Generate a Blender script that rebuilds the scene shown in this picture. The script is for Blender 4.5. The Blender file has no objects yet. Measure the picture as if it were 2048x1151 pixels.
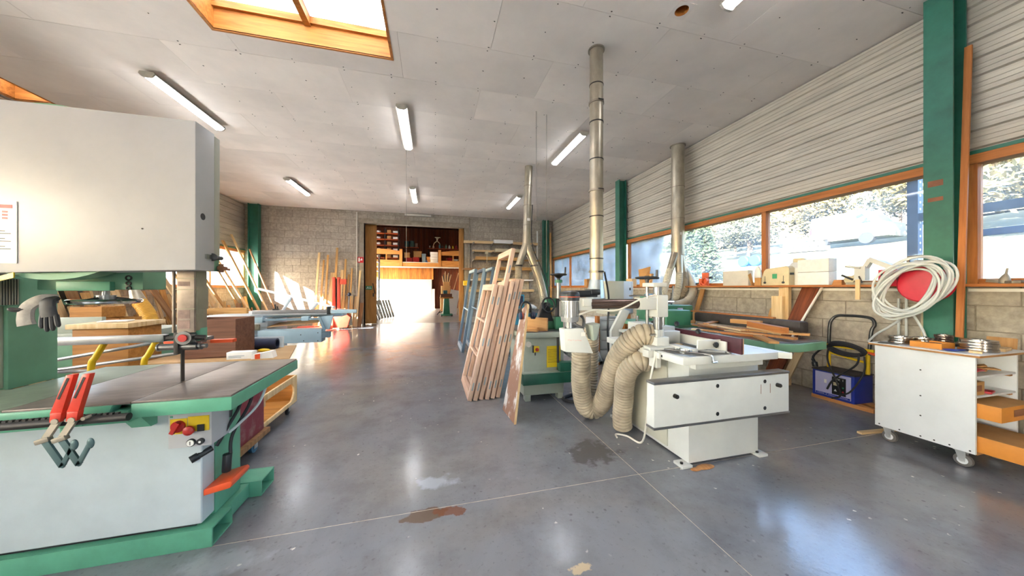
import bpy, bmesh, math, random
from mathutils import Vector, Matrix, noise

sc = bpy.context.scene
C = sc.collection
random.seed(7)
PI = math.pi

# ---------------------------------------------------------------- camera
cam_d = bpy.data.cameras.new('camera')
cam_d.sensor_width = 36.0
cam_d.lens = 36.0 * 627.0 / 2048.0
cam_d.clip_start = 0.05
cam_d.clip_end = 300
cam = bpy.data.objects.new('camera', cam_d)
C.objects.link(cam)
cam.location = (0, 0, 1.42)
cam.rotation_euler = (PI / 2, 0, -math.atan(160 / 627.0))
sc.camera = cam

# ---------------------------------------------------------------- world, sun, exposure
SUN = Vector((1.0, 0.65, -0.59)).normalized()
world = bpy.data.worlds.new('world')
sc.world = world
world.use_nodes = True
nt = world.node_tree
bg = nt.nodes['Background']
sky = nt.nodes.new('ShaderNodeTexSky')
sky.sky_type = 'NISHITA'
sky.sun_disc = False
sky.sun_elevation = math.radians(26.3)
sky.sun_rotation = math.atan2(-1.0, -0.65)
sky.air_density = 1.0
sky.dust_density = 1.5
nt.links.new(sky.outputs[0], bg.inputs[0])
bg.inputs[1].default_value = SKY_STRENGTH = 0.45
sun_d = bpy.data.lights.new('sun', 'SUN')
sun_d.energy = 14.0
sun_d.angle = math.radians(0.6)
sun_d.color = (1.0, 0.98, 0.95)
sun = bpy.data.objects.new('sun', sun_d)
C.objects.link(sun)
sun.location = (-30, -20, 25)
sun.rotation_euler = SUN.to_track_quat('-Z', 'Y').to_euler()
vs = sc.view_settings
vs.view_transform = 'Standard'
vs.look = 'None'
vs.exposure = 2.9
vs.gamma = 1.0
vs.use_curve_mapping = False
sc.cycles.max_bounces = 12
sc.cycles.diffuse_bounces = 6
sc.cycles.glossy_bounces = 4
sc.cycles.transparent_max_bounces = 16
sc.cycles.caustics_reflective = False
sc.cycles.caustics_refractive = False
sc.cycles.sample_clamp_indirect = 8.0

# ---------------------------------------------------------------- materials
def lin(h):
    h = h.lstrip('#')
    o = []
    for i in (0, 2, 4):
        c = int(h[i:i + 2], 16) / 255.0
        o.append(c / 12.92 if c <= 0.04045 else ((c + 0.055) / 1.055) ** 2.4)
    return tuple(o)

MATS = {}
def mat(name, col, rough=0.5, metal=0.0, var=0.12, scale=6.0, bump=0.0, stretch=None, rnd=0.0, spec=0.5, coords='Object', col2=None, thr=None, bscale=None, coat=0.0):
    """procedural principled: base colour, low noise variation (dirt), per-object random value, small bump"""
    m = bpy.data.materials.new(name)
    m.use_nodes = True
    n, l = m.node_tree.nodes, m.node_tree.links
    b = n['Principled BSDF']
    c = lin(col) if isinstance(col, str) else col
    b.inputs['Roughness'].default_value = rough
    b.inputs['Metallic'].default_value = metal
    b.inputs['Specular IOR Level'].default_value = spec
    b.inputs['Coat Weight'].default_value = coat
    tc = n.new('ShaderNodeTexCoord')
    mp = n.new('ShaderNodeMapping')
    if stretch: mp.inputs['Scale'].default_value = stretch
    l.new(tc.outputs[coords], mp.inputs[0])
    src = mp.outputs[0]
    oi = n.new('ShaderNodeObjectInfo')
    if rnd > 0:
        ad = n.new('ShaderNodeVectorMath'); ad.operation = 'ADD'
        ml = n.new('ShaderNodeMath'); ml.operation = 'MULTIPLY'; ml.inputs[1].default_value = 37.0
        l.new(oi.outputs['Random'], ml.inputs[0]); l.new(src, ad.inputs[0]); l.new(ml.outputs[0], ad.inputs[1])
        src = ad.outputs[0]
    nz = n.new('ShaderNodeTexNoise')
    nz.inputs['Scale'].default_value = scale
    nz.inputs['Detail'].default_value = 5.0
    nz.inputs['Roughness'].default_value = 0.62
    l.new(src, nz.inputs['Vector'])
    mx = n.new('ShaderNodeMix'); mx.data_type = 'RGBA'
    c2 = (lin(col2) if isinstance(col2, str) else col2) if col2 else tuple(max(0, q * (1 - 2.2 * var)) for q in c)
    c1 = c if col2 else tuple(min(1, q * (1 + 0.9 * var)) for q in c)
    mx.inputs['A'].default_value = (*c1, 1); mx.inputs['B'].default_value = (*c2, 1)
    rmp = n.new('ShaderNodeMapRange')
    lo, hi = thr if thr else (0.3, 0.75)
    rmp.inputs[1].default_value = lo; rmp.inputs[2].default_value = hi
    l.new(nz.outputs['Fac'], rmp.inputs[0]); l.new(rmp.outputs[0], mx.inputs['Factor'])
    out = mx.outputs['Result']
    if rnd > 0:
        hs = n.new('ShaderNodeHueSaturation')
        mr = n.new('ShaderNodeMapRange'); mr.inputs[3].default_value = 1 - rnd; mr.inputs[4].default_value = 1 + rnd
        l.new(oi.outputs['Random'], mr.inputs[0]); l.new(mr.outputs[0], hs.inputs['Value']); l.new(out, hs.inputs['Color'])
        out = hs.outputs[0]
    l.new(out, b.inputs['Base Color'])
    if bump > 0:
        bp = n.new('ShaderNodeBump'); bp.inputs['Strength'].default_value = min(1, bump); bp.inputs['Distance'].default_value = 0.01
        if bscale:
            nb = n.new('ShaderNodeTexNoise'); nb.inputs['Scale'].default_value = bscale; nb.inputs['Detail'].default_value = 4
            l.new(src, nb.inputs['Vector']); l.new(nb.outputs['Fac'], bp.inputs['Height'])
        else:
            l.new(nz.outputs['Fac'], bp.inputs['Height'])
        l.new(bp.outputs[0], b.inputs['Normal'])
    MATS[name] = m
    return m

def wood(name, light, dark, rough=0.6, rnd=0.18, scale=3.0, axis='z', bump=0.15):
    st = {'z': (9, 9, 0.6), 'x': (0.6, 9, 9), 'y': (9, 0.6, 9)}[axis]
    return mat(name, light, rough=rough, col2=dark, scale=scale, stretch=st, rnd=rnd, bump=bump, spec=0.3, thr=(0.35, 0.72))

def emat(name, col, strength):
    m = bpy.data.materials.new(name); m.use_nodes = True
    n, l = m.node_tree.nodes, m.node_tree.links
    b = n['Principled BSDF']
    b.inputs['Base Color'].default_value = (*lin(col), 1)
    b.inputs['Emission Color'].default_value = (*lin(col), 1)
    b.inputs['Emission Strength'].default_value = strength
    b.inputs['Roughness'].default_value = 0.35
    MATS[name] = m
    return m

def glass_mat(name, dust=0.1, tint=(0.97, 0.99, 1.0)):
    """dusty pane: straight-through transmission, a thin reflection, a film of dust that scatters light"""
    m = bpy.data.materials.new(name); m.use_nodes = True
    n, l = m.node_tree.nodes, m.node_tree.links
    for q in list(n):
        if q.type != 'OUTPUT_MATERIAL': n.remove(q)
    out = [q for q in n if q.type == 'OUTPUT_MATERIAL'][0]
    tr = n.new('ShaderNodeBsdfTransparent'); tr.inputs[0].default_value = (*tint, 1)
    gl = n.new('ShaderNodeBsdfGlossy'); gl.inputs['Roughness'].default_value = 0.03; gl.inputs[0].default_value = (1, 1, 1, 1)
    tl = n.new('ShaderNodeBsdfTranslucent'); tl.inputs[0].default_value = (0.86, 0.89, 0.9, 1)
    fr = n.new('ShaderNodeFresnel'); fr.inputs[0].default_value = 1.3
    a = n.new('ShaderNodeMixShader'); bsh = n.new('ShaderNodeMixShader')
    l.new(fr.outputs[0], a.inputs[0]); l.new(tr.outputs[0], a.inputs[1]); l.new(gl.outputs[0], a.inputs[2])
    tc = n.new('ShaderNodeTexCoord'); nz = n.new('ShaderNodeTexNoise'); nz.inputs['Scale'].default_value = 2.2; nz.inputs['Detail'].default_value = 6
    l.new(tc.outputs['Object'], nz.inputs['Vector'])
    mr = n.new('ShaderNodeMapRange'); mr.inputs[1].default_value = 0.3; mr.inputs[2].default_value = 0.8
    mr.inputs[3].default_value = dust * 0.5; mr.inputs[4].default_value = dust * 1.8
    l.new(nz.outputs['Fac'], mr.inputs[0]); l.new(mr.outputs[0], bsh.inputs[0])
    l.new(a.outputs[0], bsh.inputs[1]); l.new(tl.outputs[0], bsh.inputs[2]); l.new(bsh.outputs[0], out.inputs[0])
    MATS[name] = m
    return m

# ---------------------------------------------------------------- mesh builder
class MB:
    def __init__(s): s.v = []; s.f = []
    def add(s, vs_, fs):
        o = len(s.v); s.v += [tuple(q) for q in vs_]; s.f += [tuple(i + o for i in f) for f in fs]; return s
    BF = [(0, 3, 2, 1), (4, 5, 6, 7), (0, 1, 5, 4), (1, 2, 6, 5), (2, 3, 7, 6), (3, 0, 4, 7)]
    def box(s, x0, x1, y0, y1, z0, z1):
        return s.add([(x0, y0, z0), (x1, y0, z0), (x1, y1, z0), (x0, y1, z0), (x0, y0, z1), (x1, y0, z1), (x1, y1, z1), (x0, y1, z1)], s.BF)
    def cbox(s, c, size, rot=None):
        h = [q / 2 for q in size]
        R = rot.to_matrix() if hasattr(rot, 'to_matrix') else (rot or Matrix.Identity(3))
        pts = [(-1, -1, -1), (1, -1, -1), (1, 1, -1), (-1, 1, -1), (-1, -1, 1), (1, -1, 1), (1, 1, 1), (-1, 1, 1)]
        c = Vector(c)
        return s.add([c + R @ Vector((p[0] * h[0], p[1] * h[1], p[2] * h[2])) for p in pts], s.BF)
    def beam(s, p, q, w, t, side=(1, 0, 0)):
        """box from p to q, w across 'side', t across the third axis"""
        p, q = Vector(p), Vector(q); d = (q - p); L = d.length; d.normalize()
        sd = Vector(side); sd = (sd - d * sd.dot(d))
        if sd.length < 1e-5: sd = Vector((0, 1, 0)) - d * d.y
        sd.normalize(); tt = d.cross(sd)
        R = Matrix((sd, tt, d)).transposed()
        return s.cbox((p + q) / 2, (w, t, L), R)
    def hexa(s, b, t):
        """four bottom and four top corners"""
        return s.add(list(b) + list(t), s.BF)
    def ring(s, c, d, r, n, ph=0.0):
        d = Vector(d).normalized(); a = d.orthogonal().normalized(); b = d.cross(a)
        return [Vector(c) + a * (r * math.cos(ph + 2 * PI * i / n)) + b * (r * math.sin(ph + 2 * PI * i / n)) for i in range(n)]
    def cyl(s, p, q, r, n=16, r2=None, cap=True):
        p, q = Vector(p), Vector(q); d = q - p
        A = s.ring(p, d, r, n); B = s.ring(q, d, r if r2 is None else r2, n)
        fs = [(i, (i + 1) % n, n + (i + 1) % n, n + i) for i in range(n)]
        if cap: fs += [tuple(range(n - 1, -1, -1)), tuple(range(n, 2 * n))]
        return s.add(A + B, fs)
    def pipe(s, p, q, r, ri, n=20):
        p, q = Vector(p), Vector(q); d = q - p
        R = [s.ring(p, d, r, n), s.ring(q, d, r, n), s.ring(q, d, ri, n), s.ring(p, d, ri, n)]
        fs = []
        for k in range(4):
            k2 = (k + 1) % 4
            fs += [(k * n + i, k * n + (i + 1) % n, k2 * n + (i + 1) % n, k2 * n + i) for i in range(n)]
        return s.add(sum(R, []), fs)
    def tube(s, pts, r, n=10, cap=True, closed=False):
        """sweep; r number or list"""
        pts = [Vector(p) for p in pts]; m = len(pts)
        rr = r if isinstance(r, (list, tuple)) else [r] * m
        T = []
        for i in range(m):
            a = pts[(i - 1) % m] if (closed or i > 0) else pts[i]
            b = pts[(i + 1) % m] if (closed or i < m - 1) else pts[i]
            T.append((b - a).normalized())
        u = T[0].orthogonal().normalized(); V = []
        for i in range(m):
            if i: u = (u - T[i] * u.dot(T[i])).normalized()
            w = T[i].cross(u)
            V += [pts[i] + u * (rr[i] * math.cos(2 * PI * k / n)) + w * (rr[i] * math.sin(2 * PI * k / n)) for k in range(n)]
        fs = []
        for i in range(m if closed else m - 1):
            j = (i + 1) % m
            fs += [(i * n + k, i * n + (k + 1) % n, j * n + (k + 1) % n, j * n + k) for k in range(n)]
        if cap and not closed: fs += [tuple(range(n - 1, -1, -1)), tuple(range((m - 1) * n, m * n))]
        return s.add(V, fs)
    def prism(s, poly, axis, lo, hi):
        """2-D outline extruded along axis; outline is in the two other axes in xyz order"""
        def mk(p, h):
            return {'x': (h, p[0], p[1]), 'y': (p[0], h, p[1]), 'z': (p[0], p[1], h)}[axis]
        n = len(poly)
        fs = [(i, (i + 1) % n, n + (i + 1) % n, n + i) for i in range(n)] + [tuple(range(n - 1, -1, -1)), tuple(range(n, 2 * n))]
        return s.add([mk(p, lo) for p in poly] + [mk(p, hi) for p in poly], fs)
    def lathe(s, prof, c=(0, 0, 0), axis=(0, 0, 1), n=20):
        """prof: list of (radius, height)"""
        d = Vector(axis).normalized(); V = []
        for r, h in prof: V += s.ring(Vector(c) + d * h, d, max(r, 1e-4), n)
        m = len(prof); fs = []
        for i in range(m - 1):
            fs += [(i * n + k, i * n + (k + 1) % n, (i + 1) * n + (k + 1) % n, (i + 1) * n + k) for k in range(n)]
        fs += [tuple(range(n - 1, -1, -1)), tuple(range((m - 1) * n, m * n))]
        return s.add(V, fs)
    def torus(s, c, axis, R, r, n=32, m=8):
        pts = s.ring(c, axis, R, n)
        return s.tube(pts, r, m, closed=True)
    def ball(s, c, r, sc_=(1, 1, 1), n=12, m=8):
        V = []; fs = []
        for i in range(m + 1):
            t = PI * i / m
            for k in range(n):
                p = 2 * PI * k / n
                V.append((c[0] + r * sc_[0] * max(1e-4, math.sin(t)) * math.cos(p), c[1] + r * sc_[1] * max(1e-4, math.sin(t)) * math.sin(p), c[2] + r * sc_[2] * math.cos(t)))
        for i in range(m):
            fs += [(i * n + k, (i + 1) * n + k, (i + 1) * n + (k + 1) % n, i * n + (k + 1) % n) for k in range(n)]
        return s.add(V, fs)
    def mesh(s, name, off=(0, 0, 0), bevel=0.0, smooth=True, seg=2):
        me = bpy.data.meshes.new(name)
        o = Vector(off)
        me.from_pydata([tuple(Vector(q) - o) for q in s.v], [], s.f)
        bm = bmesh.new(); bm.from_mesh(me)
        bmesh.ops.recalc_face_normals(bm, faces=bm.faces)
        if bevel > 0:
            es = [e for e in bm.edges if len(e.link_faces) == 2 and e.calc_face_angle(0) > 0.6]
            bmesh.ops.bevel(bm, geom=es, offset=bevel, segments=seg, affect='EDGES', profile=0.6, clamp_overlap=True)
        bm.to_mesh(me); bm.free()
        if smooth:
            me.shade_smooth()
            me.set_sharp_from_angle(angle=0.62)
        me.update()
        return me

def link(name, me, m):
    o = bpy.data.objects.new(name, me)
    if m is not None and not me.materials: me.materials.append(MATS[m] if isinstance(m, str) else m)
    C.objects.link(o)
    return o

ORG = {}
def thing(name, label, cat, loc=(0, 0, 0), group=None):
    o = bpy.data.objects.new(name, None); o.empty_display_size = 0.1
    C.objects.link(o); o.location = loc; ORG[o.name] = Vector(loc)
    o['label'] = label; o['category'] = cat
    if group: o['group'] = group
    return o

def part(parent, name, m, mb, bevel=0.0, label=None, smooth=True, kind=None, seg=2):
    """mesh in world coordinates, child of parent"""
    org = ORG[parent.name]
    me = mb.mesh(name, org, bevel, smooth, seg)
    o = link(name, me, m); o.parent = parent; ORG[o.name] = org
    if label: o['label'] = label
    if kind: o['kind'] = kind
    return o

def solo(name, label, cat, m, mb, group=None, bevel=0.0, smooth=True, kind=None, seg=2):
    """a thing that is one mesh; origin at the middle of its base"""
    xs, ys, zs = zip(*[tuple(q) for q in mb.v])
    org = Vector(((min(xs) + max(xs)) / 2, (min(ys) + max(ys)) / 2, min(zs)))
    o = link(name, mb.mesh(name, org, bevel, smooth, seg), m); o.location = org; ORG[o.name] = org
    if label: o['label'] = label
    if cat: o['category'] = cat
    if group: o['group'] = group
    if kind: o['kind'] = kind
    return o

def struct(name, m, mb, label=None, bevel=0.0, smooth=False):
    o = solo(name, label or name.replace('_', ' '), None, m, mb, bevel=bevel, smooth=smooth, kind='structure')
    return o

def struct_root(name, label, loc=(0, 0, 0)):
    o = bpy.data.objects.new(name, None); C.objects.link(o); o.location = loc; ORG[o.name] = Vector(loc)
    o['kind'] = 'structure'; o['label'] = label
    return o

def copy_tree(o, off, label=None, parent=None):
    c = o.copy(); C.objects.link(c); c.parent = parent
    if parent is None: c.location = o.location + Vector(off)
    if label: c['label'] = label
    for ch in list(o.children): copy_tree(ch, off, None, c)
    return c

PM = {}
def plank(name, label, cat, base, top, w, t, m, side=(1, 0, 0), group=None, parent=None):
    """a board from base to top: local z runs along it, w across 'side'"""
    p, q = Vector(base), Vector(top); d = q - p; L = d.length; d.normalize()
    sd = Vector(side); sd = sd - d * sd.dot(d)
    if sd.length < 1e-4: sd = d.orthogonal()
    sd.normalize(); tt = d.cross(sd)
    R = Matrix((sd, tt, d)).transposed().to_4x4()
    mb = MB().box(-w / 2, w / 2, -t / 2, t / 2, 0, L)
    o = link(name, mb.mesh(name, bevel=0, smooth=False), m)
    o.matrix_world = Matrix.Translation(p) @ R
    if parent is not None:
        o.parent = parent; o.location = p - ORG[parent.name]
    else:
        o['label'] = label; o['category'] = cat
        if group: o['group'] = group
    return o

def arc(c, r, a0, a1, n, plane='xz'):
    out = []
    for i in range(n + 1):
        a = a0 + (a1 - a0) * i / n
        u, v = r * math.cos(a), r * math.sin(a)
        out.append({'xz': (c[0] + u, c[1], c[2] + v), 'xy': (c[0] + u, c[1] + v, c[2]), 'yz': (c[0], c[1] + u, c[2] + v)}[plane])
    return out

def smooth_path(pts, k=8):
    """Catmull-Rom through pts"""
    P = [Vector(p) for p in pts]; out = []
    for i in range(len(P) - 1):
        p0 = P[max(0, i - 1)]; p1 = P[i]; p2 = P[i + 1]; p3 = P[min(len(P) - 1, i + 2)]
        for j in range(k):
            t = j / k
            out.append(0.5 * ((2 * p1) + (-p0 + p2) * t + (2 * p0 - 5 * p1 + 4 * p2 - p3) * t * t + (-p0 + 3 * p1 - 3 * p2 + p3) * t ** 3))
    out.append(P[-1])
    return out

def resample(pts, step):
    P = [Vector(p) for p in pts]; out = [P[0]]; acc = 0.0
    for a, b in zip(P, P[1:]):
        L = (b - a).length; d = step - acc
        while d <= L:
            out.append(a + (b - a) * (d / L)); d += step
        acc = (acc + L) % step
    return out

def hose(mb, pts, r, pitch=0.022, depth=0.10, n=18):
    """ribbed flexible hose"""
    P = resample(smooth_path(pts, 14), pitch / 6)
    rr = [r * (1 - depth * max(0.0, math.cos(2 * PI * i / 6.0)) ** 2) for i in range(len(P))]
    return mb.tube(P, rr, n)

def text_obj(name, body, size, loc, rot, m, parent, extrude=0.0006, align='LEFT', sx=1.0):
    cu = bpy.data.curves.new(name, 'FONT'); cu.body = body; cu.size = size; cu.extrude = extrude; cu.align_x = align; cu.align_y = 'CENTER'
    tmp = bpy.data.objects.new(name + '_tmp', cu); C.objects.link(tmp)
    dg = bpy.context.evaluated_depsgraph_get()
    me = bpy.data.meshes.new_from_object(tmp.evaluated_get(dg))
    bpy.data.objects.remove(tmp)
    o = link(name, me, None); me.materials.clear(); me.materials.append(MATS[m])
    o.rotation_euler = rot; o.scale = (sx, 1, 1)
    if parent is not None: o.parent = parent; o.location = Vector(loc) - ORG[parent.name]
    else: o.location = loc
    return o
# ---------------------------------------------------------------- palette
mat('ceiling_board', '#ebe2d8', 0.75, var=0.06, scale=1.2, rnd=0.05, spec=0.25)
mat('mortar', '#8d8475', 0.95, var=0.15, scale=9)
mat('block', '#b0a697', 0.95, var=0.16, scale=14, rnd=0.10, bump=0.35, bscale=90, spec=0.15)
mat('concrete_beam', '#a09685', 0.9, var=0.15, scale=7, bump=0.2, bscale=60, spec=0.15)
mat('cladding', '#c3baa8', 0.5, metal=0.25, var=0.12, scale=3, stretch=(1, 0.3, 2))
mat('green_steel', '#2c6b57', 0.45, var=0.14, scale=5)
mat('dark_steel', '#3c3a38', 0.5, metal=0.6, var=0.15)
wood('frame_wood', '#b9763f', '#94582b', axis='y')
wood('frame_wood_z', '#b9763f', '#94582b', axis='z')
wood('skylight_wood', '#bd7b38', '#8e5520', axis='x')
wood('door_wood', '#c68e50', '#a46c34', axis='z', rnd=0.04)
wood('clad_wood', '#c4823f', '#8d5222', axis='z', rnd=0.25)
wood('dark_wood', '#7c3f22', '#4b2413', axis='z', rnd=0.3)
mat('render_white', '#c4c0b9', 0.9, var=0.05, scale=3)
mat('far_floor', '#b3ada4', 0.3, var=0.12, scale=1.5)
mat('ground', '#d8d6d2', 0.95, var=0.2, scale=1.5)
mat('grass', '#4f4b35', 0.95, var=0.25, scale=1.2, col2='#3a402a', bump=0.3)
mat('roof_dark', '#6a5a4a', 0.9)
mat('white_plastic', '#e4e0d6', 0.4, var=0.06)
mat('screw', '#5e5a52', 0.5, metal=0.5)
glass_mat('pane', 0.07)
# translucent skylight sheet, streaked with dirt
def sheet_mat():
    m = bpy.data.materials.new('skylight_sheet'); m.use_nodes = True
    n, l = m.node_tree.nodes, m.node_tree.links
    for q in list(n):
        if q.type != 'OUTPUT_MATERIAL': n.remove(q)
    out = [q for q in n if q.type == 'OUTPUT_MATERIAL'][0]
    tc = n.new('ShaderNodeTexCoord'); mp = n.new('ShaderNodeMapping'); mp.inputs['Scale'].default_value = (1.2, 7, 1)
    nz = n.new('ShaderNodeTexNoise'); nz.inputs['Scale'].default_value = 2.5; nz.inputs['Detail'].default_value = 6
    mr = n.new('ShaderNodeMapRange'); mr.inputs[1].default_value = 0.52; mr.inputs[2].default_value = 0.8
    mx = n.new('ShaderNodeMix'); mx.data_type = 'RGBA'
    mx.inputs['A'].default_value = (0.86, 0.87, 0.87, 1); mx.inputs['B'].default_value = (0.4, 0.37, 0.3, 1)
    l.new(tc.outputs['Object'], mp.inputs[0]); l.new(mp.outputs[0], nz.inputs['Vector']); l.new(nz.outputs['Fac'], mr.inputs[0]); l.new(mr.outputs[0], mx.inputs['Factor'])
    tl = n.new('ShaderNodeBsdfTranslucent'); df = n.new('ShaderNodeBsdfDiffuse'); ms = n.new('ShaderNodeMixShader'); ms.inputs[0].default_value = 0.25
    l.new(mx.outputs['Result'], tl.inputs[0]); l.new(mx.outputs['Result'], df.inputs[0])
    l.new(tl.outputs[0], ms.inputs[1]); l.new(df.outputs[0], ms.inputs[2]); l.new(ms.outputs[0], out.inputs[0])
    MATS['skylight_sheet'] = m
sheet_mat()

def floor_mat():
    m = bpy.data.materials.new('floor_concrete'); m.use_nodes = True
    n, l = m.node_tree.nodes, m.node_tree.links
    b = n['Principled BSDF']
    geo = n.new('ShaderNodeNewGeometry')
    P = geo.outputs['Position']
    def noi(scale, det=5, rough=0.6, dist=0.0):
        q = n.new('ShaderNodeTexNoise'); q.inputs['Scale'].default_value = scale; q.inputs['Detail'].default_value = det
        q.inputs['Roughness'].default_value = rough; q.inputs['Distortion'].default_value = dist
        l.new(P, q.inputs['Vector']); return q.outputs['Fac']
    def rng(src, a, b_, c=0.0, d=1.0):
        q = n.new('ShaderNodeMapRange'); q.inputs[1].default_value = a; q.inputs[2].default_value = b_; q.inputs[3].default_value = c; q.inputs[4].default_value = d
        l.new(src, q.inputs[0]); return q.outputs[0]
    def mix(f, a, c):
        q = n.new('ShaderNodeMix'); q.data_type = 'RGBA'
        l.new(f, q.inputs['Factor'])
        if isinstance(a, str): q.inputs['A'].default_value = (*lin(a), 1)
        else: l.new(a, q.inputs['A'])
        q.inputs['B'].default_value = (*lin(c), 1)
        return q.outputs['Result']
    c = mix(rng(noi(0.9, 6, 0.65, 0.6), 0.25, 0.8), '#84868a', '#6a6c72')
    c = mix(rng(noi(0.45, 4, 0.5, 1.0), 0.45, 0.72, 0, 0.6), c, '#857a66')
    c = mix(rng(noi(2.3, 7, 0.72), 0.46, 0.74, 0, 0.55), c, '#565453')
    c = mix(rng(noi(38, 3, 0.6), 0.60, 0.75, 0, 0.45), c, '#4b4845')
    # pale specks of paint and plaster
    v = n.new('ShaderNodeTexVoronoi'); v.voronoi_dimensions = '2D'; v.inputs['Scale'].default_value = 6.0; l.new(P, v.inputs['Vector'])
    js = n.new('ShaderNodeMath'); js.operation = 'ADD'; l.new(v.outputs['Distance'], js.inputs[0]); l.new(rng(noi(50, 3), 0.3, 0.7, -0.05, 0.06), js.inputs[1])
    sp = rng(js.outputs[0], 0.035, 0.055, 1, 0)
    k = n.new('ShaderNodeMath'); k.operation = 'MULTIPLY'; l.new(sp, k.inputs[0]); l.new(rng(noi(1.9, 2), 0.56, 0.64), k.inputs[1])
    c = mix(k.outputs[0], c, '#c9c4ba')
    v2 = n.new('ShaderNodeTexVoronoi'); v2.voronoi_dimensions = '2D'; v2.inputs['Scale'].default_value = 9.0; l.new(P, v2.inputs['Vector'])
    jd = n.new('ShaderNodeMath'); jd.operation = 'ADD'; l.new(v2.outputs['Distance'], jd.inputs[0]); l.new(rng(noi(45, 3), 0.3, 0.7, -0.07, 0.07), jd.inputs[1])
    s2 = rng(jd.outputs[0], 0.04, 0.09, 1, 0)
    k2 = n.new('ShaderNodeMath'); k2.operation = 'MULTIPLY'; l.new(s2, k2.inputs[0]); l.new(rng(noi(1.3, 3), 0.5, 0.62, 0, 0.55), k2.inputs[1])
    c = mix(k2.outputs[0], c, '#3f3d3c')
    # named stains: a rust-brown puddle mark, a bluish wipe, an oil mark, a pale plaster patch
    def blob(x, y, rx, ry, edge, strength, col, c, nscale=7.0):
        q = n.new('ShaderNodeVectorMath'); q.operation = 'SUBTRACT'; l.new(P, q.inputs[0]); q.inputs[1].default_value = (x, y, 0)
        q2 = n.new('ShaderNodeVectorMath'); q2.operation = 'DIVIDE'; l.new(q.outputs[0], q2.inputs[0]); q2.inputs[1].default_value = (rx, ry, 1)
        ln = n.new('ShaderNodeVectorMath'); ln.operation = 'LENGTH'; l.new(q2.outputs[0], ln.inputs[0])
        ad = n.new('ShaderNodeMath'); ad.operation = 'ADD'; l.new(ln.outputs['Value'], ad.inputs[0]); l.new(rng(noi(nscale, 5, 0.6), 0.3, 0.7, -0.55, 0.55), ad.inputs[1])
        return mix(rng(ad.outputs[0], 1 - edge, 1, strength, 0), c, col)
    c = blob(-0.02, 2.03, 0.16, 0.06, 0.15, 0.85, '#5b4632', c)
    c = blob(0.10, 2.03, 0.09, 0.05, 0.12, 0.8, '#6b3d22', c)
    c = blob(0.02, 2.36, 0.16, 0.09, 0.5, 0.55, '#aab3bd', c)
    c = blob(1.36, 2.45, 0.26, 0.2, 0.35, 0.75, '#454240', c)
    c = blob(0.72, 1.45, 0.05, 0.03, 0.2, 0.85, '#c3ad8a', c, 16)
    c = blob(-1.05, 1.95, 0.22, 0.12, 0.6, 0.4, '#a9b0b5', c)
    l.new(c, b.inputs['Base Color'])
    l.new(rng(noi(2.2, 5, 0.65), 0.3, 0.7, 0.15, 0.205), b.inputs['Roughness'])
    b.inputs['Specular IOR Level'].default_value = 0.6
    bp = n.new('ShaderNodeBump'); bp.inputs['Strength'].default_value = 0.08; bp.inputs['Distance'].default_value = 0.01
    l.new(noi(26, 4), bp.inputs['Height']); l.new(bp.outputs[0], b.inputs['Normal'])
    MATS['floor_concrete'] = m
floor_mat()

# ---------------------------------------------------------------- room shell
XL, XR, YB, YN, ZC = -6.4, 5.2, 13.0, -5.0, 4.36
SILL, HEAD = 1.46, 2.66

def cut(rects, hole):
    out = []
    hx0, hx1, hy0, hy1 = hole
    for x0, x1, y0, y1 in rects:
        if hx1 <= x0 or hx0 >= x1 or hy1 <= y0 or hy0 >= y1: out.append((x0, x1, y0, y1)); continue
        if y0 < hy0: out.append((x0, x1, y0, hy0))
        if hy1 < y1: out.append((x0, x1, hy1, y1))
        a, b_ = max(y0, hy0), min(y1, hy1)
        if x0 < hx0: out.append((x0, hx0, a, b_))
        if hx1 < x1: out.append((hx1, x1, a, b_))
    return out

# floor: cast slabs with sawn joints
fl = struct_root('floor', 'grey polished concrete workshop floor in cast slabs')
jx = [-7.4, -2.62, 1.53, 5.65]
jy = [-5.2, 2.08, 7.6, 13.25]
for i in range(3):
    for j in range(3):
        x0, x1 = jx[i], min(jx[i + 1], 5.4); y0, y1 = jy[j], jy[j + 1]
        part(fl, 'slab', 'floor_concrete', MB().box(x0 + 0.003, x1 - 0.003, y0 + 0.003, y1 - 0.003, -0.12, 0.0), smooth=False)
part(fl, 'slab', 'far_floor', MB().box(-7.4, 7.0, 13.255, 26.5, -0.12, 0.0), smooth=False)
mat('joint_fill', '#b9ad9c', 0.95, var=0.2, scale=20)
part(fl, 'joint_filler', 'joint_fill', MB().box(-7.4, 5.4, -5.2, 13.25, -0.11, -0.0008), smooth=False)

# ceiling boards
SKY1 = (-2.40, -0.51, 1.85, 4.28)
SKY2 = (-6.30, -5.86, 4.4, 6.65)
SKY3 = (-2.40, -0.51, -3.6, -1.2)
HOLE = (2.47, 2.67, 2.68, 2.88)
holes = [SKY1, SKY2, SKY3, HOLE]
ce = struct_root('ceiling', 'beige plasterboard ceiling with skylight openings', (0, 0, ZC))
rows = []
y = 3.0 - 0.815 * 10
r = 0
while y < YB + 0.02:
    y1 = min(y + 0.815, YB + 0.05)
    a = (0.70 if r % 2 == 0 else -0.39) - 1.92 * 4
    while a < XR:
        x0, x1 = max(a, XL - 0.05), min(a + 1.92, XR + 0.05)
        if x1 - x0 > 0.05 and y1 > YN:
            rects = [(x0 + 0.0015, x1 - 0.0015, y + 0.0015, y1 - 0.0015)]
            for h in holes: rects = cut(rects, h)
            if rects:
                mb = MB()
                for q in rects: mb.box(*q, ZC + random.uniform(0, 0.0015), ZC + 0.013)
                part(ce, 'plasterboard', 'ceiling_board', mb, smooth=False)
        a += 1.92
    y = y1 if y1 < YB + 0.04 else YB + 9
    r += 1
rects = [(-6.9, 5.6, YN - 0.3, YB + 0.3)]
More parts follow.
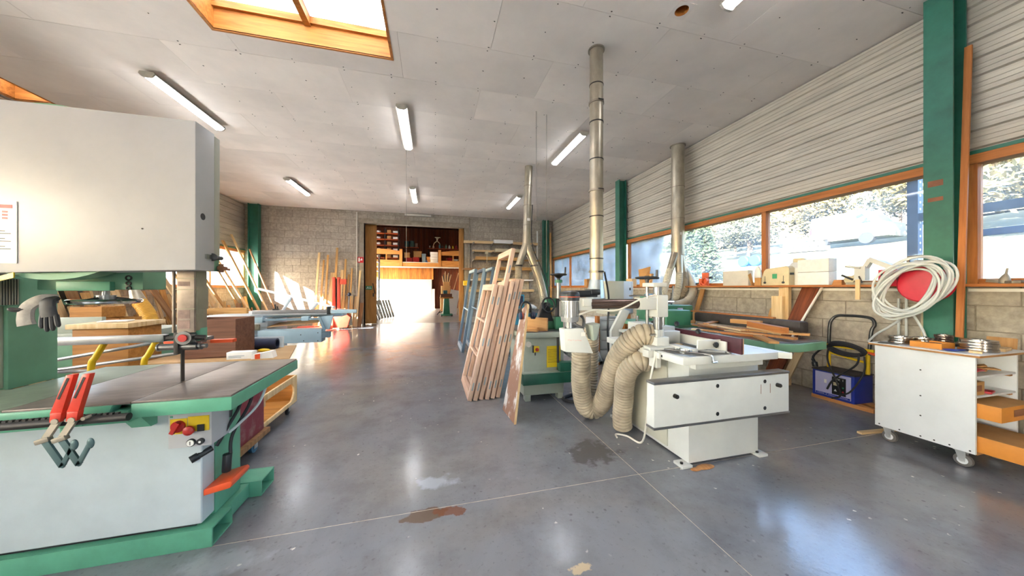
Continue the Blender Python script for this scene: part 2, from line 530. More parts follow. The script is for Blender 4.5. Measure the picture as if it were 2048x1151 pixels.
for h in holes: rects = cut(rects, (h[0] - .031, h[1] + .031, h[2] - .031, h[3] + .031))
mb = MB()
for q in rects: mb.box(*q, ZC + 0.02, ZC + 0.16)
part(ce, 'roof_deck', 'roof_dark', mb, smooth=False)
# screw heads in pairs along the joints
mb = MB()
for j in range(-3, 13):
    for i in range(-5, 9):
        x, yy = 0.06 + i * 0.6, 3.0 + j * 0.815
        if XL + 0.1 < x < XR - 0.1 and YN < yy < YB and not any(h[0] - .05 < x < h[1] + .05 and h[2] - .1 < yy < h[3] + .1 for h in holes):
            for dy in (-0.03, 0.03, 0.4):
                mb.cyl((x + random.uniform(-.02, .02), yy + dy, ZC - 0.002), (x, yy + dy, ZC + 0.004), 0.006, 6)
part(ce, 'screw_heads', 'screw', mb, kind='stuff')
# round duct hole with a cardboard collar
mb = MB(); cxh, cyh, rh = 2.57, 2.78, 0.068
n = 24; vo = []; vi = []
for k in range(n):
    a = 2 * PI * k / n
    m_ = 0.1 / max(abs(math.cos(a)), abs(math.sin(a)))
    vo.append((cxh + m_ * math.cos(a), cyh + m_ * math.sin(a), ZC)); vi.append((cxh + rh * math.cos(a), cyh + rh * math.sin(a), ZC))
mb.add(vo + vi, [(k, (k + 1) % n, n + (k + 1) % n, n + k) for k in range(n)])
part(ce, 'hole_surround', 'ceiling_board', mb, smooth=False)
mb = MB().pipe((cxh, cyh, ZC + 0.002), (cxh, cyh, ZC + 0.3), rh + 0.004, rh, 24).cyl((cxh, cyh, ZC + 0.3), (cxh, cyh, ZC + 0.31), rh + 0.004, 24)
part(ce, 'hole_sleeve', 'skylight_wood', mb)

def skylight(nm, label, R, split=True):
    x0, x1, y0, y1 = R
    r = struct_root(nm, label, ((x0 + x1) / 2, (y0 + y1) / 2, ZC))
    zt = ZC + 0.34
    for q in ((x0 - .03, x0, y0 - .03, y1 + .03), (x1, x1 + .03, y0 - .03, y1 + .03), (x0, x1, y0 - .03, y0), (x0, x1, y1, y1 + .03)):
        part(r, 'lining_board', 'skylight_wood', MB().box(*q, ZC - 0.004, zt), smooth=False)
    part(r, 'inner_batten', 'skylight_wood', MB().box(x0, x1, y1 - .035, y1, zt - .10, zt - .02).box(x0, x1, y0, y0 + .035, zt - .10, zt - .02), smooth=False)
    if split:
        xm = (x0 + x1) / 2
        part(r, 'glazing_bar', 'skylight_wood', MB().box(xm - .035, xm + .035, y0, y1, zt - .12, zt), smooth=False)
        for a, b_ in ((x0, xm - .036), (xm + .036, x1)): part(r, 'skylight_panel', 'skylight_sheet', MB().box(a, b_, y0 + .036, y1 - .036, zt - .02, zt - .016), smooth=False)
    else:
        part(r, 'skylight_panel', 'skylight_sheet', MB().box(x0, x1, y0 + .036, y1 - .036, zt - .02, zt - .016), smooth=False)
skylight('window_1', 'timber-lined roof light with two milky panels', SKY1)
skylight('window_2', 'narrow timber-lined roof light above the big bandsaw', SKY2, False)
skylight('window_3', 'timber-lined roof light behind the viewer', SKY3)

# block walls ------------------------------------------------------------
BLK = {}
def block(parent, axis, face, sgn, a0, a1, z0, z1):
    """one block: runs a0..a1 along the wall, face at 'face', looking towards sgn"""
    g = 0.0045
    L, Hh = round(a1 - a0 - 2 * g, 3), round(z1 - z0 - 2 * g, 3)
    if L < 0.03 or Hh < 0.03: return
    key = (axis, sgn, L, Hh)
    me = BLK.get(key)
    if me is None:
        t = 0.03
        mb = MB().box(-L / 2, L / 2, 0, t, 0, Hh) if axis == 'x' else MB().box(0, t, -L / 2, L / 2, 0, Hh)
        if sgn > 0: mb.v = [((x, -y_, z) if axis == 'x' else (-x, y_, z)) for x, y_, z in mb.v]
        me = mb.mesh('block', bevel=0.003, smooth=False, seg=1); me.materials.append(MATS['block']); BLK[key] = me
    o = bpy.data.objects.new('block', me); C.objects.link(o); o.parent = parent
    j = random.uniform(-0.0015, 0.0015)
    m_ = (a0 + a1) / 2
    w = Vector((m_, face + j, z0 + g)) if axis == 'x' else Vector((face + j, m_, z0 + g))
    o.location = w - ORG[parent.name]

def courses(parent, axis, face, sgn, lo, hi, z0, z1, gap=None, ph=0.0):
    z = z0; r = 0
    while z < z1 - 0.03:
        zt = min(z + 0.25, z1)
        a = lo - 0.5 + (0.25 if r % 2 else 0.0) + ph
        while a < hi:
            s, e = max(a, lo), min(a + 0.5, hi)
            if e > s:
                segs = [(s, e)]
                if gap and z + 0.02 < gap[2]:
                    segs = []
                    if s < gap[0]: segs.append((s, min(e, gap[0])))
                    if e > gap[1]: segs.append((max(s, gap[1]), e))
                for s_, e_ in segs: block(parent, axis, face, sgn, s_, e_, z, zt)
            a += 0.5
        z = zt; r += 1

DX0, DX1, DZ = -2.52, 1.29, 3.90
wb = struct_root('wall_back', 'grey concrete block wall with the wide doorway', (0, YB, 0))
mb = MB()
mb.box(XL - 0.3, DX0, YB + 0.006, YB + 0.25, 0, ZC + 0.02).box(DX1, XR + 0.3, YB + 0.006, YB + 0.25, 0, ZC + 0.02).box(DX0, DX1, YB + 0.006, YB + 0.25, DZ + 0.01, ZC + 0.02)
part(wb, 'mortar_core', 'mortar', mb, smooth=False)
courses(wb, 'x', YB, -1, XL, XR, 0.0, ZC - 0.005, (DX0 - 0.16, DX1 + 0.16, 4.0))
part(wb, 'lintel', 'concrete_beam', MB().box(DX0 - 0.18, DX1 + 0.18, YB - 0.03, YB + 0.25, DZ, DZ + 0.18), bevel=0.006)
part(wb, 'jamb', 'concrete_beam', MB().box(DX0 - 0.155, DX0, YB - 0.004, YB + 0.25, 0, DZ), bevel=0.004)
part(wb, 'jamb', 'concrete_beam', MB().box(DX1, DX1 + 0.155, YB - 0.004, YB + 0.25, 0, DZ), bevel=0.004)

# profiled liner sheets
def sheet(parent, x, y0, y1, z0, z1, sgn):
    prof = []
    z = z0; p = 0.176
    while z < z1:
        for dz, dx in ((0, 0), (0.012, 0.028), (0.036, 0.028), (0.048, 0), (0.078, 0), (0.082, 0.008), (0.094, 0.008), (0.098, 0), (0.126, 0), (0.130, 0.008), (0.142, 0.008), (0.146, 0)):
            if z + dz <= z1: prof.append((z + dz, dx))
        z += p
    V = []; fs = []
    for zz, dx in prof: V += [(x + sgn * dx, y0, zz), (x + sgn * dx, y1, zz)]
    for i in range(len(prof) - 1): fs.append((2 * i, 2 * i + 1, 2 * i + 3, 2 * i + 2))
    part(parent, 'liner_sheet', 'cladding', MB().add(V, fs), smooth=False)

BAYS = [(YN, 1.91), (2.08, 7.5), (7.69, 12.98)]
def side_wall(nm, sgn, x, label, wn, phase):
    """sgn: +1 right wall (faces -x), -1 left wall"""
    w = struct_root(nm, label, (x, 4, 0))
    def bx(mb, a, b_, y0, y1, z0, z1):
        p, q = x + sgn * a, x + sgn * b_
        return mb.box(min(p, q), max(p, q), y0, y1, z0, z1)
    part(w, 'mortar_core', 'mortar', bx(MB(), 0.006, 0.2, YN, YB + 0.2, 0, SILL - 0.012), smooth=False)
    part(w, 'upper_core', 'roof_dark', bx(MB(), 0.05, 0.2, YN, YB + 0.2, HEAD + 0.1, ZC + 0.03), smooth=False)
    courses(w, 'y', x, -1 if sgn > 0 else 1, 0.75 if sgn > 0 else 3.0, YB, 0, SILL - 0.014, ph=phase)
    for i, (y0, y1) in enumerate(BAYS):
        e0 = y0 - 0.17 if i else y0
        sheet(w, x - sgn * 0.035, e0, y1 + 0.0, HEAD + 0.09, ZC + 0.01, sgn)
        g = struct_root('window_%d' % (wn + i), 'dusty strip window with brown timber frame, bay %s' % ('near the viewer', 'in the middle', 'by the back wall')[i], (x, (y0 + y1) / 2, SILL))
        part(g, 'head_rail', 'frame_wood', bx(MB(), -0.05, 0.12, e0, y1, HEAD - 0.02, HEAD + 0.09), smooth=False)
        part(g, 'flashing', 'green_steel', bx(MB(), -0.056, -0.04, e0, y1, HEAD + 0.07, HEAD + 0.105), smooth=False)
        ms = [y0 + 0.03, y0 + (y1 - y0) / 3, y0 + 2 * (y1 - y0) / 3, y1 - 0.03]
        for k, ym in enumerate(ms): part(g, 'mullion', 'frame_wood_z', bx(MB(), -0.03, 0.06, ym - 0.035, ym + 0.035, SILL, HEAD - 0.02), smooth=False)
        part(g, 'bottom_rail', 'frame_wood', bx(MB(), -0.01, 0.06, y0, y1, SILL, SILL + 0.05), smooth=False)
        for k in range(3): part(g, 'pane', 'pane', bx(MB(), 0.018, 0.022, ms[k] + 0.035, ms[k + 1] - 0.035, SILL + 0.05, HEAD - 0.02), smooth=False)
        part(g, 'sill_board', 'frame_wood', bx(MB(), -0.24 if sgn > 0 else -0.1, 0.2, y0 + 0.005, y1 - 0.005, SILL - 0.028, SILL), bevel=0.004)
    return w
wr = side_wall('wall_right', 1, XR, 'grey block wall below strip windows and profiled metal lining', 4, 0.12)
wl = side_wall('wall_left', -1, XL, 'block wall with strip windows behind the stored timber', 7, 0.3)
part(wr, 'white_batten', 'white_plastic', MB().box(XR - 0.03, XR - 0.006, 2.1, 7.5, SILL - 0.075, SILL - 0.045).box(XR - 0.03, XR - 0.006, -1, 1.9, SILL - 0.075, SILL - 0.045), smooth=False)
GX0, GX1, GZ = -0.4, 0.7, 2.1
wn_ = struct('wall_rear', 'render_white', MB().box(XL - 0.3, GX0, YN - 0.2, YN, 0, ZC + 0.05).box(GX1, XR + 0.3, YN - 0.2, YN, 0, ZC + 0.05).box(GX0, GX1, YN - 0.2, YN, GZ, ZC + 0.05), 'unseen pale wall behind the viewer with a doorway added for daylight')  # doorway added to let in frontal daylight, pale finish for cooler bounce

# steel columns (H section)
def column(x0, x1, yc, label, depth_x=True):
    t = 0.016; h = 0.095
    mb = MB()
    mb.box(x0, x0 + t, yc - h, yc + h, 0, ZC - 0.004).box(x1 - t, x1, yc - h, yc + h, 0, ZC - 0.004).box(x0 + t, x1 - t, yc - 0.006, yc + 0.006, 0, ZC - 0.004)
    r = thing('steel_column', label, 'column', ((x0 + x1) / 2, yc, 0), 'green steel roof columns')
    part(r, 'shaft', 'green_steel', mb, smooth=False)
    part(r, 'base_plate', 'green_steel', MB().box(x0 - 0.03, x1 + 0.01, yc - h - 0.03, yc + h + 0.03, 0, 0.02))
    return r
near_col = column(4.90, 5.12, 1.985, 'green steel column carrying the red hose reel')
column(4.91, 5.13, 7.595, 'green steel column between the two far strip windows on the right')
column(4.66, 4.90, 12.86, 'green steel column in the far right corner by the chain')
column(-6.17, -5.86, 12.84, 'green steel column in the far left corner by leaning timber')
# the near column carries rusty paint scars and a leaning lath
# door leaves ------------------------------------------------------------
def leaf(nm, x0, x1, label):
    r = struct_root(nm, label, ((x0 + x1) / 2, 13.43, 0))
    y0, y1 = 13.36, 13.42
    sw = 0.22; z0, z1 = 0.02, 3.97
    zs = [z0, z0 + 0.16, 1.52, 1.70, 2.72, 2.9, z1 - 0.16, z1]
    xs = [x0, x0 + sw, (x0 + x1) / 2 - sw / 2, (x0 + x1) / 2 + sw / 2, x1 - sw, x1]
    for a, b_ in ((0, 1), (2, 3), (4, 5)): part(r, 'stile', 'door_wood', MB().box(xs[a], xs[b_], y0, y1, z0, z1), bevel=0.004)
    for a, b_ in ((0, 1), (4, 5), (6, 7)):
        for i, j in ((1, 2), (3, 4)): part(r, 'rail', 'door_wood', MB().box(xs[i], xs[j], y0 + .002, y1, zs[a], zs[b_]), bevel=0.003)
    for a, b_ in ((1, 4), (5, 6)):
        for i, j in ((1, 2), (3, 4)): part(r, 'door_panel', 'door_wood', MB().box(xs[i], xs[j], y0 + 0.02, y1 - 0.015, zs[a], zs[b_]), smooth=False)
    return r
d1 = leaf('door_1', -4.05, -2.13, 'left sliding timber door leaf with recessed panels')
d2 = leaf('door_2', 1.10, 2.95, 'right sliding timber door leaf mostly behind the wall')
part(d1, 'pull_handle', 'dark_steel', MB().cyl((-2.26, 13.33, 1.6), (-2.18, 13.31, 1.2), 0.018, 8).cyl((-2.26, 13.33, 1.6), (-2.26, 13.36, 1.6), 0.012, 6).cyl((-2.18, 13.31, 1.2), (-2.18, 13.36, 1.2), 0.012, 6))
part(d1, 'lock_plate', 'dark_steel', MB().box(-2.27, -2.22, 13.352, 13.36, 1.08, 1.22))

# far hall ---------------------------------------------------------------
XF0, XF1, YF, YF2, ZR = -6.4, 6.2, 22.0, 26.3, 6.2
mb = MB().box(XF0 - .2, XF0, 13.25, 16.8, 0, ZR).box(XF0 - .2, XF0, 20.4, 26.5, 0, ZR).box(XF0 - .2, XF0, 16.8, 20.4, 4.0, ZR)
struct('wall_far_left', 'render_white', mb, 'pale wall of the far hall with a wide daylit opening')
struct('wall_far_right', 'render_white', MB().box(XF1, XF1 + .2, 13.25, 26.5, 0, ZR), 'pale right wall of the far hall')
struct('ceiling_far', 'dark_wood', MB().box(XF0 - .2, XF1 + .2, 13.2, 26.5, ZR, ZR + .15), 'dark timber roof of the far hall')
struct('wall_over_doorway', 'mortar', MB().box(XF0 - .2, XF1 + .2, 13.05, 13.25, ZC + 0.17, ZR), 'block gable between the halls')
wf = struct_root('wall_far', 'white wall with timber boarding above at the end of the far hall', (0, YF, 0))
part(wf, 'plastered_wall', 'render_white', MB().box(XF0, -0.02, YF, YF + .2, 0, 2.02), smooth=False)
x = XF0
while x < 0.0:
    w = 0.118
    part(wf, 'cladding_board', 'clad_wood', MB().box(x + .004, x + w - .004, YF - .03 + random.uniform(-.004, .004), YF, 2.0, 2.86), smooth=False)
    x += w
part(wf, 'corner_post', 'render_white', MB().box(0.0, 0.18, YF - 0.06, YF + 0.2, 0, 1.35), smooth=False)
x = 0.02
while x < XF1 - 0.05:
    w = 0.2
    part(wf, 'dark_board', 'dark_wood', MB().box(x + .005, x + w - .005, YF + .35 + random.uniform(-.006, .006), YF + .38, 0, 2.86), smooth=False)
    x += w
x = XF0
while x < XF1 - 0.05:
    w = 0.21
    part(wf, 'gable_board', 'dark_wood', MB().box(x + .005, x + w - .005, YF2 - .04 + random.uniform(-.008, .008), YF2, 2.9, ZR), smooth=False)
    x += w
part(wf, 'backing', 'roof_dark', MB().box(XF0, XF1, YF2, YF2 + .1, 0, ZR).box(0.0, XF1, YF + .4, YF + .5, 0, 2.86), smooth=False)
# outside ground
def hill(x, y):
    z = 0.35 + 0.0 * y
    if x > 7.5: z += (min(x, 10.5) - 7.5) * 0.33
    if x > 10.5: z += (x - 10.5) * 0.185
    return z + 0.25 * noise.noise(Vector((x * 0.25, y * 0.25, 3))) * min(1, max(0, (x - 7) / 4))
V = []; fs = []
nx, ny = 60, 60
for i in range(nx + 1):
    for j in range(ny + 1):
        x = 5.4 + 60 * (i / nx) ** 1.4; yy = -30 + 90 * j / ny
        V.append((x, yy, hill(x, yy)))
for i in range(nx):
    for j in range(ny): fs.append((i * (ny + 1) + j, (i + 1) * (ny + 1) + j, (i + 1) * (ny + 1) + j + 1, i * (ny + 1) + j + 1))
struct('ground_bank', 'grass', MB().add(V, fs), 'dry grass bank rising beyond the right windows', smooth=True)
struct('ground_yard', 'ground', MB().box(-80, -6.6, -60, 80, -0.5, -0.02).box(-6.6, 7, 26.6, 80, -0.5, -0.02).box(-6.6, 5.4, -60, -5.3, -0.5, -0.02), 'pale gravel yard around the workshop')
# ---------------------------------------------------------------- ceiling lamps, ducts, cords
mat('galvanised', '#b0a794', 0.38, metal=0.75, var=0.16, scale=9, stretch=(1, 1, 0.4))
mat('galvanised_dull', '#9c9384', 0.5, metal=0.6, var=0.16, scale=7)
mat('galv_blue', '#b6c2c9', 0.3, metal=0.7, var=0.12, scale=9)
mat('lamp_body', '#bdb6a6', 0.5, var=0.12, scale=9)
emat('lamp_diffuser', '#f6f8ff', 4.0)
mat('lamp_off', '#ded8ca', 0.4, var=0.06)
mat('hose_cream', '#aa9d87', 0.65, var=0.2, scale=6)
mat('hose_pale', '#c6c2b4', 0.55, var=0.12, scale=7)
mat('hose_grey', '#8f9391', 0.5, var=0.12, scale=7)
mat('black_rubber', '#1d1d20', 0.5, var=0.1)
mat('black_plastic', '#242628', 0.35, var=0.1)
mat('cord_white', '#d8d3c6', 0.6, var=0.05)
mat('red_paint', '#b5231d', 0.4, var=0.15)
mat('yellow_paint', '#e5be1b', 0.4, var=0.08)

def tube_lamp(x, y0, y1, label, z=4.36):
    r = thing('ceiling_light', label, 'ceiling light', (x, (y0 + y1) / 2, z - 0.11), 'fluorescent ceiling battens')
    part(r, 'housing', 'lamp_body', MB().prism([(x - .06, z - .03), (x + .06, z - .03), (x + .088, z - .06), (x - .088, z - .06)], 'y', y0, y1))
    part(r, 'diffuser', 'lamp_diffuser', MB().prism([(x - .058, z - .0605), (x + .058, z - .0605), (x + .05, z - .09), (x + .03, z - .1), (x - .03, z - .1), (x - .05, z - .09)], 'y', y0 + .02, y1 - .02))
    for a, b_ in ((y0 - .004, y0 + .0195), (y1 - .0195, y1 + .004)):
        part(r, 'end_cap', 'lamp_body', MB().prism([(x - .078, z - .03), (x + .078, z - .03), (x + .088, z - .06), (x + .06, z - .095), (x + .035, z - .105), (x - .035, z - .105), (x - .06, z - .095), (x - .088, z - .06)], 'y', a, b_))
    for q in (y0 + .3, y1 - .3): part(r, 'hanger', 'dark_steel', MB().box(x - .02, x + .02, q - .02, q + .02, z - .036, z + .002))
    return r
tube_lamp(-3.72, 5.3, 6.8, 'long fluorescent ceiling light directly above the grey bandsaw housing')
tube_lamp(-0.47, 5.25, 6.8, 'fluorescent ceiling light in the middle of the ceiling beyond the skylight')
tube_lamp(2.75, 5.32, 6.8, 'fluorescent ceiling light beside the tall galvanised duct')
tube_lamp(-3.72, 9.5, 10.95, 'distant fluorescent ceiling light on the left near the back wall')
tube_lamp(-0.55, 9.46, 11.0, 'distant fluorescent ceiling light in line with the doorway')
tube_lamp(2.67, 9.5, 11.0, 'distant fluorescent ceiling light beside the forked duct')
tube_lamp(2.93, 1.1, 2.57, 'fluorescent ceiling light cut by the top edge near the round hole')
tube_lamp(-3.72, 1.0, 2.5, 'fluorescent ceiling light out of view above the left side')
# batten over the doorway
r = thing('wall_light', 'unlit fluorescent light on the block wall above the doorway', 'wall light', (-0.55, 12.9, 4.24))
part(r, 'housing', 'lamp_body', MB().box(-1.05, -0.02, 12.93, 13.0, 4.26, 4.34), bevel=.004)
part(r, 'diffuser', 'lamp_off', MB().prism([(12.93, 4.262), (12.93, 4.338), (12.89, 4.325), (12.88, 4.3), (12.89, 4.272)], 'x', -1.03, -0.04))

# straight galvanised duct hanging over the moulders
x, y = 1.97, 3.5
r = thing('dust_duct', 'tall straight galvanised duct rising to the ceiling above the spindle moulders', 'duct', (x, y, 1.2))
zs = [1.52, 1.78, 2.3, 2.62, 3.0, 3.46, 3.92, 4.40]
for i in range(len(zs) - 1):
    q = part(r, 'duct_section', 'galvanised', MB().cyl((x, y, zs[i] + .002), (x, y, zs[i + 1] - .002), 0.081 + 0.0012 * (i % 2), 28))
for zz in (1.78, 3.0, 3.92, 2.3, 3.46): part(r, 'seam_ring', 'dark_steel', MB().pipe((x, y, zz - .006), (x, y, zz + .006), .0865, .078, 28))
for zz in (1.62, 2.62, 3.7): 
    c_ = part(r, 'clamp_ring', 'galvanised_dull', MB().pipe((x, y, zz - .012), (x, y, zz + .012), .0925, .078, 28))
    part(c_, 'clamp_bolt', 'dark_steel', MB().cyl((x - .03, y - .105, zz), (x + .04, y - .1, zz), .007, 8))
part(r, 'reducer', 'galv_blue', MB().cyl((x, y, 1.52), (x - .01, y, 1.3), .082, 28, r2=.118))
part(r, 'boot', 'galv_blue', MB().cyl((x - .01, y, 1.299), (x - .01, y, 1.16), .119, 28, r2=.10))
part(r, 'ceiling_collar', 'galvanised_dull', MB().pipe((x, y, 4.345), (x, y, 4.362), .1, .082, 28))
r2_ = r
part(r, 'side_cable', 'black_rubber', MB().tube(smooth_path([(x + .1, y - .02, 1.62), (x + .14, y - .05, 1.3), (x + .12, y - .06, 0.9), (x + .12, y - .08, 0.4), (x - .05, y - .15, .03)]), .012, 8))

# forked duct near the back
x, y = 2.27, 7.26
r = thing('forked_duct', 'galvanised duct forking into two branches behind the raw window sashes', 'duct', (x, y, 1.0))
P0, P1 = Vector((x, y, 4.358)), Vector((2.2, 7.22, 2.45))
for i in range(4):
    a, b_ = P0.lerp(P1, i / 4), P0.lerp(P1, (i + 1) / 4)
    part(r, 'duct_section', 'galvanised', MB().cyl(a, b_ + Vector((0, 0, .003)), .093, 24))
    part(r, 'seam_ring', 'galvanised_dull', MB().pipe(b_ - Vector((0, 0, .008)), b_ + Vector((0, 0, .008)), .1, .09, 24))
part(r, 'fork_branch', 'galvanised', MB().cyl((2.2, 7.22, 2.46), (1.99, 7.18, 1.95), .098, 20, r2=.075))
part(r, 'fork_branch', 'galvanised', MB().cyl((2.2, 7.22, 2.46), (2.38, 7.15, 1.95), .098, 20, r2=.08))
for q in ((1.99, 7.18, 1.95), (2.38, 7.15, 1.95)): part(r, 'clamp_ring', 'dark_steel', MB().pipe(Vector(q) - Vector((0, 0, .02)), Vector(q) + Vector((0, 0, .02)), .095, .07, 20))
mb = MB(); hose(mb, [(1.99, 7.18, 1.95), (1.98, 7.15, 1.5), (1.93, 7.1, 1.2), (1.75, 7.1, 1.08), (1.6, 7.1, 1.1)], .085)
part(r, 'flexible_hose', 'hose_cream', mb)
mb = MB(); hose(mb, [(2.38, 7.15, 1.95), (2.5, 7.1, 1.6), (2.56, 7.0, 1.2), (2.56, 7.0, 0.95)], .095, depth=.05)
part(r, 'flexible_hose', 'galvanised', mb)
part(r, 'duct_cable', 'black_rubber', MB().tube(smooth_path([(2.32, 7.12, 3.4), (2.3, 7.1, 2.5), (2.48, 7.02, 1.95), (2.64, 6.95, 1.5), (2.66, 6.9, 1.1)]), .01, 6))
part(r, 'paper_tag', 'white_plastic', MB().box(2.19, 2.26, 7.125, 7.13, 3.02, 3.08))

# wall-side duct with four hoses
x, y = 4.93, 5.44
r = thing('manifold_duct', 'grey galvanised duct by the strip window splitting into four hoses', 'duct', (x, y, 1.2))
zs = [2.1, 2.85, 3.5, 4.40]
for i in range(3): part(r, 'duct_section', 'galvanised', MB().cyl((x, y, zs[i] + .002), (x, y, zs[i + 1] - .002), .125 + .001 * i, 28))
for zz in (2.85, 3.5, 2.1): part(r, 'seam_ring', 'galvanised_dull', MB().pipe((x, y, zz - .007), (x, y, zz + .007), .131, .12, 28))
part(r, 'paper_tag', 'white_plastic', MB().box(x - .06, x - .02, y - .131, y - .126, 2.5, 2.55))
ends = [(-.24, -.05, 1.78), (-.07, -.12, 1.72), (.08, -.06, 1.74), (.14, .08, 1.86)]
for dx, dy, zz in ends:
    part(r, 'manifold_branch', 'galvanised', MB().cyl((x + dx * .3, y + dy * .3, 2.12), (x + dx, y + dy, zz), .085, 18, r2=.066))
HP = [[(x - .24, y - .05, 1.79), (x - .36, y - .1, 1.55), (x - .46, y - .1, 1.25), (x - .5, y, 1.0), (x - .55, y + .05, .85)],
      [(x - .07, y - .12, 1.73), (x - .1, y - .14, 1.5), (x - .13, y - .1, 1.25), (x - .16, y, 1.05)],
      [(x + .08, y - .06, 1.75), (x + .08, y - .1, 1.5), (x + .02, y - .1, 1.3), (x - .06, y - .0, 1.1)],
      [(x + .14, y + .08, 1.87), (x + .22, y - .02, 1.7), (x + .19, y - .2, 1.42), (x + .0, y - .32, 1.22), (x - .25, y - .35, 1.12), (x - .5, y - .3, 1.08)]]
for i, p in enumerate(HP):
    mb = MB(); hose(mb, p, .068 if i < 3 else .072, depth=.12 if i < 3 else .02)
    part(r, 'flexible_hose', 'hose_pale' if i != 2 else 'hose_cream', mb)
part(r, 'ceiling_collar', 'galvanised_dull', MB().pipe((x, y, 4.345), (x, y, 4.362), .15, .126, 28))

# hanging pull chains and cords
for x, y, zb, lab in ((1.68, 4.95, 2.55, 'thin hanging chain left of its twin beside the tall duct'), (1.88, 5.0, 1.7, 'thin hanging chain nearer the tall duct')):
    mb = MB()
    z = ZC; k = 0
    while z > zb:
        mb.torus((x, y, z - .014), (1, 0, 0) if k % 2 else (0, 1, 0), .009, .0022, 8, 4); z -= .0165; k += 1
    solo('hanging_chain', lab, 'chain', 'galvanised_dull', mb, 'hanging chains beside the duct')
solo('pull_string', 'thin pull string dangling in front of the wide doorway', 'cord', 'galvanised_dull', MB().cyl((-0.53, 7.04, 4.36), (-0.53, 7.04, 1.9), .004, 6))
# conduits on the back wall
for x, z0, lab in ((-2.76, 0.0, 'thin white conduit on the block wall left of the doorway'), (1.50, 1.7, 'thin grey conduit on the block wall right of the doorway')):
    o = solo('conduit', lab, 'conduit', 'cord_white' if x < 0 else 'galvanised_dull', MB().cyl((x, 12.975, z0), (x, 12.975, 4.3), .022, 10), 'wall conduits')
# safety signs
mat('sign_red', '#c8202a', 0.4, var=0.03); mat('sign_white', '#eceae4', 0.4, var=0.03); mat('sign_green', '#2f9464', 0.4, var=0.04)
r = thing('fire_extinguisher_sign', 'small red and white fire extinguisher sign on block wall', 'sign', (-2.6, 12.98, 2.45))
part(r, 'plate', 'sign_red', MB().box(-2.74, -2.53, 12.978, 12.99, 2.38, 2.6))
part(r, 'pictogram', 'sign_white', MB().box(-2.71, -2.66, 12.972, 12.9785, 2.42, 2.55).box(-2.70, -2.67, 12.972, 12.9785, 2.55, 2.575).box(-2.64, -2.57, 12.972, 12.9785, 2.47, 2.5).box(-2.61, -2.58, 12.972, 12.9785, 2.5, 2.55))
r = thing('exit_sign', 'small green exit sign on the left door leaf', 'sign', (-2.42, 13.35, 1.42))
part(r, 'plate', 'sign_green', MB().box(-2.52, -2.29, 13.34, 13.352, 1.36, 1.50))
part(r, 'lettering', 'sign_white', MB().box(-2.50, -2.31, 13.336, 13.3405, 1.40, 1.42).box(-2.47, -2.42, 13.336, 13.3405, 1.435, 1.47).box(-2.40, -2.33, 13.336, 13.3405, 1.45, 1.465))
# ---------------------------------------------------------------- big bandsaw
mat('cover_grey', '#b2b1b1', 0.33, var=0.05, scale=2.5, spec=0.5)
mat('cover_side', '#a9a999', 0.4, var=0.05, scale=3)
mat('saw_green', '#5da283', 0.42, var=0.10, scale=5)
mat('saw_green_dull', '#6b9a7c', 0.5, var=0.08, scale=4)
mat('saw_table', '#7a6f68', 0.36, metal=0.3, var=0.2, scale=5, stretch=(1, 3, 1))
mat('saw_table_green', '#83917d', 0.4, metal=0.2, var=0.18, scale=4)
mat('guard_brown', '#9a8a7c', 0.5, metal=0.3, var=0.2, scale=8)
mat('guard_worn', '#8a7066', 0.6, var=0.25, scale=14)
mat('guard_side', '#8d8873', 0.5, metal=0.2, var=0.1)
mat('steel', '#8d8d8d', 0.3, metal=0.9, var=0.12)
mat('chrome', '#c9c9c6', 0.15, metal=1.0, var=0.05)
mat('rust', '#8a5b40', 0.6, metal=0.3, var=0.2)
mat('orange_plastic', '#e2562a', 0.4, var=0.08)
mat('panel_blue_grey', '#c0c9ca', 0.4, var=0.04)
mat('clamp_red', '#d23c28', 0.4, var=0.12, scale=12)
mat('clamp_grey', '#4c6464', 0.45, metal=0.3, var=0.12)
mat('paper', '#ecebe6', 0.6, var=0.03)
mat('sign_black', '#151515', 0.5, var=0.02)
B = thing('bandsaw', 'large grey and green industrial bandsaw with tilting table on the left', 'bandsaw', (-1.75, 2.27, 0))
def hollow(x0, x1, y0, y1, z0, z1, t=.01):
    return MB().box(x0, x1, y0, y0 + t, z0, z1).box(x0, x1, y1 - t, y1, z0, z1).box(x0, x1, y0 + t, y1 - t, z0, z0 + t).box(x0, x1, y0 + t, y1 - t, z1 - t, z1)
part(B, 'base_beam', 'saw_green', hollow(-2.9, -1.17, 2.075, 2.26, 0, .105), bevel=.003)
part(B, 'base_beam', 'saw_green', hollow(-2.9, -1.13, 2.50, 2.68, 0, .105), bevel=.003)
part(B, 'base_plate', 'saw_green', MB().box(-2.9, -1.2, 2.262, 2.498, .01, .1), bevel=.004)
part(B, 'lower_frame', 'saw_green', MB().box(-2.7, -1.225, 2.2, 2.45, .105, .82), bevel=.006)
lc = part(B, 'lower_cover', 'panel_blue_grey', MB().box(-2.7, -1.225, 2.09, 2.197, .125, .835), bevel=.012, seg=3)
part(lc, 'cover_seal', 'black_rubber', MB().box(-2.68, -1.26, 2.105, 2.195, .112, .126))
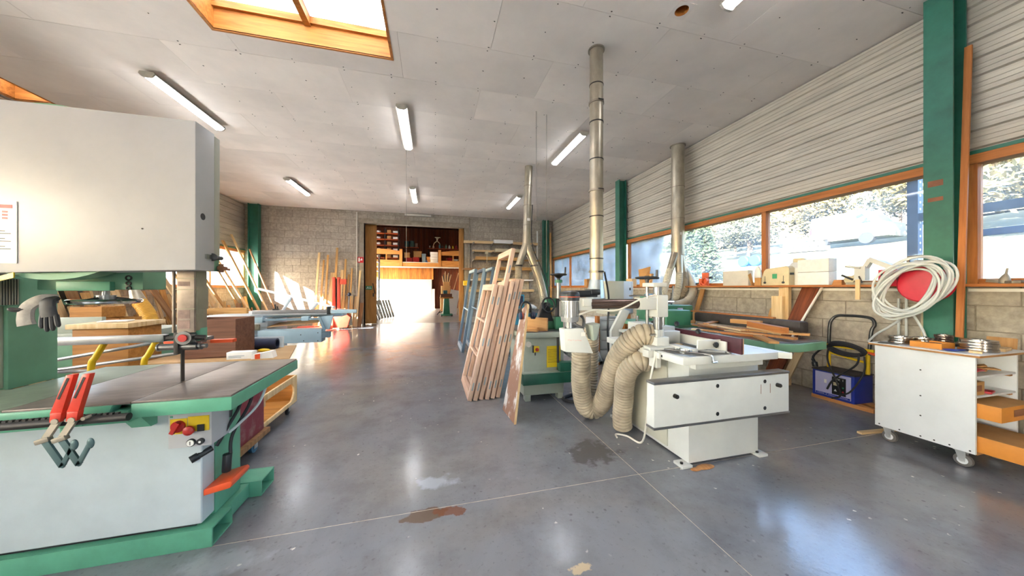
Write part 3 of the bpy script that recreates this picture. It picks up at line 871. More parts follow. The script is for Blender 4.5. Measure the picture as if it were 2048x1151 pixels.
# table
def plate(poly, z0, z1): return MB().prism(poly, 'z', z0, z1)
part(B, 'table_top', 'saw_table', plate([(-1.3285, 1.812), (-.945, 1.812), (-.962, 2.62), (-1.3285, 2.64)], .892, .902), bevel=.002)
part(B, 'table_top', 'saw_table', plate([(-1.7585, 1.812), (-1.3315, 1.812), (-1.3315, 2.64), (-1.7585, 2.655)], .892, .902), bevel=.002)
part(B, 'table_wing', 'saw_table_green', plate([(-2.7, 1.812), (-1.7615, 1.812), (-1.7615, 2.655), (-2.08, 2.66), (-2.085, 2.185), (-2.7, 2.185)], .892, .902), bevel=.002)
part(B, 'table_rim', 'saw_green', plate([(-1.325, 1.806), (-.94, 1.806), (-.957, 2.626), (-1.325, 2.642), (-1.325, 2.58), (-1.0, 2.56), (-.985, 1.87), (-1.325, 1.87)], .828, .893), bevel=.006)
part(B, 'table_rim', 'saw_green', MB().prism([(-1.86, .85), (-1.84, .893), (-1.39, .893), (-1.41, .84)], 'y', 1.806, 1.86).prism([(-2.7, .845), (-2.7, .893), (-1.87, .893), (-1.875, .845)], 'y', 1.806, 1.86), bevel=.004)
part(B, 'table_underside', 'saw_green', MB().box(-2.08, -1.0, 1.9, 2.6, .85, .892).box(-1.8, -1.35, 1.83, 2.58, .80, .86), bevel=.01)
part(B, 'table_trunnion', 'saw_green', MB().prism([(1.95, .82), (2.3, .82), (2.2, .70), (2.05, .70)], 'x', -1.5, -1.42))
# fence rail with rack
rl = part(B, 'fence_rail', 'dark_steel', MB().cyl((-2.6, 1.758, .853), (-1.295, 1.758, .853), .017, 16))
mb = MB()
x = -2.6
while x < -1.33: mb.box(x, x + .012, 1.752, 1.764, .868, .877); x += .02
part(rl, 'rack_teeth', 'dark_steel', mb, smooth=False, kind='stuff')
for x in (-1.52, -2.1): part(rl, 'rail_bracket', 'saw_green', MB().box(x - .05, x + .06, 1.765, 1.82, .825, .845).cyl((x, 1.77, .825), (x, 1.77, .80), .012, 8))
# column
cl = part(B, 'column', 'saw_green_dull', MB().box(-2.55, -2.10, 2.19, 2.41, .9, 1.52), bevel=.004)
part(cl, 'column_cover', 'cover_side', MB().box(-2.55, -2.115, 2.165, 2.189, .91, 1.5), bevel=.004)
part(cl, 'vent_box', 'saw_green_dull', MB().box(-2.16, -2.06, 2.10, 2.2, 1.33, 1.47), bevel=.003)
mb = MB()
for k in range(7): mb.box(-2.061, -2.056, 2.115 + k * .011, 2.12 + k * .011, 1.335, 1.465)
for k in range(7): mb.box(-2.12 + k * .008, -2.117 + k * .008, 2.093, 2.1, 1.34, 1.46)
part(cl, 'vent_brush', 'black_plastic', MB().box(-2.12, -2.058, 2.095, 2.19, 1.335, 1.465))
part(cl, 'vent_slots', 'galvanised', mb, smooth=False, kind='stuff')
# upper housing
U0, U1 = -2.42, -1.2
uc = part(B, 'upper_cover', 'cover_grey', MB().add(
    [(U0, 2.0, 1.475), (U1, 2.0, 1.515), (U1, 2.15, 1.515), (U0, 2.15, 1.475), (U0, 2.0, 2.30), (U1, 2.0, 2.295), (U1, 2.15, 2.295), (U0, 2.15, 2.30)], MB.BF), bevel=.006, seg=2)
rs = part(B, 'rear_housing', 'cover_side', MB().box(U0, U1 - .002, 2.152, 2.2, 1.6, 2.285), bevel=.004)
part(B, 'upper_frame', 'saw_green_dull', MB().box(U0, U1 - .004, 2.153, 2.197, 1.515, 1.597), bevel=.003)
part(uc, 'sight_hole', 'sign_black', MB().cyl((U1 - .004, 2.055, 1.805), (U1 + .0008, 2.055, 1.805), .018, 20))
part(uc, 'bolt', 'dark_steel', MB().cyl((-1.42, 2.003, 1.72), (-1.42, 1.998, 1.72), .004, 8))
lt = part(B, 'cover_latch', 'chrome', MB().box(U1, U1 + .008, 2.07, 2.115, 1.58, 1.605))
part(lt, 'latch_knob', 'black_plastic', MB().lathe([(.006, 0), (.022, .004), (.022, .01), (.008, .03)], (U1 + .004, 2.12, 1.593), (0, 1, 0), 14).cyl((U1 + .004, 2.13, 1.593), (U1 + .004, 2.2, 1.593), .012, 10))
part(lt, 'rusty_wing_nut', 'rust', MB().box(U1, U1 + .03, 2.17, 2.21, 1.525, 1.545).cyl((U1 + .01, 2.19, 1.51), (U1 + .01, 2.19, 1.56), .012, 8).cyl((U1, 2.2, 1.535), (U1 + .04, 2.215, 1.528), .008, 6))
part(B, 'upper_wheel', 'saw_green_dull', MB().cyl((-1.79, 2.03, 1.885), (-1.79, 2.10, 1.885), .422, 56).pipe((-1.79, 2.02, 1.885), (-1.79, 2.11, 1.885), .426, .40, 56))
part(B, 'blade', 'dark_steel', MB().box(-1.343, -1.339, 2.125, 2.15, .8, 1.5))
# poster
ps = part(uc, 'safety_poster', 'paper', MB().box(-2.10, -1.885, 1.9965, 1.9985, 1.535, 1.825), label='laminated white safety poster with red header')
part(ps, 'poster_header', 'sign_red', MB().box(-2.09, -1.9, 1.9955, 1.9966, 1.792, 1.808), smooth=False)
mb = MB()
for k in range(8): mb.box(-2.09, -1.905 - .02 * (k % 3), 1.9957, 1.9966, 1.60 + k * .012, 1.603 + k * .012)
mb2 = MB()
for k in range(4):
    for j in range(3): mb2.cbox((-2.06 + k * .045, 1.9959, 1.745 + j * .015), (.018, .0015, .008))
part(ps, 'poster_text', 'dark_steel', mb, smooth=False, kind='stuff'); part(ps, 'poster_icons', 'sign_red', mb2, smooth=False, kind='stuff')
# guard, post, guides
bgd = part(B, 'blade_guard', 'guard_brown', MB().box(-1.334, -1.257, 2.085, 2.1, 1.178, 1.512), bevel=.002)
part(bgd, 'guard_lip', 'guard_brown', MB().box(-1.355, -1.347, 2.085, 2.1, 1.178, 1.512), bevel=.002)
part(bgd, 'guard_side', 'guard_side', MB().box(-1.27, -1.256, 2.101, 2.185, 1.185, 1.512), bevel=.002)
part(bgd, 'guard_sleeve', 'guard_side', MB().box(-1.276, -1.252, 2.0995, 2.19, 1.30, 1.43), bevel=.002)
for z0, z1 in ((1.20, 1.245), (1.255, 1.30), (1.43, 1.455)): part(bgd, 'worn_patch', 'guard_worn', MB().box(-1.328, -1.275, 2.0835, 2.086, z0, z1), smooth=False)
for zz in (1.305, 1.41, 1.47): part(bgd, 'guard_step', 'guard_side', MB().box(-1.338, -1.253, 2.081, 2.104, zz, zz + .004))
part(B, 'guide_post', 'guard_brown', MB().cyl((-1.315, 2.26, 1.10), (-1.315, 2.26, 1.55), .0125, 14), label='brown round guide post')
gd = part(B, 'blade_guide', 'steel', MB().box(-1.335, -1.27, 2.12, 2.27, 1.115, 1.135), bevel=.003)
part(gd, 'left_roller', 'steel', MB().cyl((-1.43, 2.12, 1.098), (-1.347, 2.12, 1.098), .017, 16).cyl((-1.437, 2.12, 1.098), (-1.43, 2.12, 1.098), .022, 16))
part(gd, 'right_roller', 'steel', MB().cyl((-1.335, 2.12, 1.098), (-1.26, 2.12, 1.098), .02, 16).cyl((-1.26, 2.12, 1.098), (-1.22, 2.12, 1.098), .012, 12).cyl((-1.25, 2.12, 1.098), (-1.242, 2.12, 1.098), .02, 14))
part(gd, 'blade_backing', 'dark_steel', MB().box(-1.352, -1.332, 2.09, 2.12, 1.06, 1.19), bevel=.002)
part(gd, 'guide_wheel', 'steel', MB().cyl((-1.30, 2.075, 1.15), (-1.30, 2.125, 1.15), .036, 24))
part(gd, 'guide_axle', 'dark_steel', MB().cyl((-1.385, 2.1, 1.15), (-1.35, 2.1, 1.15), .012, 10).cyl((-1.26, 2.1, 1.15), (-1.22, 2.11, 1.145), .014, 10))
part(gd, 'guide_hub', 'red_paint', MB().cyl((-1.30, 2.068, 1.15), (-1.30, 2.0755, 1.15), .02, 18))
part(gd, 'guide_block', 'saw_green', MB().box(-1.33, -1.255, 2.126, 2.19, 1.125, 1.2), bevel=.008)
part(gd, 'finger_guard', 'orange_plastic', MB().box(-1.435, -1.36, 2.15, 2.165, 1.112, 1.124))
part(gd, 'finger_guard', 'orange_plastic', MB().box(-1.25, -1.14, 2.2, 2.24, 1.10, 1.118))
# tension gear below the housing
br = part(B, 'tension_bracket', 'saw_green_dull', MB().box(-2.0, -1.56, 2.2, 2.36, 1.41, 1.52), bevel=.006)
part(br, 'bracket_plate', 'saw_green', MB().box(-1.9, -1.68, 2.17, 2.2, 1.405, 1.455), bevel=.004)
part(br, 'ring_scale', 'dark_steel', MB().torus((-1.62, 2.196, 1.475), (0, 1, 0), .012, .004, 12, 6).torus((-1.62, 2.196, 1.445), (0, 1, 0), .01, .004, 12, 6).torus((-1.62, 2.196, 1.42), (0, 1, 0), .01, .004, 12, 6))
hw = part(B, 'handwheel', 'chrome', MB().torus((-1.76, 2.25, 1.345), (0, 0, 1), .125, .013, 36, 10))
mb = MB().cyl((-1.76, 2.25, 1.345), (-1.76, 2.25, 1.38), .04, 18).cyl((-1.76, 2.25, 1.38), (-1.76, 2.25, 1.42), .016, 12)
for k in range(3):
    a = 2 * PI * k / 3 + .4
    mb.cyl((-1.76 + .03 * math.cos(a), 2.25 + .03 * math.sin(a), 1.365), (-1.76 + .12 * math.cos(a), 2.25 + .12 * math.sin(a), 1.347), .008, 8)
part(hw, 'handwheel_hub', 'steel', mb)
part(B, 'indicator_strip', 'yellow_paint', MB().hexa([(-2.07, 2.02, 1.42), (-1.9, 2.0, 1.468), (-1.9, 2.006, 1.468), (-2.07, 2.03, 1.42)], [(-2.07, 2.02, 1.435), (-1.9, 2.0, 1.494), (-1.9, 2.006, 1.494), (-2.07, 2.03, 1.435)]))
# switch box
sb = part(B, 'switch_box', 'cover_grey', MB().box(-1.345, -1.155, 2.045, 2.2, .572, .752), bevel=.004, label='grey switch box with yellow plates and red knobs')
part(sb, 'switch_plate', 'yellow_paint', MB().box(-1.335, -1.262, 2.042, 2.0455, .648, .728).box(-1.258, -1.165, 2.042, 2.0455, .655, .735), smooth=False)
part(sb, 'rotary_switch', 'red_paint', MB().cyl((-1.297, 2.042, .69), (-1.297, 2.03, .69), .03, 24).cbox((-1.30, 2.022, .688), (.018, .02, .062), Matrix.Rotation(.5, 3, 'Y')))
part(sb, 'stop_button', 'red_paint', MB().lathe([(.012, 0), (.012, .012), (.024, .016), (.024, .028), (.014, .034)], (-1.243, 2.045, .668), (0, -1, 0), 20))
part(sb, 'black_switch', 'black_plastic', MB().box(-1.215, -1.185, 2.036, 2.0425, .655, .69))
part(sb, 'reset_button', 'black_plastic', MB().cyl((-1.20, 2.045, .60), (-1.20, 2.03, .60), .016, 18))
part(sb, 'start_button', 'sign_white', MB().cyl((-1.243, 2.045, .597), (-1.243, 2.032, .597), .016, 18))
part(sb, 'button_bezel', 'black_plastic', MB().pipe((-1.243, 2.046, .597), (-1.243, 2.036, .597), .02, .0165, 20))
part(sb, 'start_mark', 'sign_black', MB().box(-1.2445, -1.2415, 2.031, 2.0322, .588, .606))
part(sb, 'arrow_mark', 'sign_white', MB().cyl((-1.20, 2.031, .60), (-1.20, 2.0292, .60), .006, 10))
part(sb, 'maker_strip', 'saw_green', MB().box(-1.335, -1.325, 2.0425, 2.0455, .735, .745), smooth=False)
# loose wiring, plug and orange cover on the right side
cb = part(B, 'power_cable', 'black_rubber', MB().tube(smooth_path([(-1.16, 2.3, .83), (-1.13, 2.26, .72), (-1.16, 2.18, .6), (-1.19, 2.15, .52)]), .009, 8)
     .tube(smooth_path([(-1.1, 2.36, .85), (-1.11, 2.32, .7), (-1.15, 2.22, .55), (-1.15, 2.2, .44)]), .009, 8)
     .tube(smooth_path([(-1.14, 2.28, .83), (-1.15, 2.22, .76), (-1.16, 2.21, .66)]), .011, 8))
part(cb, 'cable_sleeve', 'panel_blue_grey', MB().tube(smooth_path([(-1.05, 2.42, .83), (-1.08, 2.36, .68), (-1.13, 2.24, .6), (-1.16, 2.2, .57)]), .008, 8))
part(cb, 'plug', 'black_plastic', MB().cyl((-1.16, 2.19, .45), (-1.165, 2.19, .35), .022, 14).cyl((-1.2, 2.13, .52), (-1.24, 2.09, .50), .016, 12).cyl((-1.24, 2.09, .502), (-1.265, 2.07, .49), .02, 12), bevel=.002)
part(B, 'orange_cover', 'orange_plastic', MB().prism([(-1.225, .27), (-1.225, .305), (-1.1, .335), (-1.09, .32), (-1.1, .295)], 'y', 2.10, 2.28), bevel=.006, label='orange plastic cover hanging beside the switch gear')

# two bar clamps hooked over the fence rail
def bar_clamp(dx, lab):
    r = thing('guide_clamp', lab, 'clamp', (-1.5 + dx, 1.74, .68), 'red clamps hanging on the fence rail')
    y = 1.733
    h = part(r, 'handle', 'clamp_red', MB().hexa([(-1.527 + dx, y - .012, .90), (-1.49 + dx, y - .012, .895), (-1.49 + dx, y + .012, .895), (-1.527 + dx, y + .012, .90)], [(-1.475 + dx, y - .012, 1.058), (-1.45 + dx, y - .012, 1.058), (-1.45 + dx, y + .012, 1.058), (-1.475 + dx, y + .012, 1.058)]), bevel=.003)
    part(h, 'handle_slot', 'dark_steel', MB().beam((-1.498 + dx, y - .0125, .96), (-1.467 + dx, y - .0125, 1.045), .008, .002))
    part(r, 'clamp_head', 'clamp_red', MB().hexa([(-1.525 + dx, y - .016, .865), (-1.49 + dx, y - .016, .865), (-1.49 + dx, y + .01, .865), (-1.525 + dx, y + .01, .865)], [(-1.522 + dx, y - .016, .905), (-1.485 + dx, y - .016, .905), (-1.485 + dx, y + .01, .905), (-1.522 + dx, y + .01, .905)]), bevel=.004)
    part(r, 'link', 'galvanised_dull', MB().beam((-1.505 + dx, y, .875), (-1.545 + dx, y - .01, .79), .022, .012).cyl((-1.505 + dx, y - .02, .87), (-1.505 + dx, y + .02, .87), .012, 10).cyl((-1.475 + dx, y - .01, .87), (-1.475 + dx, y + .03, .87), .008, 8))
    part(r, 'swivel_pad', 'galvanised_dull', MB().cbox((-1.545 + dx, y - .01, .795), (.045, .022, .02), Matrix.Rotation(-.3, 3, 'Y')), bevel=.004)
    part(r, 'jaw', 'clamp_grey', MB().beam((-1.54 + dx, y - .01, .79), (-1.485 + dx, y - .01, .68), .022, .01).beam((-1.49 + dx, y - .01, .676), (-1.453 + dx, y - .01, .76), .016, .01), bevel=.002)
    part(r, 'jaw_tip', 'clamp_grey', MB().ball((-1.449 + dx, y - .01, .765), .014, (.9, .5, 1.6)))
    return r
bar_clamp(0.0, 'red-handled clamp hanging on the rail, the left of two')
bar_clamp(0.052, 'red-handled clamp hanging on the rail, the right of two')

# work glove draped over the handwheel
mat('glove_grey', '#a7a199', 0.85, var=0.15, scale=20, bump=.3)
mat('glove_black', '#2b2b2e', 0.6, var=0.15, scale=20)
r = thing('work_glove', 'pair of grey and black work gloves hanging over the handwheel', 'gloves', (-1.88, 2.22, 1.18))
def fold(mb, pts, wid, thick):
    P_ = smooth_path(pts, 6); V = []; n = 10
    for i, p in enumerate(P_):
        t = i / (len(P_) - 1); w = wid[0] + (wid[1] - wid[0]) * t
        d = (P_[min(i + 1, len(P_) - 1)] - P_[max(i - 1, 0)]).normalized(); sd = d.cross(Vector((0, 1, 0))).normalized(); th = d.cross(sd)
        V += [p + sd * (w * math.cos(2 * PI * k / n)) + th * (thick * math.sin(2 * PI * k / n)) for k in range(n)]
    m = len(P_)
    return mb.add(V, [(i * n + k, i * n + (k + 1) % n, (i + 1) * n + (k + 1) % n, (i + 1) * n + k) for i in range(m - 1) for k in range(n)] + [tuple(range(n)), tuple(range((m - 1) * n, m * n))])
part(r, 'cuff', 'glove_grey', fold(MB(), [(-1.86, 2.14, 1.365), (-1.90, 2.11, 1.362), (-1.945, 2.105, 1.325), (-1.955, 2.105, 1.27), (-1.95, 2.105, 1.235)], (.022, .036), .016))
part(r, 'palm', 'glove_black', fold(MB(), [(-1.87, 2.13, 1.368), (-1.87, 2.105, 1.355), (-1.868, 2.10, 1.32), (-1.862, 2.10, 1.275)], (.026, .036), .014))
for k, (dx, L) in enumerate(((-.026, .05), (-.009, .068), (.009, .064), (.026, .046))):
    pp = [(-1.862 + dx, 2.10, 1.285), (-1.858 + dx * 1.15, 2.096, 1.275 - L * .5), (-1.85 + dx * 1.2, 2.09, 1.27 - L)]
    part(r, 'finger', 'glove_black', MB().tube(smooth_path(pp, 4), [.0095] * 7 + [.008, .004], 8))
part(r, 'thumb', 'glove_black', MB().tube(smooth_path([(-1.95, 2.1, 1.315), (-1.98, 2.095, 1.312), (-2.005, 2.09, 1.318)], 4), [.011] * 7 + [.009, .005], 8))
# ---------------------------------------------------------------- white spindle moulder (front right)
mat('cream', '#c9cac4', 0.4, var=0.05, scale=3)
mat('cream_side', '#b9b7a6', 0.45, var=0.06, scale=3)
mat('maroon_ply', '#4b2029', 0.45, var=0.2, scale=10)
mat('plywood_edge', '#b58a62', 0.7, var=0.1)
mat('grey_green', '#a3ab9d', 0.45, var=0.07, scale=3)
mat('dark_green', '#1f5a49', 0.4, var=0.12, scale=4)
mat('mid_green', '#3f7f5f', 0.42, var=0.12, scale=4)
mat('iron_table', '#6f6d6a', 0.35, metal=0.6, var=0.18, scale=6)
mat('motor_fins', '#b7b7b4', 0.35, metal=0.7, var=0.1)
mat('bronze', '#74625a', 0.25, metal=0.8, var=0.12)
mat('yellow_label', '#e2c41f', 0.5, var=0.03)
mat('teal_blue', '#2f7f9d', 0.4, var=0.08)
wood('raw_wood', '#c99a63', '#a87743', axis='z'); wood('raw_wood_y', '#c08a55', '#976036', axis='y'); wood('raw_wood_x', '#c08a55', '#976036', axis='x')
wood('pale_wood', '#d8bd92', '#c19f70', axis='z'); wood('brown_wood_x', '#8a5a3c', '#6b4029', axis='x')
def handwheel(c, axis, R, m='black_plastic', knob=True):
    d = Vector(axis).normalized(); a = d.orthogonal().normalized(); b_ = d.cross(a); c = Vector(c)
    mb = MB().torus(c, d, R, R * .13, 26, 8).cyl(c - d * R * .25, c + d * R * .2, R * .25, 12)
    for k in range(3):
        t = 2 * PI * k / 3
        mb.cyl(c, c + (a * math.cos(t) + b_ * math.sin(t)) * R, R * .08, 6)
    return mb
M = thing('spindle_moulder', 'white spindle moulder with long front rail and maroon fence', 'woodworking machine', (2.33, 2.55, 0))
part(M, 'cabinet', 'cream', MB().box(1.985, 2.70, 2.075, 3.1, .02, .82), bevel=.006)
part(M, 'side_panel', 'cream_side', MB().box(1.972, 1.984, 2.3, 3.08, .05, .80), bevel=.003)
for x, y in ((1.945, 2.055), (2.70, 2.04), (1.95, 3.0), (2.69, 3.0)): 
    f_ = part(M, 'foot', 'cream', MB().box(x - .045, x + .05, y - .01, y + .09, 0, .022), bevel=.003)
    part(f_, 'anchor_bolt', 'dark_steel', MB().cyl((x - .02, y + .03, .02), (x - .02, y + .03, .034), .012, 8))
part(M, 'table', 'cream', MB().prism([(1.86, 1.93), (2.72, 1.93), (2.72, 2.98), (1.80, 2.98), (1.80, 1.99), (1.815, 1.95)], 'z', .845, .90), bevel=.004)
part(M, 'table_inlay', 'iron_table', MB().prism([(1.88, 1.96), (2.26, 1.96), (2.26, 2.6), (1.84, 2.6), (1.84, 2.0)], 'z', .8985, .9025))
part(M, 'table_wing', 'cream', MB().prism([(2.722, 1.93), (2.80, 1.88), (2.80, 2.9), (2.722, 2.98)], 'z', .85, .90), bevel=.004)
part(M, 'upper_body', 'cream', MB().box(2.0, 2.68, 2.02, 3.0, .78, .846), bevel=.004)
bm_ = part(M, 'front_rail', 'cream', MB().box(1.45, 2.66, 1.81, 1.885, .475, .765), bevel=.004)
part(bm_, 'rail_edge', 'steel', MB().box(1.447, 2.663, 1.806, 1.889, .765, .782), bevel=.002)
part(bm_, 'rail_edge', 'steel', MB().box(1.447, 2.663, 1.806, 1.889, .460, .475), bevel=.002)
for x, z in ((1.98, .72), (1.98, .52), (2.42, .72), (2.42, .52)): part(bm_, 'access_hole', 'sign_black', MB().cyl((x, 1.811, z), (x, 1.8085, z), .014, 18))
for x, z in ((1.615, .68), (2.54, .685)): part(bm_, 'stud', 'dark_steel', MB().cyl((x, 1.812, z), (x, 1.785, z), .015, 14).cyl((x, 1.785, z), (x, 1.78, z), .011, 14))
for x in (2.38, 2.47): part(bm_, 'rust_streak', 'rust', MB().box(x, x + .004, 1.8092, 1.811, .63, .70))
part(M, 'rail_bracket', 'cream', MB().box(2.05, 2.15, 1.885, 2.08, .52, .7).box(2.5, 2.6, 1.885, 2.08, .52, .7))
part(M, 'sawdust_heap', 'raw_wood_y', MB().ball((2.1, 2.03, .004), .06, (1.4, .6, .15)).ball((2.0, 2.02, .004), .04, (1.2, .6, .15)), kind='stuff')
# fence and hood
fn = part(M, 'fence_hood', 'cream', MB().box(1.93, 2.24, 2.44, 2.6, .903, 1.02).box(1.93, 2.1, 2.6, 2.8, .903, 1.08).box(2.1, 2.28, 2.55, 2.75, .903, 1.05), bevel=.006)
part(M, 'fence_cheek', 'cream', MB().box(2.06, 2.285, 2.06, 2.075, .925, 1.0).box(1.98, 2.06, 2.06, 2.3, .903, .935).box(2.27, 2.285, 2.0, 2.5, .91, .99), bevel=.003)
part(M, 'fence_plate', 'maroon_ply', MB().box(2.305, 2.322, 1.90, 2.92, .906, 1.03), bevel=.002)
part(M, 'fence_backing', 'plywood_edge', MB().box(2.3225, 2.331, 1.90, 2.92, .91, 1.028))
for x, y, z in ((2.2, 2.05, .965), (2.285, 2.3, 1.03), (2.285, 2.55, 1.07), (2.0, 2.43, .98)):
    part(M, 'clamp_knob', 'black_plastic', MB().lathe([(.006, 0), (.006, .015), (.022, .018), (.024, .03), (.012, .036)], (x, y, z), (0, -1, 0) if y < 2.2 or x < 2.1 else (-.3, -1, .3), 12))
part(M, 'knob_block', 'black_plastic', MB().box(1.97, 2.06, 2.46, 2.54, 1.022, 1.06), bevel=.004)
part(M, 'knob', 'black_plastic', MB().lathe([(.008, 0), (.008, .03), (.035, .035), (.038, .05), (.02, .058)], (2.015, 2.5, 1.06), (0, 0, 1), 16))
part(M, 'pin', 'chrome', MB().cyl((2.2, 2.62, 1.05), (2.2, 2.62, 1.15), .017, 14))
part(M, 'pin', 'chrome', MB().cyl((2.15, 2.95, .9), (2.15, 2.95, 1.12), .016, 14))
# feeder stand on the left edge
fb = part(M, 'stand_base', 'cream', MB().prism([(1.74, 2.22), (2.03, 2.22), (2.03, 2.5), (1.86, 2.56)], 'z', .9025, .925).box(1.85, 1.97, 2.27, 2.41, .925, 1.0), bevel=.005)
part(fb, 'stand_bracket', 'cream', MB().box(1.79, 1.83, 2.2, 2.3, .76, .90).box(1.78, 1.86, 2.16, 2.22, .845, .895).box(1.74, 1.8, 2.24, 2.32, .84, .9), bevel=.006)
for x in (1.805, 1.84): part(fb, 'bracket_bolt', 'dark_steel', MB().cyl((x, 2.161, .87), (x, 2.15, .87), .011, 10))
part(M, 'stand_post', 'steel', MB().cyl((1.91, 2.34, 1.0), (1.91, 2.34, 1.44), .036, 20))
part(M, 'lift_screw', 'steel', MB().cyl((1.85, 2.40, .95), (1.85, 2.40, 1.44), .014, 12))
part(M, 'post_foot', 'cream', MB().pipe((1.91, 2.34, .99), (1.91, 2.34, 1.06), .052, .036, 20).box(1.86, 1.88, 2.28, 2.31, 1.0, 1.06), bevel=.003)
part(M, 'post_lever', 'chrome', MB().cyl((1.80, 2.3, 1.02), (1.88, 2.3, 1.022), .01, 8))
part(M, 'post_cap', 'cream', MB().box(1.83, 1.965, 2.29, 2.44, 1.43, 1.465), bevel=.006)
hwh = part(M, 'post_handwheel', 'black_plastic', handwheel((1.85, 2.40, 1.51), (0, 0, 1), .088).cyl((1.85, 2.4, 1.465), (1.85, 2.4, 1.52), .016, 10))
part(hwh, 'wheel_grip', 'black_plastic', MB().cyl((1.92, 2.36, 1.515), (1.92, 2.36, 1.58), .011, 10))
ck = part(M, 'arm_clamp', 'cream', MB().box(1.86, 1.97, 2.28, 2.4, 1.17, 1.36).box(1.70, 1.87, 2.29, 2.38, 1.235, 1.335), bevel=.008)
part(ck, 'clamp_lever', 'chrome', MB().cyl((1.60, 2.3, 1.355), (1.78, 2.3, 1.355), .006, 8).cyl((1.77, 2.3, 1.33), (1.77, 2.3, 1.38), .01, 8))
part(ck, 'clamp_lever', 'chrome', MB().cyl((1.97, 2.33, 1.3), (2.06, 2.33, 1.3), .016, 10).cyl((2.05, 2.33, 1.3), (2.065, 2.33, 1.44), .009, 8))
part(M, 'feeder_arm', 'bronze', MB().cyl((1.28, 2.40, 1.285), (1.72, 2.335, 1.285), .042, 22))
part(M, 'arm_cable', 'cord_white', MB().tube(smooth_path([(1.85, 2.3, 1.36), (1.7, 2.3, 1.32), (1.5, 2.32, 1.235), (1.3, 2.36, 1.235), (1.16, 2.36, 1.2), (1.08, 2.4, 1.21)]), .008, 8))
# power feeder
pf = part(M, 'feeder_head', 'cream', MB().box(1.165, 1.29, 2.36, 2.46, 1.235, 1.335).box(1.2, 1.27, 2.33, 2.37, 1.27, 1.33), bevel=.006)
mt = part(M, 'feeder_motor', 'motor_fins', MB().cyl((1.115, 2.42, 1.18), (1.115, 2.42, 1.315), .074, 28).cyl((1.115, 2.42, 1.14), (1.115, 2.42, 1.18), .07, 24, r2=.076))
mb = MB()
for k in range(26):
    a = 2 * PI * k / 26
    mb.cbox((1.115 + .079 * math.cos(a), 2.42 + .079 * math.sin(a), 1.247), (.014, .004, .125), Matrix.Rotation(a, 3, 'Z'))
part(mt, 'cooling_fins', 'motor_fins', mb, smooth=False, kind='stuff')
part(mt, 'fan_cowl', 'black_plastic', MB().lathe([(.084, 0), (.084, .05), (.076, .07), (.04, .082)], (1.115, 2.42, 1.316), (0, 0, 1), 28))
part(mt, 'warning_stripe', 'orange_plastic', MB().pipe((1.115, 2.42, 1.345), (1.115, 2.42, 1.35), .0848, .083, 28))
part(M, 'feeder_switch', 'black_plastic', MB().box(1.18, 1.40, 2.46, 2.56, 1.34, 1.40).box(1.33, 1.42, 2.45, 2.57, 1.36, 1.41), bevel=.01)
part(M, 'feeder_joint', 'steel', MB().cyl((1.115, 2.42, 1.09), (1.115, 2.42, 1.142), .055, 18).cyl((1.06, 2.4, 1.09), (1.2, 2.4, 1.09), .014, 10).tube(smooth_path([(1.12, 2.36, 1.13), (1.19, 2.34, 1.10), (1.22, 2.38, 1.16), (1.2, 2.42, 1.2)]), .012, 8))
bx_ = part(M, 'feeder_box', 'cream', MB().hexa([(1.05, 2.36, .90), (1.28, 2.32, .885), (1.28, 2.46, .885), (1.05, 2.46, .90)], [(1.035, 2.36, 1.085), (1.19, 2.33, 1.095), (1.19, 2.46, 1.095), (1.035, 2.46, 1.085)]), bevel=.006)
part(bx_, 'box_label', 'white_plastic', MB().box(1.17, 1.21, 2.322, 2.326, 1.03, 1.06))
mat('faded_red', '#d9a9a2', 0.5)
mb = MB()
for k, (w_, dz) in enumerate(((.018, .004), (.012, 0), (.01, .003), (.014, -.002), (.012, 0), (.02, -.003))): mb.cbox((1.075 + .019 * k, 2.3515 - .0032 * k, .995 + dz), (w_, .002, .005), Matrix.Rotation(-.15, 3, 'Z'))
part(bx_, 'faded_lettering', 'faded_red', mb, smooth=False, kind='stuff')
part(M, 'feeder_shield', 'grey_green', MB().hexa([(1.27, 2.3, .99), (1.30, 2.3, 1.0), (1.31, 2.42, 1.0), (1.28, 2.42, .99)], [(1.25, 2.28, 1.12), (1.335, 2.3, 1.13), (1.335, 2.42, 1.13), (1.25, 2.42, 1.12)]), bevel=.008)
# extraction hoses
HOSES = []
mb = MB(); hose(mb, [(1.89, 2.40, 1.0), (1.81, 2.43, 1.0), (1.74, 2.52, .91), (1.72, 2.68, .72), (1.735, 2.83, .45), (1.74, 2.97, .22), (1.68, 3.05, .115), (1.58, 3.06, .17), (1.51, 3.0, .4), (1.47, 2.92, .62), (1.455, 2.88, .8)], .098, pitch=.033, depth=.15, n=22)
HOSES.append((mb, 'thick ribbed cream hose looping from white moulder down to floor', 'hose_cream'))
mb = MB(); hose(mb, [(1.88, 2.42, .76), (1.80, 2.45, .76), (1.755, 2.54, .66), (1.77, 2.62, .5), (1.80, 2.68, .33), (1.81, 2.72, .16), (1.83, 2.74, .05)], .092, pitch=.033, depth=.15, n=22)
HOSES.append((mb, 'shorter ribbed cream hose hanging against the white moulder cabinet', 'hose_cream'))
mb = MB(); hose(mb, [(1.74, 3.2, .95), (1.78, 3.28, .7), (1.8, 3.33, .4), (1.74, 3.3, .15), (1.64, 3.24, .12)], .085, pitch=.033, depth=.15, n=20)
HOSES.append((mb, 'ribbed hose standing behind the looping cream one under the duct', 'hose_cream'))
mb = MB(); hose(mb, [(1.68, 4.0, .72), (1.78, 3.85, .58), (1.95, 3.7, .5), (2.1, 3.62, .55)], .07, pitch=.024, depth=.1, n=18)
HOSES.append((mb, 'grey ribbed hose sagging beside the yellow label of the green moulder', 'hose_grey'))
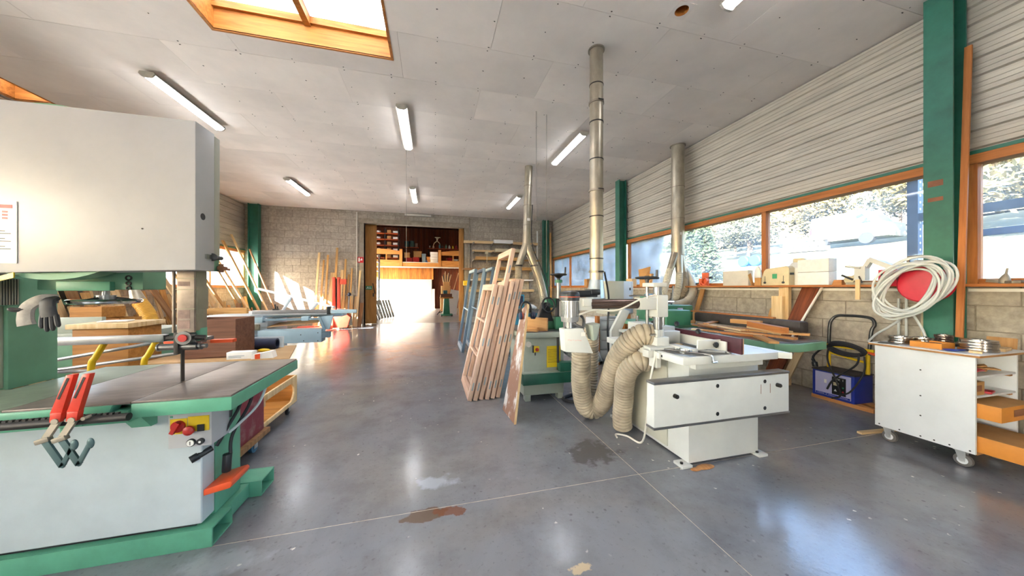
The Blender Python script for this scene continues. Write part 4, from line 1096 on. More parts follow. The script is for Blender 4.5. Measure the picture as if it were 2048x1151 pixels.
mb = MB().tube(smooth_path([(1.95, 3.62, .4), (1.94, 3.6, .1), (1.8, 3.55, .022), (1.64, 3.58, .022), (1.62, 3.7, .022), (1.75, 3.78, .022), (1.9, 3.8, .022)]), .02, 10)
solo('black_hose', 'black rubber hose curled on the floor beneath the green moulder', 'hose', 'black_rubber', mb)
mb = MB().tube(smooth_path([(1.78, 2.20, .9), (1.765, 2.26, .6), (1.77, 2.3, .3), (1.83, 2.45, .03), (1.80, 2.62, .012), (1.72, 2.68, .012), (1.69, 2.62, .012)]), .0085, 8)
part(M, 'white_cable', 'cord_white', mb)
for k in range(3): part(M, 'extraction_hose', HOSES[k][2], HOSES[k][0], label=HOSES[k][1])
# things on the table
solo('cutter_disc', 'flat steel cutter ring lying on the white moulder table', 'cutter', 'chrome', MB().pipe((1.99, 2.12, .9035), (1.99, 2.12, .925), .062, .022, 28).pipe((1.99, 2.12, .925), (1.99, 2.12, .931), .04, .02, 24), 'tools on the moulder table')
solo('steel_collar', 'round steel collar standing near the maroon fence', 'cutter', 'bronze', MB().pipe((2.2, 2.15, .9035), (2.2, 2.15, .94), .034, .016, 22).pipe((2.2, 2.15, .94), (2.2, 2.15, .947), .03, .018, 22), 'tools on the moulder table')
solo('hex_key', 'bent steel key hanging over the white table edge', 'tool', 'chrome', MB().tube([(1.86, 2.2, .914), (1.95, 2.06, .914), (2.03, 1.95, .914), (2.04, 1.92, .912), (2.042, 1.912, .90), (2.045, 1.905, .868)], .007, 8).cyl((2.03, 1.9, .866), (2.07, 1.9, .866), .009, 8), 'tools on the moulder table')
solo('spanner', 'long steel spanner lying beside the maroon fence', 'tool', 'steel', MB().beam((2.05, 2.14, .912), (2.27, 1.98, .912), .016, .008, (0, 0, 1)).cyl((2.27, 1.98, .906), (2.27, 1.98, .916), .022, 12), 'tools on the moulder table')
solo('wood_offcut', 'small pale chip of wood on the white moulder table', 'offcut', 'pale_wood', MB().cbox((2.08, 2.3, .918), (.09, .05, .025), Matrix.Rotation(.4, 3, 'Z')))

# ---------------------------------------------------------------- grey-green moulder behind
G = thing('profile_moulder', 'grey-green spindle moulder with dark green sliding beam and yellow label', 'woodworking machine', (1.4, 4.1, 0))
part(G, 'cabinet', 'grey_green', MB().box(1.11, 1.65, 3.76, 4.45, .07, .80), bevel=.008)
for x, y in ((1.13, 3.75), (1.57, 3.76), (1.13, 4.35), (1.57, 4.35)): part(G, 'foot', 'grey_green', MB().box(x, x + .07, y, y + .1, 0, .075), bevel=.004)
part(G, 'table', 'grey_green', MB().prism([(1.05, 3.68), (1.68, 3.68), (1.68, 4.5), (1.05, 4.5)], 'z', .80, .865), bevel=.01)
part(G, 'table_top', 'iron_table', MB().box(1.06, 1.67, 3.70, 4.49, .8655, .872))
sl = part(G, 'sliding_beam', 'dark_green', MB().box(1.07, 1.86, 3.64, 3.75, .235, .365), bevel=.004)
part(sl, 'beam_gap_strip', 'grey_green', MB().box(1.07, 1.86, 3.66, 3.755, .365, .373))  # thin grey-green strip between beam and block
part(G, 'sliding_block', 'dark_green', MB().box(1.55, 1.86, 3.64, 3.75, .374, .485), bevel=.004)
part(G, 'black_rod', 'dark_steel', MB().cyl((1.54, 3.69, .48), (1.54, 3.69, .80), .016, 12))
part(G, 'yellow_notice', 'yellow_label', MB().box(1.415, 1.60, 3.753, 3.7585, .41, .68), label='yellow instruction plate with fine print')
mb = MB()
for k in range(12): mb.box(1.43, 1.585 - .02 * (k % 3), 3.7515, 3.7535, .47 + k * .015, .473 + k * .015)
part(G, 'notice_print', 'dark_steel', mb, smooth=False, kind='stuff')
eb = part(G, 'emergency_stop', 'yellow_label', MB().box(1.235, 1.305, 3.725, 3.7595, .615, .69), bevel=.004)
part(eb, 'stop_button', 'red_paint', MB().lathe([(.01, 0), (.01, .008), (.022, .012), (.02, .026), (.01, .03)], (1.27, 3.725, .652), (0, -1, 0), 16))
part(eb, 'cable_gland', 'black_plastic', MB().box(1.222, 1.235, 3.73, 3.7595, .61, .7).cyl((1.255, 3.74, .615), (1.255, 3.74, .575), .008, 8))
part(G, 'dial', 'white_plastic', MB().pipe((1.17, 3.76, .715), (1.17, 3.735, .715), .034, .026, 24).cyl((1.17, 3.76, .715), (1.17, 3.745, .715), .026, 20))
fp = part(G, 'fence_casting', 'mid_green', MB().box(1.50, 1.72, 3.95, 4.2, .873, 1.0).box(1.58, 1.7, 3.86, 3.98, .873, 1.04), bevel=.01)
part(G, 'stand_post', 'steel', MB().cyl((1.645, 3.92, 1.0), (1.645, 3.92, 1.5), .032, 18))
part(G, 'post_sleeve', 'black_plastic', MB().box(1.605, 1.69, 3.87, 3.96, 1.04, 1.28), bevel=.01)
part(G, 'post_collar', 'mid_green', MB().cyl((1.645, 3.92, 1.49), (1.645, 3.92, 1.53), .05, 18).box(1.47, 1.6, 3.9, 3.98, 1.16, 1.28))
hwh = part(G, 'post_handwheel', 'dark_steel', handwheel((1.645, 3.92, 1.6), (0, 0, 1), .10).cyl((1.645, 3.92, 1.53), (1.645, 3.92, 1.6), .02, 10).lathe([(.02, 0), (.07, .04)], (1.645, 3.92, 1.55), (0, 0, 1), 14))
part(hwh, 'wheel_grip', 'dark_steel', MB().cyl((1.73, 3.9, 1.61), (1.735, 3.9, 1.70), .013, 10))
part(G, 'side_handwheel', 'black_plastic', handwheel((1.47, 3.84, 1.20), (.2, -1, .1), .092).cyl((1.47, 3.84, 1.20), (1.49, 4.0, 1.18), .03, 12))
part(G, 'wheel_bracket', 'black_plastic', MB().hexa([(1.34, 3.9, .98), (1.56, 3.9, .98), (1.56, 4.0, .98), (1.34, 4.0, .98)], [(1.42, 3.9, 1.22), (1.5, 3.9, 1.24), (1.5, 4.0, 1.24), (1.42, 4.0, 1.22)]), bevel=.006)
part(G, 'cross_arm', 'teal_blue', MB().box(1.66, 2.02, 3.93, 3.99, 1.12, 1.18), bevel=.004)
plank('wood_fence', 'thick wooden fence board standing on the green moulder table', 'board', (1.16, 4.05, .955), (1.425, 3.76, .955), .165, .04, 'raw_wood', side=(0, 0, 1))
for k, (a, b_) in enumerate((((1.08, 3.9, .884), (1.29, 3.74, .884)), ((1.12, 3.97, .884), (1.31, 3.80, .884)), ((1.1, 3.93, .908), (1.3, 3.77, .908)))):
    plank('wood_batten', ('lowest light batten in the stack on the green moulder table', 'inner light batten in the stack on the green moulder table', 'topmost light batten in the stack on the green moulder table')[k], 'offcut', a, b_, .05, .022, 'raw_wood', group='battens on the green moulder', side=(.6, .8, 0))
part(G, 'extraction_hose', HOSES[3][2], HOSES[3][0], label=HOSES[3][1])
# splattered board leaning on it, with ear defenders
def splat():
    m = mat('splattered_board', '#8f6a55', 0.7, col2='#d0cac4', scale=7, thr=(.5, .6), stretch=(1, 1, .55))
    n, l = m.node_tree.nodes, m.node_tree.links
    return m
splat()
P_ = [(0.775, 3.58, 0.0), (0.82, 3.16, 0.0)]
b0, b1 = Vector((.80, 3.585, 0)), Vector((.83, 3.165, 0))
t0, t1 = Vector((1.045, 3.64, 1.10)), Vector((1.075, 3.44, 1.24))
t0b = Vector((.99, 3.64, .98))
n_ = (b1 - b0).cross(t1 - b1).normalized() * .022
if n_.x < 0: n_ = -n_
r = thing('splattered_board', 'worn board splattered with white paint leaning on the green moulder', 'board', (.85, 3.4, 0))
top = [Vector((1.035, 3.62, 1.16)), Vector((1.06, 3.44, 1.235))]
V = [b0, b1, b1 + n_, b0 + n_, top[0], top[1], top[1] + n_, top[0] + n_]
part(r, 'board_face', 'splattered_board', MB().add(V, MB.BF))
part(r, 'board_edge', 'pale_wood', MB().add([q + Vector((-.0015, -.02 * i, 0)) for i in (0,) for q in (b1, b1 + Vector((-.004, -.014, 0)), b1 + n_ + Vector((0, -.014, 0)), b1 + n_, top[1], top[1] + Vector((-.004, -.014, 0)), top[1] + n_ + Vector((0, -.014, 0)), top[1] + n_)], MB.BF))
r = thing('ear_defenders', 'dark blue ear defenders hanging over the splattered board', 'ear defenders', (1.04, 3.47, 1.05))
part(r, 'headband', 'black_plastic', MB().tube([(1.0 + .05 + .062 * math.cos(a), 3.47, 1.175 + .085 * math.sin(a)) for a in [PI * (1.15 - 1.3 * k / 16) for k in range(17)]], .012, 8))
mat('ear_blue', '#27304a', 0.45, var=0.1)
for s_, x in ((-1, .985), (1, 1.125)):
    e = part(r, 'ear_cup', 'ear_blue', MB().lathe([(.012, 0), (.038, .006), (.043, .02), (.04, .034)], (x - s_ * .0 - .018 * (s_ < 0) , 3.47, 1.10), (s_, 0, 0) if s_ > 0 else (1, 0, 0), 18))
    part(e, 'cushion', 'orange_plastic' if s_ < 0 else 'ear_blue', MB().torus((x + (.02 if s_ < 0 else -.004), 3.47, 1.10), (1, 0, 0), .034, .007, 20, 6))
# ---------------------------------------------------------------- right wall: trolley, charger, reel, bench, shelf
mat('white_board', '#cdd0d1', 0.4, var=0.04, scale=3)
mat('edge_wood', '#a8753f', 0.6, var=0.12, scale=12)
mat('cardboard', '#b98a52', 0.75, var=0.10, scale=5)
mat('cardboard_orange', '#c8802c', 0.6, var=0.08, scale=5)
mat('caster_grey', '#5f5b57', 0.5, var=0.1)
mat('bracket_zinc', '#b9bab8', 0.35, metal=0.7, var=0.1)
mat('steel_tool', '#a39a90', 0.22, metal=0.9, var=0.1)
mat('box_grey', '#c8c4bb', 0.55, var=0.06)
mat('polystyrene', '#e4e6e6', 0.7, var=0.04, scale=20)
mat('ivory', '#cfc19d', 0.5, var=0.08)
mat('vac_orange', '#d2623a', 0.45, var=0.1)
mat('charger_blue', '#23369a', 0.4, var=0.1)
mat('charger_face', '#b9b6da', 0.4, var=0.04)
mat('hose_light', '#c8ccca', 0.4, var=0.06)
mat('reel_red', '#c21f35', 0.35, var=0.1)
mat('dusty_black', '#3d3836', 0.7, var=0.2, scale=10)
def caster(parent, x, y, r=.05, rot=0.0, m='caster_grey'):
    ca = part(parent, 'caster', 'bracket_zinc', MB().box(x - .03, x + .03, y - .03, y + .03, r * 2 + .022, r * 2 + .03).prism([(y - .026, r * .85), (y + .002, r * .85), (y + .025, r * 2 + .024), (y - .03, r * 2 + .024)], 'x', x - .023, x - .019).prism([(y - .026, r * .85), (y + .002, r * .85), (y + .025, r * 2 + .024), (y - .03, r * 2 + .024)], 'x', x + .019, x + .023))
    part(ca, 'wheel', m, MB().lathe([(r * .62, -.017), (r * .95, -.014), (r, -.008), (r, .008), (r * .95, .014), (r * .62, .017)], (x, y - .012, r), (1, .0, 0), 22))
    part(ca, 'hub', 'white_board', MB().cyl((x - .0175, y - .012, r), (x + .0175, y - .012, r), r * .58, 18))
    part(ca, 'axle', 'bracket_zinc', MB().cyl((x - .026, y - .012, r), (x + .026, y - .012, r), r * .2, 10))
    return ca
T = thing('tool_trolley', 'white board trolley on casters with open shelves and tools on top', 'trolley', (4.4, 1.75, 0))
X0, X1, Y0, Y1 = 4.05, 4.66, 1.455, 2.02
part(T, 'side_board', 'white_board', MB().box(X0, X0 + .02, Y0, Y1, .135, .885), bevel=.002, label='large white side board')
part(T, 'side_board', 'white_board', MB().box(X1 - .02, X1, Y0 + .01, Y1, .135, .885), bevel=.002)
part(T, 'back_board', 'white_board', MB().box(X0 + .02, X1 - .02, Y1 - .02, Y1, .135, .885), bevel=.002)
part(T, 'bottom_board', 'edge_wood', MB().box(X0 + .02, X1 - .02, Y0, Y1 - .02, .13, .15))
for z in (.40, .56, .715):
    s_ = part(T, 'shelf', 'white_board', MB().box(X0 + .02, X1 - .02, Y0 + .015, Y1 - .02, z, z + .016), bevel=.001)
    part(s_, 'shelf_cleat', 'edge_wood', MB().box(X1 - .06, X1 - .02, Y0 + .03, Y1 - .02, z - .02, z))
tp = part(T, 'top_board', 'white_board', MB().box(X0 - .03, X1 + .05, Y0 - .03, Y1 + .03, .902, .9075))
part(tp, 'top_edge', 'edge_wood', MB().box(X0 - .031, X1 + .051, Y0 - .031, Y1 + .031, .886, .9018), bevel=.002)
for x, y in ((X0 + .06, Y0 + .09), (X0 + .06, Y1 - .06), (X1 - .1, Y0 + .09), (X1 - .1, Y1 - .06)): caster(T, x, y, .05)
mb_s = []
for y in (1.48, 1.58, 1.66, 1.735, 1.86, 1.99):
    mb_s.append((y, .155))
for y, z in mb_s + [(1.735, .33), (1.735, .5), (1.735, .72)]: part(T, 'screw', 'dark_steel', MB().cyl((X0 - .0012, y, z), (X0 + .003, y, z), .006, 8))
# boxes on the shelves
def carton(lab, x0, x1, y0, y1, z0, z1, m='cardboard', grp='cartons in the trolley', flap=True):
    r = thing('cardboard_box', lab, 'box', ((x0 + x1) / 2, (y0 + y1) / 2, z0), grp)
    part(r, 'body', m, MB().box(x0, x1, y0, y1, z0, z1 - .001), bevel=.002)
    part(r, 'lid', 'cardboard', MB().box(x0, x1, y0, y1, z1 - .001, z1), smooth=False)
    if flap: part(r, 'printed_label', 'brown_wood_x', MB().box(x0 + (x1 - x0) * .35, x0 + (x1 - x0) * .75, y0 - .0015, y0, z0 + (z1 - z0) * .3, z0 + (z1 - z0) * .75))
    return r
carton('long orange carton on the bottom shelf of the white trolley, sticking out farthest', 4.09, 4.50, 1.26, 1.9, .151, .275, 'cardboard_orange')
carton('orange carton on the second shelf of the white trolley, above the longest one', 4.08, 4.53, 1.35, 1.9, .417, .53, 'cardboard_orange')
carton('small brown carton on the third shelf of the white trolley', 4.08, 4.24, 1.48, 1.8, .577, .68, 'cardboard')
mb = MB()
for k in range(7): mb.cbox((4.15 + .05 * k, 1.54 + .02 * (k % 3), .757 + .012 * (k % 2)), (.08, .1, .01), Matrix.Rotation(.25 * (k - 3), 3, 'Z') @ Matrix.Rotation(.3 * ((k * 7) % 5 - 2) / 2, 3, 'X'))
solo('paper_bundle', 'crumpled brown paper packets on the top shelf of the trolley', 'paper', 'cardboard', mb)
solo('red_packet', 'flat red packet beside the small carton in the trolley', 'packet', 'reel_red', MB().cbox((4.34, 1.52, .585), (.12, .09, .014), Matrix.Rotation(.2, 3, 'Z')), bevel=.003)
solo('red_sachet', 'thin red sachet under the paper packets in the trolley', 'packet', 'reel_red', MB().cbox((4.14, 1.49, .777), (.14, .05, .01), Matrix.Rotation(.2, 3, 'X')), bevel=.003)
# cutter heads on top
def cutter(lab, x, y, z, R, n, m='steel_tool'):
    r = thing('cutter_stack', lab, 'cutter head', (x, y, z), 'steel cutter heads on the trolley')
    zz = z
    for k in range(n):
        h = .022
        part(r, 'disc', m, MB().pipe((x + .006 * (k % 2), y, zz), (x + .006 * (k % 2), y, zz + h), R * (1 - .06 * (k % 2)), R * .4, 30), bevel=.0015)
        zz += h + .0005
    part(r, 'hub', 'chrome', MB().pipe((x, y, zz), (x, y, zz + .006), R * .55, R * .35, 26))
    return r
cutter('tallest stack of steel cutter discs on the near end of the trolley', 4.32, 1.54, .9078, .1, 4)
cutter('stack of steel cutter discs on the far end of the trolley', 4.2, 1.92, .9078, .078, 3)
cutter('pair of shiny cutter discs beside the far stack on the trolley', 4.30, 1.83, .9078, .062, 3)
cutter('small dark cutter head on a black plate towards the wall side of the trolley', 4.48, 1.78, .931, .055, 3, 'bronze')
solo('black_plate', 'flat black plate under the small cutter head on the trolley', 'plate', 'black_plastic', MB().cyl((4.48, 1.78, .9078), (4.48, 1.78, .9305), .11, 24))
r = thing('parts_tray', 'open orange cardboard tray holding a cutter on the trolley', 'tray', (4.2, 1.72, .908))
part(r, 'base', 'cardboard_orange', MB().box(4.10, 4.28, 1.64, 1.82, .908, .912))
for q in ((4.10, 4.104, 1.64, 1.82), (4.276, 4.28, 1.64, 1.82), (4.104, 4.276, 1.64, 1.644), (4.104, 4.276, 1.816, 1.82)): part(r, 'tray_wall', 'cardboard_orange', MB().box(*q, .912, .955))
solo('tray_cutter', 'small dark cutter lying in the open cardboard tray', 'cutter', 'dark_steel', MB().pipe((4.2, 1.73, .9125), (4.2, 1.73, .945), .05, .015, 22))
solo('blue_rag', 'crumpled dark blue rag at the front edge of the trolley top', 'rag', 'charger_blue', MB().ball((4.13, 1.6, .914), .05, (1.2, .9, .12)).ball((4.18, 1.57, .916), .03, (1.3, .8, .2)))
solo('black_pad', 'flat black pad lying near the far corner of the trolley top', 'pad', 'black_plastic', MB().cbox((4.1, 1.95, .911), (.12, .12, .006), Matrix.Rotation(.3, 3, 'Z')))
solo('pale_block', 'pale wooden block on the near right corner of the trolley', 'offcut', 'pale_wood', MB().cbox((4.52, 1.51, .92), (.17, .09, .024), Matrix.Rotation(.15, 3, 'Z')))
solo('pale_chip', 'small pale wood chip at the front edge of the trolley', 'offcut', 'pale_wood', MB().cbox((4.18, 1.50, .915), (.1, .06, .014), Matrix.Rotation(.3, 3, 'Z')))
plank('floor_batten', 'short pale batten lying on the floor beside the trolley', 'batten', (4.03, 2.12, .012), (4.5, 2.08, .012), .04, .02, 'pale_wood', side=(0, 1, 0))
plank('leaning_board', 'brown board standing behind the trolley at the right edge', 'board', (5.0, 1.70, 0), (5.14, 1.70, .96), .16, .02, 'raw_wood', side=(0, 1, 0))
for k in range(4):
    plank('metal_strip', ('nearest', 'second nearest', 'third nearest', 'farthest')[k] + ' of four thin metal strips standing behind the trolley', 'metal strip', (4.93, 1.46 + .03 * k, 0), (5.13, 1.46 + .03 * k, .9 - .05 * k), .02, .006, 'galvanised', side=(0, 1, 0), group='metal strips behind the trolley')

# blue charger with handle and cable
K = thing('battery_charger', 'blue battery charger with lilac front and control panel on a timber', 'charger', (5.0, 2.8, .04))
part(K, 'case', 'charger_blue', MB().box(4.82, 5.14, 2.58, 3.0, .045, .37), bevel=.008)
part(K, 'lid', 'dusty_black', MB().box(4.81, 5.15, 2.575, 3.005, .3705, .385), bevel=.003, label='dusty brown lid')
fc = part(K, 'front_panel', 'charger_face', MB().box(4.814, 4.8195, 2.61, 2.965, .075, .355))
cp_ = part(fc, 'control_panel', 'sign_black', MB().box(4.8105, 4.8135, 2.655, 2.79, .11, .325))
part(cp_, 'display', 'ivory', MB().box(4.809, 4.8103, 2.72, 2.775, .22, .26))
part(cp_, 'red_button', 'reel_red', MB().cyl((4.8103, 2.68, .16), (4.806, 2.68, .16), .009, 12))
part(cp_, 'green_button', 'sign_green', MB().cyl((4.8103, 2.68, .21), (4.806, 2.68, .21), .009, 12))
text_obj('charger_lettering', 'GPX  1', .034, (4.809, 2.775, .298), (PI / 2, 0, -PI / 2), 'sign_white', cp_)
part(cp_, 'warning_triangle', 'sign_white', MB().prism([(2.74, .15), (2.77, .15), (2.755, .178)], 'x', 4.809, 4.8103))
part(fc, 'white_sticker', 'sign_white', MB().box(4.812, 4.8138, 2.845, 2.87, .225, .27))
part(fc, 'brand_strip', 'charger_blue', MB().box(4.812, 4.8138, 2.615, 2.96, .078, .1))
mb = MB()
for k in range(22):
    if k % 8 not in (0, 6): mb.box(4.8112, 4.812, 2.945 - .0145 * k, 2.953 - .0145 * k, .0855, .0925)
part(fc, 'strip_lettering', 'charger_face', mb, smooth=False, kind='stuff')
part(K, 'timber_skid', 'raw_wood_y', MB().box(4.83, 4.93, 2.42, 3.02, 0, .044), bevel=.003)
part(K, 'timber_skid', 'raw_wood_y', MB().box(5.03, 5.12, 2.5, 3.02, 0, .044), bevel=.003)
# hand truck frame behind with coiled cable
r = thing('hand_truck', 'small black tubular hand truck with yellow frame behind the charger', 'hand truck', (5.07, 2.75, .385))
hp = smooth_path([(5.05, 2.96, .62), (5.06, 2.96, .9), (5.08, 2.95, 1.0), (5.1, 2.9, 1.06), (5.11, 2.8, 1.07), (5.11, 2.66, 1.07), (5.1, 2.57, 1.05), (5.09, 2.54, .98), (5.07, 2.56, .9), (5.05, 2.57, .62)], 6)
part(r, 'handle', 'black_plastic', MB().tube(hp, .017, 10))
for y in (2.96, 2.58): part(r, 'upright', 'yellow_paint', MB().cyl((5.05, y, .386), (5.05, y, .64), .02, 12))
part(r, 'cross_plate', 'yellow_paint', MB().box(5.03, 5.06, 2.52, 3.0, .66, .69).cyl((5.05, 2.58, .52), (5.05, 2.96, .58), .015, 10))
part(r, 'stub_handle', 'orange_plastic', MB().cyl((5.05, 2.6, .655), (5.05, 2.45, .62), .018, 10))
mb = MB()
for k in range(7):
    rr = .17 + .012 * (k % 3)
    mb.tube([(5.0 + .03 * math.cos(a) + .004 * k, 2.77 + rr * 1.05 * math.cos(a + .1 * k), .655 + .06 * math.sin(a + .15 * k) + .006 * (k - 3)) for a in [2 * PI * j / 28 for j in range(28)]], .012, 7, closed=True)
mb.tube(smooth_path([(4.99, 2.94, .66), (4.9, 2.98, .6), (4.83, 3.0, .52), (4.83, 2.98, .45)]), .012, 8)
mb.tube(smooth_path([(4.97, 2.92, .64), (4.86, 2.86, .5), (4.79, 2.74, .3), (4.80, 2.70, .12), (4.79, 2.78, .06)]), .01, 8)
mb.tube(smooth_path([(4.97, 2.62, .62), (4.88, 2.6, .5), (4.80, 2.76, .3), (4.78, 2.82, .16)]), .01, 8)
mb.tube(smooth_path([(4.99, 2.58, .6), (4.92, 2.55, .42), (4.8, 2.6, .2), (4.79, 2.7, .12)]), .009, 8)
cb = part(r, 'coiled_cable', 'black_rubber', mb, label='black cable coiled over the frame and hanging over the charger')
part(cb, 'plug', 'black_plastic', MB().cyl((4.83, 2.985, .46), (4.83, 2.975, .40), .03, 12).cyl((4.82, 3.0, .50), (4.83, 2.985, .455), .018, 10), bevel=.002)

# red hose reel on the column
r = hr_ = thing('hose_reel', 'red hose reel wound with pale hose on the near green column', 'hose reel', (4.85, 2.06, 1.25))
part(r, 'drum', 'reel_red', MB().lathe([(.05, 0), (.165, .002), (.17, .012), (.12, .016), (.115, .09), (.12, .12), (.17, .124), (.178, .136), (.165, .146), (.05, .15)], (4.895, 2.03, 1.455), (-1, 0, .0), 32))
part(r, 'bracket', 'reel_red', MB().box(4.78, 4.86, 2.17, 2.36, 1.44, 1.62), bevel=.008)
for k in range(4): part(r, 'bracket_slot', 'dark_steel', MB().box(4.776, 4.7805, 2.20 + .04 * k, 2.216 + .04 * k, 1.5, 1.59))
part(r, 'wall_frame', 'galvanised_dull', MB().tube(smooth_path([(4.93, 2.18, 1.5), (4.93, 2.2, 1.72), (4.93, 2.17, 1.75), (4.93, 2.02, 1.75), (4.93, 1.98, 1.72), (4.93, 1.99, 1.5)], 6), .012, 8).box(4.915, 4.93, 2.02, 2.15, 1.6, 1.71))
rng = random.Random(5)
mb = MB()
for k in range(11):
    pts = []; ph = rng.uniform(0, 6)
    oh, ov, A_, B_, tl = rng.uniform(-.02, .02), rng.uniform(-.03, .03), .29 + rng.uniform(-.05, .04), .185 + rng.uniform(-.05, .045), .62 + rng.uniform(-.3, .35)
    for j in range(40):
        a = 2 * PI * j / 40
        p, q = A_ * math.cos(a), B_ * math.sin(a)
        hh, vv = p * math.sin(tl) + q * math.cos(tl), p * math.cos(tl) - q * math.sin(tl)
        pts.append(Vector((4.67 - .011 * (k - 5) + .02 * math.sin(a * 2 + ph), 2.085 - hh - oh, 1.415 + vv + ov)))
    mb.tube(pts, .0105, 8, closed=True)
mb.tube(smooth_path([(4.78, 2.16, 1.2), (4.82, 2.2, 1.1), (4.85, 2.3, 1.0), (4.88, 2.42, .9), (4.9, 2.5, .8)]), .011, 8)
mb.tube(smooth_path([(4.78, 2.14, 1.22), (4.83, 2.1, 1.1), (4.86, 2.07, 1.0), (4.88, 2.05, .9)]), .011, 8)
part(hr_, 'coiled_hose', 'hose_light', mb, label='pale grey air hose coiled many times over the reel')
for k, (y, zt) in enumerate(((2.28, 1.3), (2.22, 1.36), (2.1, 1.3))):
    solo('wall_pipe', ('left', 'middle', 'right')[k] + ' of the thin pipes running down the wall under the hose reel', 'pipe', 'hose_light' if k != 2 else 'ivory', MB().cyl((5.17, y + .1, .2), (5.17, y + .1, zt), .012, 8), 'pipes beneath the hose reel')
plank('brown_lath', 'long brown lath leaning beside the near green column', 'lath', (4.87, 1.84, .95), (5.08, 1.865, 3.78), .045, .02, 'frame_wood_z', side=(0, 1, 0))
for z0, z1 in ((2.44, 2.5), (2.29, 2.33)):
    part(near_col, 'bare_patch', 'rust', MB().box(4.8985, 4.9, 1.95, 2.05, z0, z1), label='bare orange patch in the paint')

# ---------------------------------------------------------------- planer with offcuts
J = thing('planer', 'long green surface planer piled with offcuts below the window', 'woodworking machine', (3.8, 3.8, 0))
part(J, 'outfeed_table', 'saw_green_dull', MB().prism([(3.42, 2.46), (3.62, 2.36), (4.1, 2.42), (4.1, 3.75), (3.42, 3.75)], 'z', .765, .845), bevel=.008)
part(J, 'table_surface', 'iron_table', MB().prism([(3.44, 2.5), (3.62, 2.4), (4.08, 2.45), (4.08, 3.73), (3.44, 3.73)], 'z', .8455, .851))
part(J, 'infeed_table', 'saw_green_dull', MB().box(3.35, 4.05, 4.05, 5.1, .78, .85), bevel=.008)
part(J, 'body', 'mid_green', MB().box(3.45, 4.0, 3.2, 4.7, .05, .765), bevel=.01)
hb = part(J, 'head_cover', 'mid_green', MB().box(3.35, 4.1, 4.2, 4.62, .9, 1.14), bevel=.012)
part(J, 'front_cover', 'mid_green', MB().box(3.3, 3.72, 3.85, 4.18, .87, 1.09), bevel=.012)
part(hb, 'maker_plate', 'charger_face', MB().box(3.8, 3.9, 4.196, 4.1995, 1.03, 1.1))
part(J, 'motor', 'teal_blue', MB().cyl((3.6, 4.7, 1.24), (3.85, 4.75, 1.24), .08, 20), label='teal motor')
part(J, 'motor_box', 'mid_green', MB().box(3.55, 3.7, 4.6, 4.8, 1.14, 1.3), bevel=.006)
part(J, 'fence_post', 'dark_steel', MB().cyl((3.95, 4.5, 1.14), (3.95, 4.5, 1.34), .014, 10).cyl((3.95, 4.5, 1.18), (3.95, 4.5, 1.24), .03, 12))
part(J, 'lock_wheel', 'galvanised', handwheel((3.28, 4.15, .98), (-1, -.3, 0), .1))
solo('dark_beam', 'dark round-edged beam lying along the back of the planer', 'beam', 'dusty_black', MB().box(4.02, 4.16, 2.62, 4.1, .90, 1.04), bevel=.03)
rg = random.Random(11)
OFF = []
labs = ['longest flat lath at the back', 'orange lath across the top', 'pale strip at the front edge', 'thick block on top', 'second thick block beside it', 'thin slat at the near end', 'broad pale slat near the end', 'narrow brown slat in the middle', 'crooked slat towards the far end', 'short pale strip by the post', 'brown lath under the blocks', 'thin strip at the left edge', 'pale lath at the near corner', 'wide brown slat in the middle', 'slim pale batten far back', 'short chunk against the dark beam']
for k in range(16):
    yy = 2.62 + (k * .37 % 1.05); xx = 3.5 + (k * .173 % .42)
    L = .28 + rg.random() * .42; a = rg.uniform(-.5, .5) + (PI / 2 if k % 7 else .9)
    t = .014 + .01 * (k % 3 == 0) + (.035 if k in (3, 4) else 0)
    z = .854 + t / 2 + .018 * (k % 5)
    d = Vector((math.cos(a), math.sin(a), 0)) * (L / 2)
    c = Vector((xx, min(yy, 3.6 - 0), z + (.05 if k in (3, 4) else 0)))
    plank('offcut', labs[k] + ' of the offcut pile on the planer', 'offcut', c - d, c + d, .05 + .04 * rg.random(), t, ('raw_wood', 'pale_wood', 'raw_wood_y', 'frame_wood_z')[k % 4], side=(-math.sin(a), math.cos(a), 0), group='offcuts on the planer')
plank('orange_lath', 'orange lath lying on the dark beam of the planer', 'lath', (4.1, 2.95, 1.05), (4.07, 4.3, 1.05), .05, .018, 'frame_wood_z', side=(1, 0, 0))
# posts and boards against the wall
r = thing('timber_post', 'pale stepped timber post propping the window sill', 'post', (4.95, 3.55, 0))
part(r, 'inner_post', 'pale_wood', MB().box(5.03, 5.09, 3.43, 3.56, 0, 1.432)); part(r, 'outer_post', 'pale_wood', MB().box(4.965, 5.03, 3.47, 3.62, .15, 1.30), bevel=.002)
plank('dark_board', 'wide dark board leaning on wall below the white boxes', 'board', (4.72, 3.5, 0), (5.14, 3.22, 1.43), .2, .018, 'dark_wood', side=(0, 1, 0))
plank('white_edge_lath', 'thin pale lath along the edge of the dark leaning board', 'lath', (4.82, 3.3, .62), (5.13, 3.08, 1.43), .02, .02, 'white_plastic', side=(0, 1, 0))
plank('thin_lath', 'slim brown lath leaning left of the stepped post', 'lath', (4.76, 3.75, 0), (5.12, 3.72, 1.1), .05, .014, 'raw_wood', side=(0, 1, 0))
plank('marked_plank', 'pale plank with pencil marks leaning in front of the dark board', 'plank', (4.66, 3.28, 0), (4.90, 3.14, .70), .09, .022, 'pale_wood', side=(0, 1, 0))
plank('sill_prop', 'pale plank leaning under the sill by the pale hoses', 'plank', (4.75, 5.15, 0), (5.12, 5.0, 1.4), .1, .022, 'raw_wood', side=(0, 1, 0))

